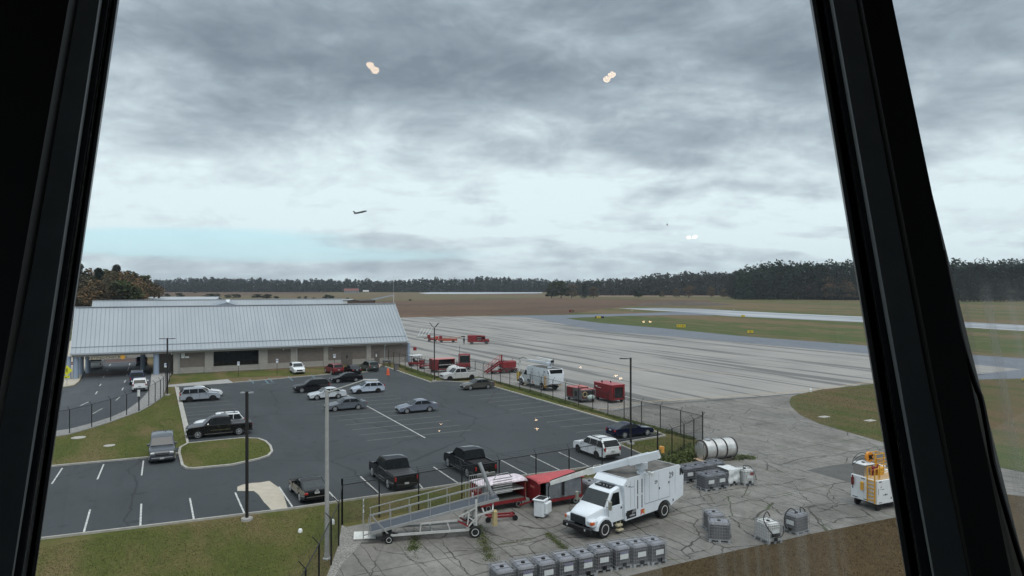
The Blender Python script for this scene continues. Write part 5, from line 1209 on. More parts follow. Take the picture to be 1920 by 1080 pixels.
# markings on the sides
q = MB()
for x_,z_,w_,h_ in ((.15,1.88,.25,.06),(.3,1.55,.10,.05),(.3,1.42,.05,.05),(.45,1.40,.18,.03),(.55,1.02,.10,.04),(.70,1.0,.14,.10),(.88,1.03,.10,.04),(1.25,.72,.08,.12),(1.5,.72,.14,.22),(1.66,.92,.16,.22),(1.9,.9,.15,.2),(1.6,1.38,.3,.22),(1.9,1.5,.22,.25),(2.0,.55,.3,.05),(.12,.56,.3,.05),(.1,1.1,.03,.4),(2.3,1.2,.4,.3)): q.box(x_,x_+w_,-.006,-.002,z_,z_+h_)
for y_,z_,w_,h_ in ((.9,1.88,.3,.05),(1.45,.57,.4,.05),(1.8,1.1,.06,.45),(.75,.57,.25,.05)): q.box(-.006,-.002,y_,y_+w_,z_,z_+h_)
q.build('stencil_marks', letter_m, t)
q = MB(); q.box(1.18,1.185,-.005,-.001,.55,1.98).box(2.4,2.405,-.005,-.001,.55,1.98).box(-.005,-.001,1.02,1.03,.55,1.98); q.build('door_seam', seam_c if 'seam_c' in globals() else galv, t)
q = MB(); q.tube((-.10,Wc-.22,Ht-.65),(-.10,Wc-.22,Ht-.18),.09,12); q.tube((-.10,Wc-.22,Ht-.18),(-.10,Wc-.22,Ht-.02),.04); q.build('extinguisher', mat('dark_red',(.12,.01,.01),.4), t)
q = MB(); q.cbox(-.16,-.005,.98,1.16,Ht-.85,Ht-.3,.03); q.build('pull_handle', yellow_steel, t)
for x_,y_ in ((.35,.25),(.35,Wc-.25),(Lc-.5,.25),(Lc-.5,Wc-.25)): wheel(t,'wheel',x_,y_,.25,.17,rim_dark,-1)
q = MB(); q.box(.2,Lc-.2,.15,Wc-.15,.36,.5); q.build('axle_frame', dark_void, t)

# ------------------------------------------------------------ ground equipment on the apron
def simple(name, label, cat, p, rz, parts, group=None, wheels=()):
    t = thing(name, label, cat, p, rz, group)
    for nm, m_, fn in parts: q = MB(); fn(q); q.build(nm, m_, t)
    for x_,y_,r_ in wheels: wheel(t,'wheel',x_,y_,r_,.18,rim_m,1 if y_>0 else -1)
    return t
p1, p2 = g(1147,757), g(1115,745); a_ = math.atan2(p1.y-p2.y,p1.x-p2.x)
simple('heater_cart', 'tall closed red cart with a dark opening in its end, by the fence', 'ground cart', p1, A-math.pi/2, [
  ('housing', red_paint, lambda b: b.cbox(-3.9,0,0,2.0,.38,2.2,.05)),
  ('roof', mat('glossy_red_roof',(.30,.035,.04),.35,0,.1), lambda b: b.cbox(-3.95,.05,-.05,2.05,2.203,2.28,.05)),
  ('opening', dark_void, lambda b: b.box(.003,.02,.35,1.65,.65,1.95)), ('opening_frame', red_paint, lambda b: (b.box(.0,.10,.25,.35,.55,2.0), b.box(0,.10,1.65,1.75,.55,2.0), b.box(0,.10,.35,1.65,1.95,2.02))),
  ('exhaust', black_m, lambda b: (b.tube((-2.8,.5,2.2),(-2.8,.5,2.5),.09), b.tube((-2.2,1.4,2.2),(-2.2,1.4,2.45),.09))),
  ('lettering_mark', white_dirty, lambda b: (b.box(-3.5,-3.1,-.006,-.001,1.7,1.85), b.box(-3.0,-2.3,-.006,-.001,1.62,1.70)))], wheels=((-.6,.1,.3),(-.6,1.9,.3),(-3.2,.1,.3),(-3.2,1.9,.3)))
p1 = g(1090,756)
simple('ground_power_cart', 'grey and red engine cart with a coiled pale hose in its open side', 'ground cart', p1, A-math.pi/2, [
  ('housing', red_paint, lambda b: (b.cbox(-3.4,-1.6,0,2.1,.5,1.65,.04), b.cbox(-1.55,.0,.06,2.04,.5,1.4,.03))),
  ('frame', mat('cart_grey',(.16,.16,.17),.5,.3), lambda b: (b.box(-3.5,.1,-.05,2.15,.36,.5), b.box(-1.9,-.05,-.02,.02,.5,1.72), b.box(-3.45,-3.3,-.04,2.14,.5,1.65), b.box(-.05,.06,-.03,.08,.5,1.55), b.box(-.05,.06,2.0,2.12,.5,1.55), b.box(-.05,.06,.0,2.1,1.45,1.6))),
  ('roof', mat('pink_red_roof',(.45,.13,.12),.5,0,.2), lambda b: (b.cbox(-3.45,-1.5,-.03,2.13,1.653,1.72,.03), b.cbox(-1.0,.05,-.03,2.13,1.55,1.62,.03))),
  ('control_panel', letter_m, lambda b: (b.box(-1.5,-.9,-.035,-.025,.7,1.35), b.box(-2.3,-2.0,-.035,-.025,.9,1.2), b.box(.062,.066,.3,1.85,.62,1.4))),
  ('hose_bag', mat('pale_bag',(.42,.50,.47),.7,0,.2), lambda b: b.lathe((.15,1.3,.68),[(.1,-.55),(.26,-.35),(.3,0),(.26,.35),(.1,.55)],12,'y')),
  ('coiled_hose', mat('tan_hose',(.38,.30,.17),.7), lambda b: b.path([(.1,.45+.3*math.cos(i/12*6.28),1.05+.3*math.sin(i/12*6.28)) for i in range(13)],.07,8))], wheels=((-.5,.1,.22),(-.5,2.0,.22),(-3.0,.1,.22),(-3.0,2.0,.22)))
p1 = g(938,700)
simple('mobile_stairs', 'red mobile boarding stairs with handrails beyond the fence', 'mobile stairs', p1, A, [
  ('staircase', red_paint, lambda b: ([b.box(-2.6+i*.33,-2.25+i*.33,-.45,.45,.35+i*.2,.40+i*.2) for i in range(8)], b.bar((-2.7,-.47,.25),(.1,-.47,1.95),.06,.25), b.bar((-2.7,.47,.25),(.1,.47,1.95),.06,.25))),
  ('platform', red_paint, lambda b: (b.box(0,1.3,-.5,.5,1.9,2.0), b.box(0,1.3,-.48,.48,1.2,1.88))),
  ('handrail', red_faded, lambda b: [ (b.tube((-2.6,s_*.47,1.2),(.1,s_*.47,2.9),.035), b.tube((.1,s_*.47,2.9),(.2,s_*.47,2.9),.05), [b.tube((-2.6+i*.68,s_*.47,.3+i*.43),(-2.6+i*.68,s_*.47,1.2+i*.43),.03) for i in range(5)]) for s_ in (-1,1)]),
  ('mast', red_paint, lambda b: b.box(-.05,.15,-.5,-.3,1.9,3.1)),
  ('base', red_paint, lambda b: b.box(-1.6,1.6,-.6,.6,.3,.5))], wheels=((1.3,-.6,.25),(1.3,.6,.25),(-1.2,-.6,.25),(-1.2,.6,.25)))
p1 = g(952,699)
simple('fuel_cart', 'small red tank cart standing right of the red stairs', 'ground cart', p1, A, [
  ('tank', red_paint, lambda b: b.cbox(-1.3,1.3,-.7,.7,.9,2.0,.15)), ('frame', red_paint, lambda b: (b.box(-1.5,1.5,-.6,.6,.6,.75), b.bar((-1,-.5,2.0),(-1,-.5,2.6),.04,.04), b.bar((.6,-.5,2.0),(.6,-.5,2.5),.04,.04)))], wheels=((1.1,-.6,.35),(1.1,.6,.35),(-1.1,-.6,.35),(-1.1,.6,.35)))
pc_ = g(829,697); tcart = baggage_cart((pc_.x,pc_.y,0), A, 3.9, 1.7, 2.25, mat('pale_red_roof',(.42,.17,.16),.5,0,.2), red_paint, 'covered red baggage cart behind the two-headed lamp pole, by the fence', None, 'baggage carts behind the fence')
MB().cbox(-2.0,-.9,-.87,.85,.6,2.2,.04).build('side_cabinet', red_paint, tcart)
p1 = g(868,694)
simple('baggage_tractor', 'red cabbed tractor beyond the fence, above the pale pickup', 'tractor', p1, A-.3, [
  ('chassis', red_paint, lambda b: (b.cbox(-1.2,1.2,-.85,.85,.35,1.15,.08), b.cbox(-.7,1.15,-.8,.8,1.15,1.3,.04))),
  ('cab', red_paint, lambda b: ([b.bar((x_,y_,1.3),(x_,y_,2.65),.09,.09) for x_ in (-.65,1.1) for y_ in (-.75,.75)], b.cbox(-.72,1.18,-.82,.82,2.6,2.78,.05))),
  ('window', glass_l, lambda b: (b.box(-.6,1.05,-.76,-.75,1.35,2.55), b.box(-.66,-.65,-.7,.7,1.35,2.55), b.box(1.1,1.11,-.7,.7,1.35,2.55))),
  ('antenna', black_m, lambda b: b.tube((-.5,.6,2.7),(-.5,.6,4.2),.03))], wheels=((.8,-.8,.38),(.8,.8,.38),(-.8,-.8,.38),(-.8,.8,.38)))
p1 = g(851,701); q = MB(); q.lathe((0,0,0), [(.9,0),(1.25,.35),(1.2,.8),(.8,1.25),(.2,1.45)], 16); o = q.build('white_sack', mat('sack_white',(.6,.61,.6),.7,0,.1), None, True); o.location = (p1.x,p1.y,0); tag(o, 'big rounded white sack behind the pale pickup', 'sack')
p1 = g(781,686)
simple('luggage_tug', 'small red tug with a flat white canopy near the terminal corner', 'tug', p1, A, [
  ('chassis', red_paint, lambda b: (b.cbox(-1.4,1.4,-.6,.6,.3,.75,.06), b.cbox(.6,1.4,-.55,.55,.75,1.0,.05))), ('canopy', white_paint, lambda b: b.cbox(-1.3,.9,-.7,.7,1.9,1.98,.03)),
  ('canopy_post', black_m, lambda b: [b.tube((x_,y_,.7),(x_,y_,1.9),.03) for x_ in (-1.2,.8) for y_ in (-.6,.6)]), ('seat', dark_void, lambda b: (b.cbox(-.5,0,-.5,.5,.75,1.0,.05), b.cbox(-.6,-.45,-.5,.5,1.0,1.4,.04)))], wheels=((1,-.6,.25),(1,.6,.25),(-1,-.6,.25),(-1,.6,.25)))
p1 = g(801,691)
simple('low_trailer', 'low red flat trailer between the white-canopied tug and the covered cart', 'trailer', p1, A, [
  ('bed', red_paint, lambda b: (b.cbox(-1.5,1.3,-.6,.6,.45,.62,.03), b.bar((-1.5,0,.5),(-2.3,0,.9),.08,.08))), ('side_rail', red_paint, lambda b: (b.bar((-1.4,-.58,.95),(1.2,-.58,.95),.05,.05), [b.bar((x_,-.58,.6),(x_,-.58,.95),.05,.05) for x_ in (-1.4,-.5,.4,1.2)]))], wheels=((.9,-.6,.22),(.9,.6,.22),(-1,-.6,.22),(-1,.6,.22)))
p1 = g(841,642)
simple('belt_loader', 'long low red and orange belt loader far out on the apron', 'belt loader', p1, .06, [
  ('chassis', mat('loader_orange',(.35,.06,.035),.5,0,.2), lambda b: (b.cbox(-2.6,2.2,-.9,.9,.45,.95,.05), b.cbox(-3.6,-2.6,-.8,.8,.8,1.6,.1))), ('conveyor', mat('loader_belt',(.33,.23,.17),.7), lambda b: b.bar((-1.8,0,1.05),(3.3,0,1.35),.9,.16)), ('nose_roller', black_m, lambda b: b.cbox(3.2,4.2,-.4,.4,1.35,1.6,.05)),
  ('guard', red_paint, lambda b: (b.cbox(-2.4,-1.6,-.85,.85,.95,1.7,.08), b.bar((-1.7,-.5,1.45),(1.8,-.5,1.6),.05,.05)))], wheels=((1.2,-.9,.36),(1.2,.9,.36),(-1.8,-.9,.36),(-1.8,.9,.36)))
p1 = g(810,640)
simple('tow_tug', 'small red tug at the left end of the belt loader', 'tug', p1, .06, [('chassis', red_paint, lambda b: (b.cbox(-1.0,1.4,-.7,.7,.35,.8,.06), b.cbox(-1.2,-.4,-.65,.65,.8,1.7,.1))), ('tow_bar', galv, lambda b: b.bar((1.4,0,.5),(4.6,0,.6),.1,.1))], wheels=((.8,-.7,.33),(.8,.7,.33),(-.7,-.7,.33),(-.7,.7,.33)))
p1 = g(895,645)
simple('service_truck', 'small red box truck standing alone on the apron, cab to the right', 'truck', p1, .10, [
  ('box_body', red_paint, lambda b: (b.cbox(-2.4,-.2,-1.0,1.0,.55,2.2,.06), b.box(-.2,1.0,-.95,.95,.55,.9), b.box(-.2,1.0,-.95,.95,1.9,2.15), b.box(-.2,1.0,.6,.95,.9,1.9))), ('cab', red_paint, lambda b: (b.cbox(1.0,1.9,-.95,.95,.55,2.1,.12), b.cbox(1.9,2.9,-.85,.85,.5,1.25,.12))),
  ('window', glass_m, lambda b: (b.box(1.15,1.75,-.965,-.953,1.25,1.9), b.box(1.88,1.93,-.8,.8,1.3,1.95))), ('ladder_rack', white_dirty, lambda b: (b.bar((-.1,-.97,1.6),(.9,-.97,1.6),.06,.06), b.bar((-.1,-.97,1.1),(.9,-.97,1.1),.06,.06)))], wheels=((2.2,-.9,.4),(2.2,.9,.4),(-1.4,-.9,.4),(-1.4,.9,.4)))
p1 = g(793,633)
q = MB()
t = thing('mobile_airstair', 'pale striped airstair parked far out left of the lamp pole', 'airstair', p1, .2)
for i in range(4): q.bar((-1.4+i*.85,-.2*i,.4),(-.2+i*.85,-.2*i,2.5),.28,.12)
q.build('stair_stringer', white_paint, t); q = MB(); q.box(-1.8,1.4,-.6,.6,.3,.4); q.build('base', galv, t); q = MB(); q.path([(-1.6,.3,2.2),(.2,.3,3.0),(2.4,.3,3.0)],.04); q.build('handrail', galv, t)
p1 = g(778,657); o = MB().cbox(-.35,.35,-.3,.3,0,.75,.1).build('wheel_chock_box', red_paint); o.location = (p1.x,p1.y,.02); tag(o, 'small red box alone on the apron near the terminal corner', 'box')
p1 = g(1072,586.5); t = thing('windsock_frame', 'tiny dark red marker board at the taxiway edge', 'marker', p1, 0); MB().box(-1.4,-.2,-.1,.1,.5,1.6).build('board', mat('dark_red',(.12,.01,.01),.4), t); MB().box(.2,1.2,-.1,.1,.5,1.5).build('board', mat('brown_board',(.1,.06,.04),.7), t); q = MB(); [q.tube((x_,0,0),(x_,0,.5),.05) for x_ in (-1,-.5,.5,1)]; q.build('leg', black_m, t)
t.name = 'marker_board'
# ------------------------------------------------------------ fences
def link_mat():
    m = bpy.data.materials.new('chain_link'); m.use_nodes = True; nt = m.node_tree; N = nt.nodes; L = nt.links
    b = N['Principled BSDF']; b.inputs['Base Color'].default_value = (.025,.027,.027,1); b.inputs['Roughness'].default_value = .7
    tc = N.new('ShaderNodeTexCoord'); sp = N.new('ShaderNodeSeparateXYZ'); L.new(tc.outputs['UV'], sp.inputs[0])
    def mth(op, a, c):
        n = N.new('ShaderNodeMath'); n.operation = op
        for i, x in enumerate((a, c)):
            if isinstance(x, (int, float)): n.inputs[i].default_value = x
            else: L.new(x, n.inputs[i])
        return n.outputs[0]
    s = mth('ADD', sp.outputs[0], sp.outputs[1]); d = mth('SUBTRACT', sp.outputs[0], sp.outputs[1])
    f = [mth('LESS_THAN', mth('FRACT', mth('MULTIPLY', x, 14.0), 0), .115) for x in (s, mth('ADD', d, 100))]
    fac = mth('MAXIMUM', f[0], f[1]); tr = N.new('ShaderNodeBsdfTransparent'); mx = N.new('ShaderNodeMixShader')
    L.new(fac, mx.inputs[0]); L.new(tr.outputs[0], mx.inputs[1]); L.new(b.outputs[0], mx.inputs[2]); L.new(mx.outputs[0], N['Material Output'].inputs[0])
    return m
chain = link_mat(); post_m = mat('fence_post', (.010,.010,.011), .5, .3, .1)
def fence(label, runs, h=2.4, armdir=None, ends=(), group='chain-link fences round the car park', armlen=.42):
    # runs: list of ground points of the posts in order
    c = runs[0]; t = thing('chain_link_fence', label, 'fence', (c.x,c.y,0), 0, group)
    T_ = [p-Vector((c.x,c.y,0)) for p in runs]
    for i, p in enumerate(T_):
        a_ = T_[max(i-1,0)]; d_ = T_[min(i+1,len(T_)-1)]; dr = (d_-a_).normalized(); nn = Vector((-dr.y, dr.x, 0))*armdir
        b = MB(); end = i in ends
        b.tube(p, p+Vector((0,0,h+(.38 if end else .02))), .045 if not end else .06, 8)
        if not end: b.tube(p+Vector((0,0,h)), p+nn*armlen*.7+Vector((0,0,h+armlen*.8)), .022, 6)
        b.build('post', post_m, t)
    b = MB(); w_ = MB(); me_v = []; me_f = []; uvs = []; dist = 0
    for i in range(len(T_)-1):
        p, q_ = T_[i], T_[i+1]; dr = (q_-p); L_ = dr.length; dn = dr.normalized(); nn = Vector((-dn.y, dn.x, 0))*armdir
        b.tube(p+Vector((0,0,h)), q_+Vector((0,0,h)), .028, 6)
        for k_ in (.33,.66,1.0):
            o_ = nn*armlen*.7*k_+Vector((0,0,h+armlen*.8*k_)); w_.tube(p+o_, q_+o_, .006, 4, cap=False)
        n0 = len(me_v); me_v += [p+Vector((0,0,.05)), q_+Vector((0,0,.05)), q_+Vector((0,0,h)), p+Vector((0,0,h))]; me_f.append((n0,n0+1,n0+2,n0+3))
        uvs += [(dist,0),(dist+L_,0),(dist+L_,h),(dist,h)]; dist += L_
    b.build('top_rail', post_m, t); w_.build('barbed_wire', post_m, t)
    me = bpy.data.meshes.new('mesh_panel'); me.from_pydata([tuple(v) for v in me_v], [], me_f); ul = me.uv_layers.new(name='UVMap')
    for i, x in enumerate(uvs): ul.data[i].uv = x
    me.materials.append(chain); link('mesh_panel', me, t); return t
def along(p, q, step):
    n = max(1, round((q-p).length/step)); return [p.lerp(q, i/n) for i in range(n+1)]
fence('long fence between the car park and apron, from the terminal to the gate corner',
      along(g(728,682), g(822,709), 3.0)+along(g(822,709), g(891,706), 3.0)[1:]+along(g(891,706), g(1317.5,828), 3.05)[1:], armdir=-1 if False else 1, ends=(0,))
base_pts = [g(641.5,984)]+[None]*0
def onl(px, a_, b_):       # point on the ground line a-b seen in column px
    k = (px-960)/F; d = b_-a_; s_ = (k*a_.y-a_.x)/(d.x-k*d.y); return a_+d*s_
ga, gb = g(641.5,984), g(1233,871)
fence('front fence with leaning barb arms passing behind the ramp, carts and bucket truck', [onl(x, ga, gb) for x in (641.5,711,785,866,936,1005,1067,1129,1184,1233)]+[g(1260,856.5),g(1282.5,847.5),g(1301,836),g(1317.5,828)], armdir=1, ends=(0,9,13))
fence('short fence run leading from the gravel corner down the lawn towards the camera', P((641.5,984),(635,1023.5),(621,1060),(598,1116),(573,1172),(540,1245)), armdir=-1, ends=(0,))
fence('curving fence between the left lawn and the terminal road', [g(-60,850),g(-10,840),g(45,829),g(88,822),g(130.5,814),g(172,802.5),g(207.5,791),g(237.5,780),g(261,771.5),g(279,762.5),g(291,754.5),g(301,747.5),g(307,741.5),g(311,734),g(314,726),g(318,716),g(321,706)], armdir=1, ends=())
# ------------------------------------------------------------ lamp poles
poleblk = mat('dark_bronze_pole', (.022,.020,.019), .5, .3, .1)
def lamp_pole(px, pyb, h, label, heads, cap=None, base=True, r=.075):
    p = g(px, pyb); t = thing('street_lamp', label, 'street lamp', p, 0, 'dark lamp poles of the car park')
    q = MB(); q.bar((0,0,.05),(0,0,h),r*1.9,r*1.9) if False else q.box(-r,r,-r,r,.04,h); q.build('pole', poleblk, t)
    if base:
        q = MB(); q.lathe((0,0,0), [(.36,0),(.34,.14),(.30,.16)], 18); q.build('base', conc_walk, t)
    for (dx, dy, dz_, l_) in heads:
        q = MB(); e = Vector((dx,dy,dz_)); q.bar((0,0,h-.1),Vector((0,0,h-.1))+e*.35,.06,.06); q.bar(Vector((0,0,h-.1))+e*.3, Vector((0,0,h-.1))+e, .30, .07); hd = q.build('lamp_head', poleblk if cap is None else cap, t)
    return t
lamp_pole(463, 975, 7.95, 'dark lamp pole with small twin heads on a concrete disc by the near lawn', [(.38,.05,.02,0),(-.38,.0,.02,0)], cap=galv)
lamp_pole(313.8, 741, 7.55, 'dark lamp pole with two flat horizontal heads in front of the terminal passage', [(1.0,.1,.03,0),(-1.0,-.1,.02,0)])
lp = lamp_pole(814.5, 714.5, 8.1, 'dark lamp pole with two raised angled heads by the kerb bulge', [(.75,0,.85,0),(-.75,0,.85,0),(.5,.2,.7,0)])
MB().bar((0,0,6.6),(-1.6,0,6.45),.08,.08).build('side_arm', poleblk, lp)
lamp_pole(1182.5, 833, 7.9, 'dark lamp pole with one head pointing left, beside the navy two-door car', [(-1.0,.1,.02,0)])
# tall grey lamp
p = g(613, 1048); t = thing('street_lamp', 'tall pale grey lamp pole with long rising arm, standing in the near lawn', 'street lamp', p, 0)
hL = HC-(732-YH)*p.y/F
q = MB(); q.tube((0,0,0),(0,0,hL),.125,12,.095); q.build('pole', pole_grey, t, True)
q = MB(); q.lathe((0,0,0), [(.22,0),(.22,.06),(.15,.1),(.14,.3)], 14); q.build('base', pole_grey, t)
e = atY(682,713,p.y-.1)-p; q = MB(); q.tube((0,0,hL-.12),(e.x,e.y,e.z),.05,10,.035); ar = q.build('arm', pole_grey, t, True)
q = MB(); hd = Vector((e.x,e.y,e.z)); q.cbox(hd.x-.05,hd.x+.75,hd.y-.10,hd.y+.10,hd.z-.02,hd.z+.06,.03); q.cbox(hd.x+.25,hd.x+.70,hd.y-.12,hd.y+.12,hd.z-.06,hd.z-.0,.02); q.build('lamp_head', pole_grey, t)
# signs
def post_sign(px, pyt, pyb, w, h_, label, m_, name='parking_sign', cat='sign', group=None, face=None, rz=None):
    p = g(px, pyb); top = HC-(pyt-YH)*p.y/F
    t = thing(name, label, cat, p, A if rz is None else rz, group)
    MB().box(-.03,.03,-.03,.03,0,top-.03).build('post', poleblk if name != 'pedestrian_sign' else galv, t)
    s_ = MB().box(-w/2,w/2,-.05,-.032,top-h_,top).build('panel', m_, t)
    if face: face(s_, top-h_/2)
    return t
bl_m = mat('sign_blue', (.06,.16,.38), .5)
def acc(s_, z):
    q = MB(); q.box(-.12,.12,-.057,-.051,z-.02,z+.20); q.build('blue_square', bl_m, s_)
    q = MB(); q.lathe((-.02,-.062,z+.14), [(.025,0),(.025,.004)], 10, 'y'); q.box(-.03,-.005,-.063,-.058,z+.04,z+.12); q.box(-.03,.05,-.063,-.058,z+.035,z+.055); q.build('wheelchair_symbol', white_sign, s_)
for px, yt, yb, lb in ((447,678,706,'accessible parking sign in front of the long dark window'),(519.5,673,702.5,'accessible parking sign left of the white crossover'),(310.5,681,716,'parking sign at the end of the walk by the passage'),(627,664,697,'slim sign post against the wall behind the dark red crossover')):
    post_sign(px, yt, yb, .34, .62, lb, white_sign, face=acc, group='post signs along the terminal wall')
post_sign(259.7, 731, 772, .30, .75, 'narrow white sign on a tall post at the fence by the road', white_sign, 'road_sign')
def ped(s_, z):
    q = MB(); q.lathe((0,-.056,z+.30), [(.055,0),(.055,.006)], 10, 'y'); q.bar((0,-.055,z+.22),(.02,-.055,z-.03),.1,.01) if False else None
    def st(a_, b_, w_):
        a_ = Vector(a_); b_ = Vector(b_); d = (b_-a_).normalized(); n = Vector((-d.z,0,d.x))*w_/2
        q.add([(v.x,-.058,v.z) for v in (a_-n,b_-n,b_+n,a_+n)], [(0,1,2,3)])
    st((0,0,z+.22),(.0,0,z-.02),.10); st((0,0,z),(.13,0,z-.28),.06); st((0,0,z),(-.13,0,z-.27),.06); st((0,0,z+.18),(.15,0,z+.03),.045); st((0,0,z+.18),(-.15,0,z+.05),.045)
    q.build('walking_figure', letter_m, s_)
p = g(125.6,724); t = thing('pedestrian_sign', 'yellow diamond walking-person sign on the kerb island at the canopy mouth', 'sign', p, .25)
zc = HC-(694.5-YH)*p.y/F; s45 = .72
MB().tube((0,0,0),(0,0,zc),.03,8).build('post', galv, t)
o = MB().add([(s45,-.04,zc),(0,-.04,zc+s45),(-s45,-.04,zc),(0,-.04,zc-s45),(s45,-.02,zc),(0,-.02,zc+s45),(-s45,-.02,zc),(0,-.02,zc-s45)],[(0,1,2,3),(7,6,5,4),(0,4,5,1),(1,5,6,2),(2,6,7,3),(3,7,4,0)]).build('diamond_panel', sign_yellow, t); ped(o, zc)
z2 = zc-s45-.2; o = MB().box(-.36,.36,-.04,-.02,z2-.2,z2+.18).build('arrow_panel', sign_yellow, t)
q = MB(); q.add([(.2,-.045,z2+.1),(.24,-.045,z2+.06),(-.08,-.045,z2-.14),(-.12,-.045,z2-.10)],[(0,1,2,3)]); q.add([(-.22,-.045,z2-.15),(.0,-.045,z2-.15),(-.2,-.045,z2+.04)],[(0,1,2)]); q.build('arrow', letter_m, o)
p = g(118,700); t = thing('stop_notice', 'dark red notice board with pale lettering on the column left of the canopy mouth', 'sign', (p.x,p.y,0), .25)
z_ = HC-(681.5-YH)*p.y/F; pp = atY(131.5,681.5,p.y)
MB().tube((pp.x-p.x,0,0),(pp.x-p.x,0,z_),.03,8).build('post', galv, t); o = MB().box(pp.x-p.x-.75,pp.x-p.x+.75,-.06,-.032,z_-.25,z_+.22).build('panel', mat('notice_red',(.22,.015,.03),.5), t)
t.name = 'notice_board'
MB().box(pp.x-p.x-.5,pp.x-p.x+.5,-.066,-.062,z_-.03,z_+.05).build('lettering_line', white_dirty, o)
# bins and small things by the side door
p = g(743,695); t = thing('litter_bin', 'grey square litter bin on the grass by the fence, right of the side door', 'bin', p, A); MB().cbox(-.36,.36,-.36,.36,0,1.05,.05).build('body', mat('bin_grey',(.13,.12,.115),.7), t); MB().cbox(-.4,.4,-.4,.4,1.053,1.35,.12).build('hood', mat('bin_hood',(.10,.095,.09),.7), t)
p = g(725,687); t = thing('grill_cart', 'dark covered grill cart right of the terminal side door', 'grill', p, A); MB().cbox(-.7,.7,-.35,.35,.75,1.2,.12).build('hood', mat('grill_cover',(.10,.10,.10),.5,.4), t); q = MB(); [q.tube((x_,y_,0),(x_,y_,.8),.04) for x_ in (-.6,.6) for y_ in (-.3,.3)]; q.box(-.6,.6,-.3,.3,.25,.3); q.build('frame', black_m, t)
p = g(727.5,703); q = MB(); q.lathe((0,0,0), [(.34,0),(.34,.06),(.26,.08),(.25,.35),(.27,.37),(.24,.40),(.22,.7),(.25,.72),(.20,.76),(.16,1.0),(.05,1.06)], 16)
o = q.build('safety_barrel', orange_m, None, True); o.location = p; tag(o, 'orange-red safety barrel on the asphalt below the side door path', 'barrel')
for px, py, lb in ((563,998,'small white dome marker standing in the near lawn'),(1,1,'')):
    if py < 5: continue
    p = g(px,py); q = MB(); q.lathe((0,0,0), [(.13,0),(.13,.12),(.09,.2),(.02,.22)], 12); o = q.build('lawn_marker', white_sign, None, True); o.location = p; tag(o, lb, 'marker')
p = g(624,983); q = MB(); q.lathe((0,0,0), [(.11,0),(.11,.22),(.07,.3),(.02,.31)], 12); o = q.build('utility_cap', white_sign, None, True); o.location = p; tag(o, 'small white utility cap beside the fence corner post', 'marker')
# airfield signs
def txt_sign(px, py, wpx, hpx, body, label, black_l=False, black_r=False):
    p = g(px, py); W_ = wpx*p.y/F; H_ = hpx*p.y/F
    t = thing('airfield_sign', label, 'airfield sign', p, math.atan2(-p.x,p.y)*.9, 'yellow airfield signs')
    pn = MB().box(-W_/2,W_/2,-.12,.12,.25,.25+H_).build('panel', taxi_yellow, t)
    if body: lettering(body, H_*.8, letter_m, pn, (0,-.126,.25+H_/2), (R(90),0,0), 1.1)
    if black_l: MB().box(-W_/2-W_*.28,-W_/2-.003,-.12,.12,.25,.25+H_).build('black_panel', black_m, t)
    if black_r: MB().box(W_/2+.003,W_/2+W_*.75,-.12,.12,.25,.25+H_).build('black_panel', black_m, t)
    q = MB(); [q.tube((x_,0,0),(x_,0,.26),.05) for x_ in (-W_*.4,0,W_*.4)]; q.build('leg', black_m, t)
txt_sign(1122.5,597.5,8,3.4,'B', 'yellow airfield sign with black side panels near the tip of the turf island', True, True)
txt_sign(1277,615,16,5.2,'B\u2192 B2', 'widest yellow airfield sign with dark characters on the turf island')
txt_sign(1407,625.5,10.5,4.6,'B2', 'yellow airfield sign nearest the grey taxiway')
txt_sign(1393,595,7,3.2,'A', 'small yellow airfield sign at the runway edge')
txt_sign(1919,716,5,4,'A', 'small yellow airfield sign seen in the far right pane')
# tiny white edge lights
for px,py,lb in ((1520,735,'small white edge light at the apron corner'),(1376,580.5,'tiny pale edge light beyond the runway'),(1185,583,'tiny pale edge light by the runway start')):
    p = g(px,py); q = MB(); q.lathe((0,0,0),[(.12,0),(.08,.25),(.15,.3),(.05,.5)],10); o = q.build('edge_light', white_sign); o.location = p; tag(o, lb, 'edge light', 'airfield edge lights')
# person standing on the apron
p = g(870,646)
me = bpy.data.meshes.new('person'); J = dict(p=(0,0,.95),c=(0,0,1.28),n=(0,0,1.50),h=(0,.02,1.64),ht=(0,.02,1.74),sl=(-.19,0,1.43),sr=(.19,0,1.43),el=(-.26,.02,1.15),er=(.26,.02,1.15),wl=(-.27,.10,.90),wr=(.27,.10,.90),hl=(-.27,.13,.82),hr=(.27,.13,.82),
   jl=(-.10,0,.90),jr=(.10,0,.90),kl=(-.12,.02,.48),kr=(.12,.03,.48),al=(-.12,0,.08),ar=(.12,.0,.08),fl=(-.13,.17,.04),fr=(.13,.17,.04))
rad = dict(p=.15,c=.17,n=.065,h=.10,ht=.08,sl=.075,sr=.075,el=.05,er=.05,wl=.035,wr=.035,hl=.04,hr=.04,jl=.10,jr=.10,kl=.065,kr=.065,al=.045,ar=.045,fl=.04,fr=.04)
ks_ = list(J); E = [('p','c'),('c','n'),('n','h'),('h','ht'),('c','sl'),('c','sr'),('sl','el'),('sr','er'),('el','wl'),('er','wr'),('wl','hl'),('wr','hr'),('p','jl'),('p','jr'),('jl','kl'),('jr','kr'),('kl','al'),('kr','ar'),('al','fl'),('ar','fr')]
me.from_pydata([J[k_] for k_ in ks_], [(ks_.index(a_), ks_.index(b_)) for a_, b_ in E], [])
o = link('person', me); sk = o.modifiers.new('skin','SKIN'); 
for i, k_ in enumerate(ks_): me.skin_vertices[0].data[i].radius = (rad[k_], rad[k_]*.85)
me.skin_vertices[0].data[0].use_root = True
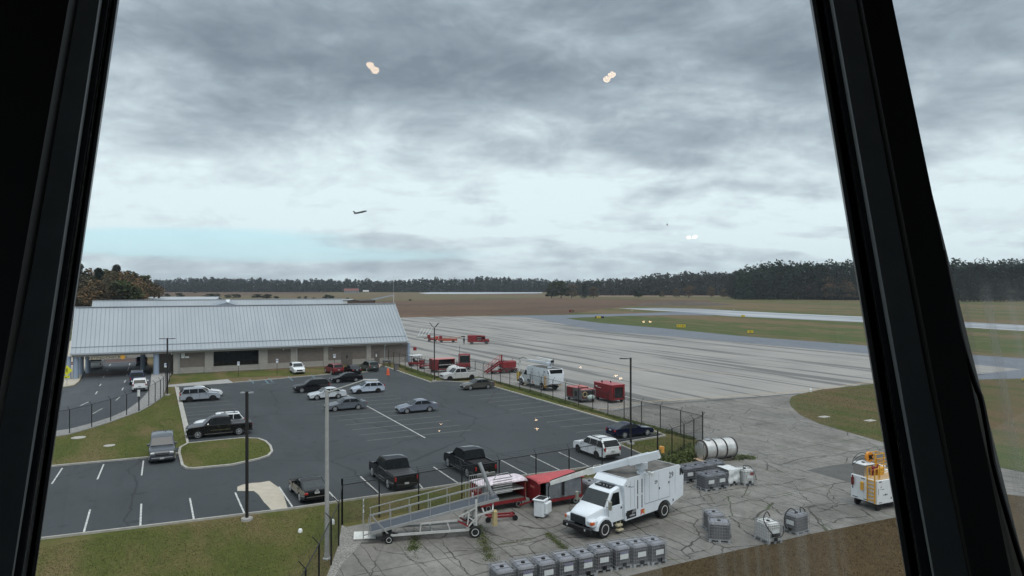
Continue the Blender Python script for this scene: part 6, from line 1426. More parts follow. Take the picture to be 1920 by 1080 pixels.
o.modifiers.new('sub','SUBSURF').levels = 1; me.materials.append(mat('dark_work_clothes', (.02,.022,.03), .9)); o.location = p; o.rotation_euler.z = 2.6
tag(o, 'person in dark work clothes standing on the apron left of the red box truck', 'person')
hm = MB(); hm.lathe((0,.02,1.70), [(.11,-.10),(.115,0),(.10,.06),(.04,.10)], 12); hh = hm.build('hair', mat('dark_hair',(.02,.015,.01),.8), o, True)
q = MB(); q.lathe((0,.045,1.66), [(.04,-.09),(.085,-.05),(.09,.03),(.05,.06)], 12); q.build('face', mat('skin',(.35,.22,.16),.6), o, True)

# ------------------------------------------------------------ aircraft far off in the sky
pl = atY(676, 398, 900); t = thing('airliner', 'small dark twin-engined jet climbing away above the terminal', 'aeroplane', pl, R(30)); t.rotation_euler = (R(4), R(-15), R(30))
dk = mat('silhouette_grey', (.035,.04,.045), .6)
q = MB(); q.lathe((0,0,0), [(.1,-9.5),(.8,-7),(1.15,-4),(1.2,4),(1.0,6.5),(.5,8.3),(.1,9)], 14, 'x'); q.build('fuselage', dk, t, True)
for s_ in (-1,1):
    q = MB(); q.add([(2.2,s_*1,-.5),(-.8,s_*1,-.5),(-3.4,s_*9,.2),(-2.2,s_*9,.2),(2.2,s_*1,-.25),(-.8,s_*1,-.25),(-3.4,s_*9,.3),(-2.2,s_*9,.3)],[(0,1,2,3),(7,6,5,4),(0,4,5,1),(1,5,6,2),(2,6,7,3),(3,7,4,0)]); q.build('wing', dk, t)
    q = MB(); q.lathe((-5.2,s_*1.9,.5), [(.4,-1.4),(.65,-.5),(.65,.8),(.5,1.3)], 12, 'x'); q.build('engine', dk, t)
    q = MB(); q.add([(-7.6,s_*.1,3.2),(-9.3,s_*.1,3.3),(-10,s_*3.4,3.4),(-9.2,s_*3.4,3.4),(-8,0,3.05)],[(0,1,2,3),(0,3,4)]); q.build('tailplane', dk, t)
q = MB(); q.prism([(-6,.8),(-8.6,.8),(-9.6,3.4),(-7.9,3.4)], -.12, .12); q.build('fin', dk, t)
pl = atY(1251, 421, 500); t = thing('sky_speck', 'tiny pinkish object hanging in the sky right of centre', 'speck', pl); q = MB(); q.lathe((0,0,0), [(.05,-.8),(.35,-.4),(.5,.1),(.3,.5),(.05,.6)], 12); q.build('speck_body', mat('pinkish',(.35,.22,.2),.7), t, True); q = MB(); q.tube((0,0,-.8),(0,0,.1-1.6),.05); q.tube((0,0,.6),(0,0,1.6),.05); q.build('line', dk, t)  # unidentified small distant flyer, modelled as a rounded body
t.name = 'distant_sky_speck'
# ------------------------------------------------------------ trees
def leaf_mat(name, cols, tl=.25):
    m = bpy.data.materials.new(name); m.use_nodes = True; nt = m.node_tree; N = nt.nodes; L = nt.links; b = N['Principled BSDF']
    oi = N.new('ShaderNodeObjectInfo'); ge = N.new('ShaderNodeNewGeometry'); no = N.new('ShaderNodeTexNoise'); no.inputs['Scale'].default_value = .22; no.inputs['Detail'].default_value = 4; L.new(ge.outputs['Position'], no.inputs['Vector'])
    ad = N.new('ShaderNodeMath'); ad.operation = 'MULTIPLY_ADD'; L.new(oi.outputs['Random'], ad.inputs[0]); ad.inputs[1].default_value = .9; 
    sb = N.new('ShaderNodeMath'); sb.operation = 'MULTIPLY_ADD'; L.new(no.outputs['Fac'], sb.inputs[0]); sb.inputs[1].default_value = 1.3; sb.inputs[2].default_value = -.6; L.new(sb.outputs[0], ad.inputs[2])
    r_ = N.new('ShaderNodeValToRGB'); e = r_.color_ramp.elements; e[0].color = (*cols[0],1); e[1].color = (*cols[-1],1); e[0].position = .08; e[1].position = .92
    for i, c in enumerate(cols[1:-1]): k_ = e.new(.08+.84*(i+1)/(len(cols)-1)); k_.color = (*c,1)
    L.new(ad.outputs[0], r_.inputs['Fac']); L.new(r_.outputs[0], b.inputs['Base Color']); b.inputs['Roughness'].default_value = .8; b.inputs['Specular IOR Level'].default_value = .15
    return m
autumn_leaf = leaf_mat('autumn_leaf', [(.045,.045,.024),(.105,.076,.042),(.14,.10,.054),(.17,.098,.048),(.13,.09,.058),(.08,.068,.042)])
rust_leaf = leaf_mat('rust_leaf', [(.045,.038,.022),(.085,.045,.026),(.075,.038,.028),(.055,.035,.024)])
pine_leaf = leaf_mat('pine_needles', [(.017,.028,.017),(.026,.040,.022),(.022,.032,.020),(.036,.038,.024)])
olive_leaf = leaf_mat('olive_leaf', [(.028,.040,.016),(.048,.060,.022),(.033,.042,.018)])
bark = mat('bark', (.055,.045,.035), .95, 0, .3, 2)
def leaf_quads(b, r, c, rad, n, s):
    for _ in range(n):
        while True:
            v = Vector((r.uniform(-1,1), r.uniform(-1,1), r.uniform(-1,1)))
            if .35 < v.length < 1: break
        p = Vector((c[0]+v.x*rad[0], c[1]+v.y*rad[1], c[2]+v.z*rad[2])); a_ = Vector((r.gauss(0,1), r.gauss(0,1), r.gauss(0,.6))).normalized(); q_ = a_.cross(Vector((r.gauss(0,1),r.gauss(0,1),r.gauss(0,1)))).normalized()
        k_ = s*r.uniform(.6,1.3); a_ = a_*k_; q_ = q_*k_*.7
        b.add([p-a_-q_*.3, p-q_, p+a_*1.0, p+q_*.9], [(0,1,2,3)])
def tree_proto(kind, seed, H, leafm, n=900, s=.55):
    r = random.Random(seed); tr = MB(); cr = MB()
    if kind == 'pine':
        top = H*.97; tr.tube((0,0,0),(r.uniform(-.4,.4),r.uniform(-.4,.4),H*.6),H*.016,8,H*.010); tr.tube((0,0,H*.6),(0,0,top),H*.010,6,H*.003)
        k_ = 11
        for i in range(k_):
            f_ = i/(k_-1); z = H*(.20+.77*f_); w = H*.17*(1-.45*f_)*r.uniform(.7,1.25); a_ = r.random()*6.28; off = w*.55*(1-f_*.7)
            c = (math.cos(a_)*off, math.sin(a_)*off, z); tr.tube((0,0,z-H*.06), c, H*.004, 5); leaf_quads(cr, r, c, (w*.85,w*.85,H*.055), n//k_, s)
        leaf_quads(cr, r, (0,0,H*.12), (H*.2,H*.2,H*.1), n//8, s); leaf_quads(cr, r, (0,0,H*.93), (H*.07,H*.07,H*.06), n//9, s)
    else:
        tr.tube((0,0,0),(0,0,H*.35),H*.022,8,H*.015)
        tips = []
        for i in range(9):
            a_ = 6.28*i/9+r.uniform(-.3,.3); rr_ = H*r.uniform(.12,.28); z = H*r.uniform(.38,.82); e_ = (math.cos(a_)*rr_, math.sin(a_)*rr_, z); tr.tube((0,0,H*r.uniform(.2,.35)), e_, H*.009, 5, H*.003); tips.append(e_)
        tips += [(math.cos(i*1.3)*H*.2,math.sin(i*1.3)*H*.2,H*(.20+.05*(i%3))) for i in range(5)]
        tips += [(0,0,H*.86),(H*.05,-H*.05,H*.72),(-H*.1,H*.04,H*.78)]
        for e_ in tips:
            w = H*r.uniform(.10,.17); leaf_quads(cr, r, e_, (w,w,w*.8), n//len(tips), s)
    a = tr.build('trunk', bark, None, fix=False); c = cr.build('crown', leafm, None, fix=False); d = (a.data, c.data); bpy.data.objects.remove(a); bpy.data.objects.remove(c); return d
AUT = [tree_proto('dec', 100+i, 20, autumn_leaf, 3000, .42) for i in range(4)]
RUS = [tree_proto('dec', 130+i, 20, rust_leaf, 900, .6) for i in range(2)]
OLV = [tree_proto('dec', 150+i, 20, olive_leaf, 1900, .75) for i in range(2)]
PIN = [tree_proto('pine', 170+i, 24, pine_leaf, 2000, .45) for i in range(4)]
def tree(protos, p, H, H0, label, cat='tree', group=None, name='tree', wide=1.0):
    pr_ = rnd.choice(protos); t = thing(name, label, cat, (p.x,p.y,0), rnd.random()*6.28, group)
    s_ = H/H0; t.scale = (s_*wide, s_*wide, s_)
    link('trunk', pr_[0], t); link('crown', pr_[1], t); return t
# autumn clump behind the terminal's left end
lst = [(146,497,290),(160,503,300),(172,499,320),(186,505,280),(196,501,310),(208,503,285),(218,499,330),(232,506,290),(243,504,320),(254,511,300),(264,512,325),(275,521,310),(284,529,330),(152,515,262),(178,517,255),(203,518,258),(228,520,262),(250,524,268),(270,530,275)]
for i, (px, pt, Y) in enumerate(lst):
    if px < 218 and i > 12: pass
    p = Vector(((px-960)/F*Y, Y, 0)); Hh = HC-(pt-YH)*Y/F
    pin = i in (0,6,3); tree(PIN if pin else (AUT if i % 4 else OLV), p, Hh, 24 if pin else 20, ('dark pine standing among autumn trees beyond the terminal' if pin else 'autumn tree in the clump beyond the terminal'), 'tree', 'trees of the autumn clump' if not pin else 'pines in the autumn clump', 'pine_tree' if pin else 'autumn_tree', 1.15)
# middle distance trees
mids = [(1052,559,525,OLV,'broad olive-green tree, tallest of the mid-field clump',1.5),(1034,559,531,OLV,'olive tree at the left end of the mid-field clump',1.4),(1072,559,530,AUT,'dark tree right of the tallest olive tree in mid-field',1.3),(1095,559.5,534,PIN,'dark pine in the right half of the mid-field clump',1.5),(1113,559.5,536,AUT,'brownish tree at the right end of the mid-field clump',1.3),
  (1197,558.5,538,OLV,'lone round dark tree right of the mid-field clump',1.5),(1241,558,544,AUT,'small golden tree between two larger dark ones',1.2),(1268,558.5,538,AUT,'bare-looking brown tree right of the golden one',1.1),(1291,558.5,533,AUT,'taller grey-brown tree right of the golden one',1.3),(1333,558,536,AUT,'grey-brown tree standing alone before the stubble field',1.1),(1356,559,541,AUT,'thin brown tree at the left foot of the big wood',1.1)]
for px, pb_, pt, pr_, lb, wd in mids:
    p = g(px, pb_); Hh = HC-(pt-YH)*p.y/F; tree(pr_, p, Hh, 24 if pr_ is PIN else 20, lb, 'tree', None, 'field_tree', wd)
# front row of the right-hand wood
for i in range(46):
    px = 1372+i*5.4+rnd.uniform(-2,2); pb_ = 560+(i/46)*3; p = g(px, pb_+rnd.uniform(-.6,.3))
    topy = 512 if px < 1400 else (505 if px < 1430 else 500)
    k_ = rnd.random(); short = k_ < .35
    Hh = (HC-(topy-YH)*p.y/F)*(rnd.uniform(.55,.75) if short else rnd.uniform(.86,1.03))
    pr_ = (RUS if rnd.random() < .5 else AUT) if short else PIN
    tree(pr_, p, Hh, 24 if pr_ is PIN else 20, 'tall dark pine at the front edge of the right-hand wood' if pr_ is PIN else ('rusty autumn tree at the front edge of the right-hand wood' if pr_ is RUS else 'brown autumn tree at the front edge of the right-hand wood'), 'tree',
         {id(PIN):'pines at the front of the right-hand wood', id(RUS):'rusty trees at the front of the right-hand wood', id(AUT):'brown trees at the front of the right-hand wood'}[id(pr_)], 'pine_tree' if pr_ is PIN else 'autumn_tree', 1.25)
for i in range(22):
    px = 1770+i*8+rnd.uniform(-2,2); p = g(px, 565+rnd.uniform(-.5,.5)); Hh = (HC-(498-YH)*p.y/F)*rnd.uniform(.86,1.03)
    tree(PIN, p, Hh, 24, 'pine of the wood seen through the right-hand pane', 'tree', 'pines seen through the right-hand pane', 'pine_tree', 1.3)
# woods: far-off masses
def wood(name, spec, m, seed, nq=60, s=1.6):
    r = random.Random(seed); b = MB()
    for (x, Y, H) in spec(r):
        w = H*r.uniform(.16,.26); k_ = r.random()
        n_ = nq
        for lay_ in range(4):
            f_ = lay_/3; z = H*(.06+.86*f_); ww = w*(1.15-.50*f_)
            leaf_quads(b, r, (x+r.uniform(-1,1)*w*.3, Y+r.uniform(-1,1)*w*.3, z), (ww,ww,H*.2), n_//4, s*H/24)
    return struct(b.build(name, m, fix=False), 'stuff')
def belt(x0, x1, Y0, rows, dY, sp, topf, jit=.08):
    def f(r):
        out = []
        for j in range(rows):
            Y = Y0+j*dY; xa_ = (x0-960)/F*Y; xb_ = (x1-960)/F*Y; n_ = int((xb_-xa_)/sp)
            for i in range(n_):
                x = xa_+(xb_-xa_)*(i+r.random())/n_; px = 960+x/Y*F; H = (HC-(topf(px)-YH)*Y/F)*(1-r.random()*jit*(1.8 if j == 0 else 1))*(1.02+.07*math.sin(x*.021+j)+.06*math.sin(x*.067+2*j)); out.append((x, Y+r.uniform(-.4,.4)*dY, H))
        return out
    return f
def interp(pts):
    def f(x):
        for (a_, b_), (c_, d_) in zip(pts, pts[1:]):
            if x <= c_: return b_+(d_-b_)*max(0,(x-a_))/(c_-a_)
        return pts[-1][1]
    return f
mixed_leaf = leaf_mat('far_wood_leaf', [(.022,.033,.026),(.030,.044,.033),(.026,.038,.030),(.050,.046,.034),(.034,.044,.033)])  # leaf tones lightened and blued, painting some distance haze into the colour
wood('far_wood', belt(270, 1130, 1500, 4, 14, 5.0, interp([(270,527),(330,524),(390,523),(440,526),(520,525.5),(600,525),(700,527.5),(760,526.5),(800,524),(880,523),(960,524),(1040,527),(1090,528),(1135,529)]), .25), mixed_leaf, 1, 140, 1.6)
wood('mid_wood', belt(1080, 1400, 1000, 4, 12, 4.5, interp([(1080,527.5),(1130,526),(1180,523),(1230,519),(1280,516.5),(1340,515.5),(1400,514)]), .16), mixed_leaf, 2, 150, 1.45)
wood('right_wood', belt(1385, 1990, 716, 6, 8, 4.5, interp([(1385,512),(1405,507),(1430,502),(1470,500.5),(1530,499.5),(1600,497.5),(1700,497.5),(2000,498)]), .12), pine_leaf, 3, 150, .95)
# hedgerow shrubs behind the terminal
for i, (px, py, hp, wp_) in enumerate([(314,556,7,10),(338,557,9,14),(366,549,4,7),(395,558,9,24),(408,557,8,10),(428,558,7,14),(444,558,8,16),(482,558,8,20),(500,559,9,18),(518,559,5,10),(561,559,4,8),(573,560,6,7),(588,560,3,5),(612,561,10,13),(622,560,7,10),(652,560,3,6),(769,563,3,6)]):
    p = g(px, py+.8); Hh = hp*p.y/F; t = tree(OLV, p, Hh, 20, 'low dark bush in the field beyond the terminal roofs, number unclear' if False else 'low dark bush in the field beyond the terminal roofs', 'bush', 'bushes beyond the terminal roofs', 'bush', max(.8, wp_/hp/.62))
# earth mound
p = g(1282,571); q = MB(); nr = random.Random(3); vs = []
for i in range(9):
    for j in range(9): x_ = (i-4)*9; y_ = (j-4)*7; e_ = max(0,1-((i-4)/4.2)**2-((j-4)/4.2)**2); vs.append((x_, y_, e_*2.4*nr.uniform(.6,1)-.05))
q.add(vs, [(i*9+j,(i+1)*9+j,(i+1)*9+j+1,i*9+j+1) for i in range(8) for j in range(8)]); o = q.build('earth_mound', mat('bare_earth',(.075,.055,.04),.95,0,.35,.15), fix=False); o.location = (p.x,p.y,0); struct(o)
# ------------------------------------------------------------ the control tower cab round the camera
TT = .268
def fp(px, py, y0):
    s_ = (YH-py)/F; Y = y0/(1-TT*s_); return Vector(((px-960)/F*Y, Y, HC+s_*Y))
frame_dark = mat('window_frame_paint', (.17,.19,.205), .42, 0, .10, 14, bump=.04)
frame_groove = mat('frame_groove', (.012,.014,.018), .5, 0, .2)
frame_edge = mat('frame_edge', (.06,.065,.07), .4, 0, .2)
gasket = mat('pale_gasket', (.78,.82,.85), .5, 0, .25, 30)
gasket = mat('pale_gasket_strip', (.8,.84,.87), .5, 0, .3, 60); gt = gasket.node_tree; tb_ = gt.nodes.new('ShaderNodeBsdfTranslucent'); tb_.inputs[0].default_value = (.92,.95,.97,1); mg = gt.nodes.new('ShaderNodeMixShader'); mg.inputs[0].default_value = .85
gt.links.new(gt.nodes['Principled BSDF'].outputs[0], mg.inputs[1]); gt.links.new(tb_.outputs[0], mg.inputs[2]); gt.links.new(mg.outputs[0], gt.nodes['Material Output'].inputs[0])
frame_black = mat('post_black', (.0025,.0027,.003), .7, 0, .1, spec=.2)
def strip(b, xl0, xl1, xr0, xr1, y0, th, top=-500, bot=1500):
    def at(x0_, x1_, py): return x0_+(x1_-x0_)*py/1080
    vs = []
    for py in (bot, top):
        for x in (at(xl0,xl1,py), at(xr0,xr1,py)): vs.append(fp(x, py, y0))
    vs += [Vector((v.x*(v.y+th)/v.y, v.y+th, v.z)) for v in vs]
    b.add(vs, [(0,1,3,2),(5,4,6,7),(0,2,6,4),(1,5,7,3),(2,3,7,6),(0,4,5,1)])
t = thing('window_post', 'dark leaning window post filling the left edge, with a pale gasket line', 'window post', (0,0,0), 0, 'leaning posts of the tower windows')
for nm, m_, a in (('seal_edge', frame_edge, (214,58.5,220.5,65.5,1.19,.05)), ('groove', frame_black, (210,49,214.2,58.7,1.20,.04)), ('gasket_strip', gasket, (203.5,39,210.2,49.3,1.20,.004)), ('inner_groove', frame_groove, (186,22,203.7,39.2,1.17,.07)),
                  ('face', frame_dark, (129,-62,186.2,22.2,1.12,.14)), ('black_flank', frame_black, (-420,-620,129.2,-61.8,1.00,.30))):
    b = MB(); strip(b, *a); b.build(nm, m_, t)
t = thing('window_post', 'dark leaning window post dividing the two panes on the right, black on its right side', 'window post', (0,0,0), 0, 'leaning posts of the tower windows')
for nm, m_, a in (('seal_edge', frame_edge, (1522,1699,1530,1709,1.19,.05)), ('groove', frame_black, (1529.8,1708.8,1543,1724,1.20,.04)), ('gasket_strip', gasket, (1543,1723,1545.8,1729.5,1.20,.006)), ('inner_groove', frame_groove, (1545.3,1729.3,1562,1752,1.17,.07)),
                  ('face', frame_dark, (1561.8,1751.8,1616,1822,1.12,.14)), ('black_flank', frame_black, (1615.8,1821.8,1673,1896,1.05,.22))):
    b = MB(); strip(b, *a); b.build(nm, m_, t)
# panes
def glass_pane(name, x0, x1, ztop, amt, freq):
    # clear glass with pale vertical reflection streaks painted in as a translucent veil
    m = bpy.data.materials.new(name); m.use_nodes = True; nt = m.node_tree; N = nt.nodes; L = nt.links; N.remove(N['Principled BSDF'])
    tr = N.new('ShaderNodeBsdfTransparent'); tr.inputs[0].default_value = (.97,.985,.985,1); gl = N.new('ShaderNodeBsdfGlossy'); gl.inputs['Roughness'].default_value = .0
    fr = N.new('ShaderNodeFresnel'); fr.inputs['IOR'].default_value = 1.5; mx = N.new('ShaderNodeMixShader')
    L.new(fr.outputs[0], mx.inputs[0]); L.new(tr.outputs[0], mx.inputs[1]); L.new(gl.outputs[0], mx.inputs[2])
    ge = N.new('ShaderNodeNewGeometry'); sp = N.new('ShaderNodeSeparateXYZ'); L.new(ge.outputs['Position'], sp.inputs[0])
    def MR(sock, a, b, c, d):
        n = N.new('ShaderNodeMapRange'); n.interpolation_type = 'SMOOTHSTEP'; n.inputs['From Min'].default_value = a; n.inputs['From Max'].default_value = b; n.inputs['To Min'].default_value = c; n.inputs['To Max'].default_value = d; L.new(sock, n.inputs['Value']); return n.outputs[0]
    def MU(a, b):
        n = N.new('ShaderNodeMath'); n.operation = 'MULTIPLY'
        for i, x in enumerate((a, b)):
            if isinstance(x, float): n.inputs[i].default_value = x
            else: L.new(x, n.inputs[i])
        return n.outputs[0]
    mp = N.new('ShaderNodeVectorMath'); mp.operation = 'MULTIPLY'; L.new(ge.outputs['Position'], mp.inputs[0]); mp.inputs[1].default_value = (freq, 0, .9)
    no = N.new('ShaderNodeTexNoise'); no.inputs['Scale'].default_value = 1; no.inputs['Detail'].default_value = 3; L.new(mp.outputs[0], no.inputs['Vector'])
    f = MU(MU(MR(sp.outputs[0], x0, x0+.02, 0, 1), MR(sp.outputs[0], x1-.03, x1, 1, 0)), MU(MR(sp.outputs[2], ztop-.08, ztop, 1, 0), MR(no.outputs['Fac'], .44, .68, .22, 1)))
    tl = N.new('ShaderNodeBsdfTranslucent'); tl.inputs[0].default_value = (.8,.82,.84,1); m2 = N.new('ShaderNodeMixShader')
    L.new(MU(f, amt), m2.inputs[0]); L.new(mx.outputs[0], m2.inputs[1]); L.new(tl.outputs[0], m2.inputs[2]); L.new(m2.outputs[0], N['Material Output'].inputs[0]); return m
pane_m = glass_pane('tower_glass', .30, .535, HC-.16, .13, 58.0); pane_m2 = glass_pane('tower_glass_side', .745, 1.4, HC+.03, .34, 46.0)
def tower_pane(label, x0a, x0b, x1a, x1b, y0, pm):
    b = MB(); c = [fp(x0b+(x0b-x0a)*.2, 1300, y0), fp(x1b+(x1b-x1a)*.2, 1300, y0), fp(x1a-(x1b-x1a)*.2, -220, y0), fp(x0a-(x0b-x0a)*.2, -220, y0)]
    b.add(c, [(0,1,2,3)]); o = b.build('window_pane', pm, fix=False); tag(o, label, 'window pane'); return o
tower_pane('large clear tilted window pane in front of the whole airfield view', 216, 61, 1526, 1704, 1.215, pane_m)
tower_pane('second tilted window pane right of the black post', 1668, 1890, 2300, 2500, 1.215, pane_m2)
# cable hanging by the right pane
cab_pts = [fp(x,y,1.16) for x,y in ((1768,470),(1786,560),(1804,640),(1827,715),(1840,750),(1852,810),(1865,880),(1890,970),(1919,1065),(1965,1200))]
o = hose_obj(cab_pts, .0042, ''); o.name = 'cable'; tag(o, 'thin black cable hanging down the right-hand pane', 'cable')
b = MB(); strip(b, 1673.5,1896.5,1678,1901, 1.20,.02, 700, 1500)
o = b.build('pane_bead', gasket); tag(o, 'thin pale bead running down beside the black post in the right pane', 'window bead')
# room: floor, sill wall, ceiling, back wall with a slot added for its reflection
room = mat('cab_dark_wall', (.010,.010,.011), .9, 0, .1); 
z0, z1 = HC-1.25, HC+1.05
def rb(name, *a, m=room): b = MB(); b.box(*a); return struct(b.build(name, m))
rb('floor', -2.6,3.2,-6.4,.82,z0-.1,z0); rb('ceiling', -2.9,3.5,-6.6,1.75,z1,z1+.12)
rb('wall', -2.6,3.2,.82,.92,z0-.1,HC-.62); rb('wall', -2.7,-2.6,-6.4,-2.2,z0-.1,z1); rb('wall', -2.7,-2.6,-2.2,.92,z0-.1,HC-.62); rb('wall', 3.2,3.3,-6.4,.92,z0-.1,HC-.62); rb('wall', -2.6,1.25,-6.5,-6.4,z0-.1,z1); rb('wall', 1.75,3.2,-6.5,-6.4,z0-.1,z1); rb('wall', 1.25,1.75,-6.5,-6.4,z0-.1,HC+.1); rb('wall', 3.2,3.3,-6.4,-4,HC-.62,z1)
rb('wall', -2.7,-1.5,.92,1.3,z0-.1,z1)
# lamps inside whose reflections show in the pane
n_ = Vector((0,-1,TT)).normalized()     # the pane's inner normal
bulb = bpy.data.materials.new('lit_bulb'); bulb.use_nodes = True; bn = bulb.node_tree; bn.nodes.remove(bn.nodes['Principled BSDF']); em = bn.nodes.new('ShaderNodeEmission'); em.inputs[0].default_value = (1,.70,.42,1); em.inputs[1].default_value = 17
bn.links.new(em.outputs[0], bn.nodes['Material Output'].inputs[0]); bulb.cycles.emission_sampling = 'NONE'
spots = [((694,122),7),((703,131),8),((1138,148),7),((1147,140),7),((1291,445),4.5),((1303,444),5),((1207,603),4),((1219,603),4),((1155,704),4.5),((1164,709),5),((1089,688),3.5),((827,795),3),((823,808),3.5),((1005,787),4),((1007,803),4.5),((200,811),4.5),((226,799),4.5)]
eye = Vector((0,0,HC))
for i, ((px,py),rp) in enumerate(spots):
    hit = fp(px,py,1.215); d = (hit-eye).normalized(); rf_ = d-2*d.dot(n_)*n_; tL = (z1-.03-hit.z)/rf_.z; L_ = hit+rf_*tL
    r_ = rp*(.72 if py > 600 else 1)*(tL+(hit-eye).length)/F
    t = thing('ceiling_lamp', 'small warm lamp under the tower cab ceiling, seen only as a reflection in the window', 'lamp', L_, 0, 'ceiling lamps reflected in the window')
    q = MB(); q.lathe((0,0,0), [(r_*.2,-r_*.8),(r_*.75,-r_*.5),(r_,0),(r_*.7,r_*.2)], 12); q.build('bulb', bulb, t, True)
    q = MB(); q.tube((0,0,.005),(0,0,.03),r_*1.2,12); q.build('fitting', black_m, t)

# ------------------------------------------------------------ sky, sun, camera
w = bpy.data.worlds.new('World'); scene.world = w; w.use_nodes = True; nt = w.node_tree; N = nt.nodes; L = nt.links
bg = N['Background']; bg.inputs['Strength'].default_value = .1
sky = N.new('ShaderNodeTexSky'); sky.sky_type = 'NISHITA'; sky.sun_disc = False
EL, AZ = R(62), R(150)
sky.sun_elevation = EL; sky.sun_rotation = AZ; sky.air_density = 1.0; sky.dust_density = 1.0
def nn(t_): return N.new(t_)
def mth(op, a, c=0.0, d=None):
    n = nn('ShaderNodeMath'); n.operation = op
    for i, x in enumerate((a, c) if d is None else (a, c, d)):
        if isinstance(x, (int, float)): n.inputs[i].default_value = x
        else: L.new(x, n.inputs[i])
    return n.outputs[0]
tc = nn('ShaderNodeTexCoord'); sp = nn('ShaderNodeSeparateXYZ'); L.new(tc.outputs['Generated'], sp.inputs[0])
zc = mth('MAXIMUM', sp.outputs[2], .0); den = mth('ADD', zc, .20)
cb = nn('ShaderNodeCombineXYZ'); L.new(mth('DIVIDE', sp.outputs[0], den), cb.inputs[0]); L.new(mth('DIVIDE', sp.outputs[1], den), cb.inputs[1])
def noise(scale, off, detail, rough, sx=1.0, sy=1.0, dist=0.0):
    v = nn('ShaderNodeVectorMath'); v.operation = 'MULTIPLY_ADD'; L.new(cb.outputs[0], v.inputs[0]); v.inputs[1].default_value = (scale*sx, scale*sy, 1); v.inputs[2].default_value = off
    n = nn('ShaderNodeTexNoise'); n.inputs['Scale'].default_value = 1; n.inputs['Detail'].default_value = detail; n.inputs['Roughness'].default_value = rough; n.inputs['Distortion'].default_value = dist; L.new(v.outputs[0], n.inputs['Vector']); return n.outputs['Fac']
def mr(f, a, b, va=0.0, vb=1.0, smooth=True):
    n = nn('ShaderNodeMapRange'); n.interpolation_type = 'SMOOTHSTEP' if smooth else 'LINEAR'
    for nm, x in (('From Min',a),('From Max',b),('To Min',va),('To Max',vb)): n.inputs[nm].default_value = x
    L.new(f, n.inputs['Value']); return n.outputs[0]
big = noise(.75, (3.1,1.7,0), 5, .55, .8, 1.0, .3); med = noise(2.3, (7.3,2.2,1), 7, .58, .75, 1.1, .35); fin = noise(6.5, (1.3,9.2,2), 6, .6)
# darkness grows with elevation inside the seen part, brighter again overhead
def blob(px, py, wx_, wz_, amt, warp=.5):     # a cloud mass fixed in the sky at this bearing
    v = Vector(((px-960)/F, 1, (YH-py)/F)).normalized()
    ax = mth('DIVIDE', mth('SUBTRACT', mth('DIVIDE', sp.outputs[0], mth('MAXIMUM', sp.outputs[1], .05)), v.x/v.y), wx_/F)
    az_ = mth('DIVIDE', mth('SUBTRACT', mth('DIVIDE', sp.outputs[2], mth('MAXIMUM', sp.outputs[1], .05)), v.z/v.y), wz_/F)
    d2 = mth('ADD', mth('MULTIPLY', ax, ax), mth('MULTIPLY', az_, az_))
    d2 = mth('ADD', d2, mth('MULTIPLY', mth('SUBTRACT', med, .5), warp*6))
    return mth('MULTIPLY', mr(d2, 0.0, 1.8, 1, 0), amt)
fc = nn('ShaderNodeFloatCurve'); cu_ = fc.mapping.curves[0]
for x_, y_ in ((.075,.18),(.16,.08),(.28,.10),(.42,.32),(.60,.55),(.80,.66)): cu_.points.new(x_, y_)
cu_.points[0].location = (0,.20); cu_.points[-1].location = (1,.62); fc.mapping.update()
L.new(mth('MULTIPLY', zc, 2.4), fc.inputs['Value']); dark = fc.outputs[0]
dark = mth('ADD', dark, mth('MULTIPLY', mth('SUBTRACT', big, .5), .9))
dark = mth('ADD', dark, mth('MULTIPLY', mth('SUBTRACT', med, .5), .75))
dark = mth('ADD', dark, mth('MULTIPLY', mth('SUBTRACT', fin, .5), .2))
iv = nn('ShaderNodeVectorMath'); iv.operation = 'MULTIPLY'; L.new(tc.outputs['Generated'], iv.inputs[0]); iv.inputs[1].default_value = (7.0, 7.0, 15)
ni = nn('ShaderNodeTexNoise'); ni.inputs['Scale'].default_value = 1; ni.inputs['Detail'].default_value = 7; ni.inputs['Roughness'].default_value = .58; ni.inputs['Distortion'].default_value = .5; L.new(iv.outputs[0], ni.inputs['Vector'])
dark = mth('ADD', dark, mth('MULTIPLY', mth('SUBTRACT', ni.outputs['Fac'], .5), 1.05))
iv2 = nn('ShaderNodeVectorMath'); iv2.operation = 'MULTIPLY'; L.new(tc.outputs['Generated'], iv2.inputs[0]); iv2.inputs[1].default_value = (17, 17, 40)
n2_ = nn('ShaderNodeTexNoise'); n2_.inputs['Scale'].default_value = 1; n2_.inputs['Detail'].default_value = 5; n2_.inputs['Roughness'].default_value = .5; n2_.inputs['Distortion'].default_value = .3; L.new(iv2.outputs[0], n2_.inputs['Vector'])
bil = mth('ABSOLUTE', mth('SUBTRACT', n2_.outputs['Fac'], .5), 0)
dark = mth('ADD', dark, mth('MULTIPLY', mth('SUBTRACT', bil, .09), -.55))
for a in ((760,140,340,60,.26),(430,230,230,60,.20),(560,60,260,60,.14),(1180,262,150,24,.20),(1255,300,75,16,.20),(1480,60,200,80,.12),(1150,20,160,40,.16),(1840,50,200,60,.18),(330,255,90,22,.12),
          (1150,410,420,60,-.20),(1290,170,150,60,-.20),(300,150,110,60,-.12),(1000,240,120,30,-.12),(1750,470,260,40,-.2)):
    dark = mth('ADD', dark, blob(*a))
cr = nn('ShaderNodeValToRGB'); L.new(dark, cr.inputs['Fac']); e = cr.color_ramp.elements
e[0].position = 0; e[0].color = (.76,.88,.91,1); e[1].position = 1; e[1].color = (.20,.245,.295,1)
for ps, c in ((.14,(.66,.76,.80)),(.32,(.52,.60,.65)),(.52,(.385,.455,.51)),(.76,(.275,.33,.385))): k_ = e.new(ps); k_.color = (*c,1)
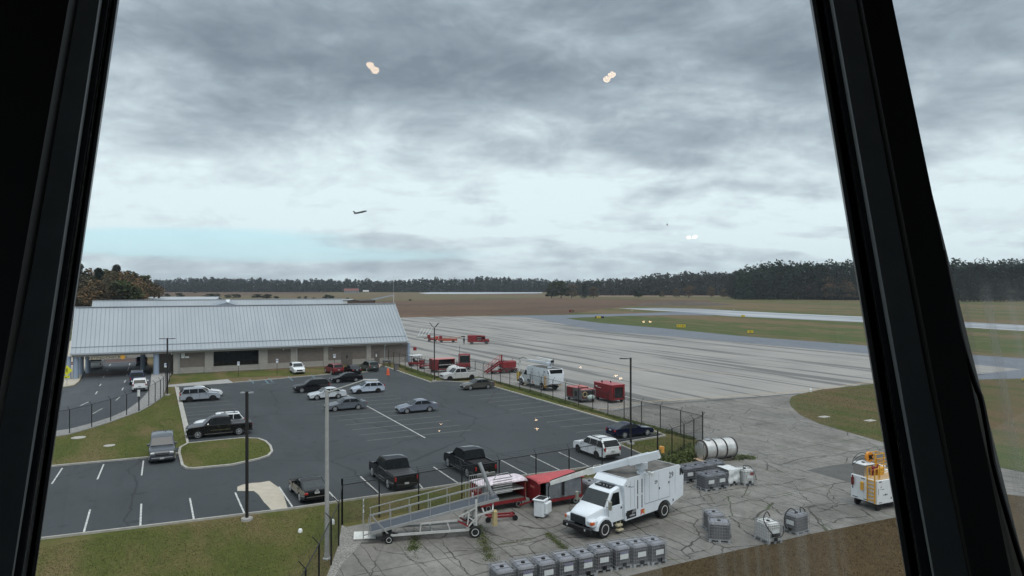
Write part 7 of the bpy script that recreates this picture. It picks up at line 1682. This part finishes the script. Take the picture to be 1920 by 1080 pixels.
ov = mr(zc, .42, .75); up_ = nn('ShaderNodeMix'); up_.data_type = 'RGBA'; L.new(ov, up_.inputs[0]); L.new(cr.outputs[0], up_.inputs[6]); up_.inputs[7].default_value = (.95,1.05,1.14,1)
x10 = nn('ShaderNodeVectorMath'); x10.operation = 'SCALE'; L.new(up_.outputs[2], x10.inputs[0]); x10.inputs['Scale'].default_value = 10.0
# blue gap low on the left
sk = nn('ShaderNodeMix'); sk.data_type = 'RGBA'; sk.blend_type = 'MIX'; sk.inputs[0].default_value = .8; L.new(sky.outputs[0], sk.inputs[6]); sk.inputs[7].default_value = (6.0,9.0,9.9,1)
gap = mth('MINIMUM', mth('ADD', blob(300,452,330,24,1.2,.22), blob(560,478,300,14,.7,.22)), .85)
fm = nn('ShaderNodeMix'); fm.data_type = 'RGBA'; L.new(mth('MAXIMUM', gap, .02), fm.inputs[0]); L.new(x10.outputs[0], fm.inputs[6]); L.new(sk.outputs[2], fm.inputs[7])
L.new(fm.outputs[2], bg.inputs['Color'])
w.cycles.sampling_method = 'AUTOMATIC'
sun = bpy.data.lights.new('sun', 'SUN'); sun.energy = 1.35; sun.angle = R(40); sun.color = (1,.96,.9); so = bpy.data.objects.new('sun', sun); COL.objects.link(so)
dv_ = Vector((math.sin(AZ)*math.cos(EL), math.cos(AZ)*math.cos(EL), math.sin(EL))); so.rotation_euler = dv_.to_track_quat('Z','Y').to_euler(); so.location = (0,0,60)
cam = bpy.data.cameras.new('camera'); cam.sensor_width = 36; cam.lens = 36*F/1920; cam.shift_y = (YH-540)/1920; cam.clip_start = .05; cam.clip_end = 20000
co = bpy.data.objects.new('camera', cam); COL.objects.link(co); co.location = (0,0,HC); co.rotation_euler = (R(90),0,0); scene.camera = co
scene.view_settings.view_transform = 'Standard'; scene.view_settings.look = 'None'; scene.view_settings.exposure = .17; scene.view_settings.gamma = 1
scene.cycles.transparent_max_bounces = 16; scene.cycles.max_bounces = 6

# the slightly misty air over the fields
hz = MB().box(-3500,3500,-60,4200,-1.2,125).build('haze', None); struct(hz, 'stuff')
hm_ = bpy.data.materials.new('haze_air'); hm_.use_nodes = True; hn = hm_.node_tree; hn.nodes.remove(hn.nodes['Principled BSDF'])
pv = hn.nodes.new('ShaderNodeVolumePrincipled'); pv.inputs['Color'].default_value = (.80,.87,.95,1); pv.inputs['Density'].default_value = .00010; pv.inputs['Anisotropy'].default_value = .2
hn.links.new(pv.outputs[0], hn.nodes['Material Output'].inputs['Volume']); hz.data.materials.clear(); hz.data.materials.append(hm_)
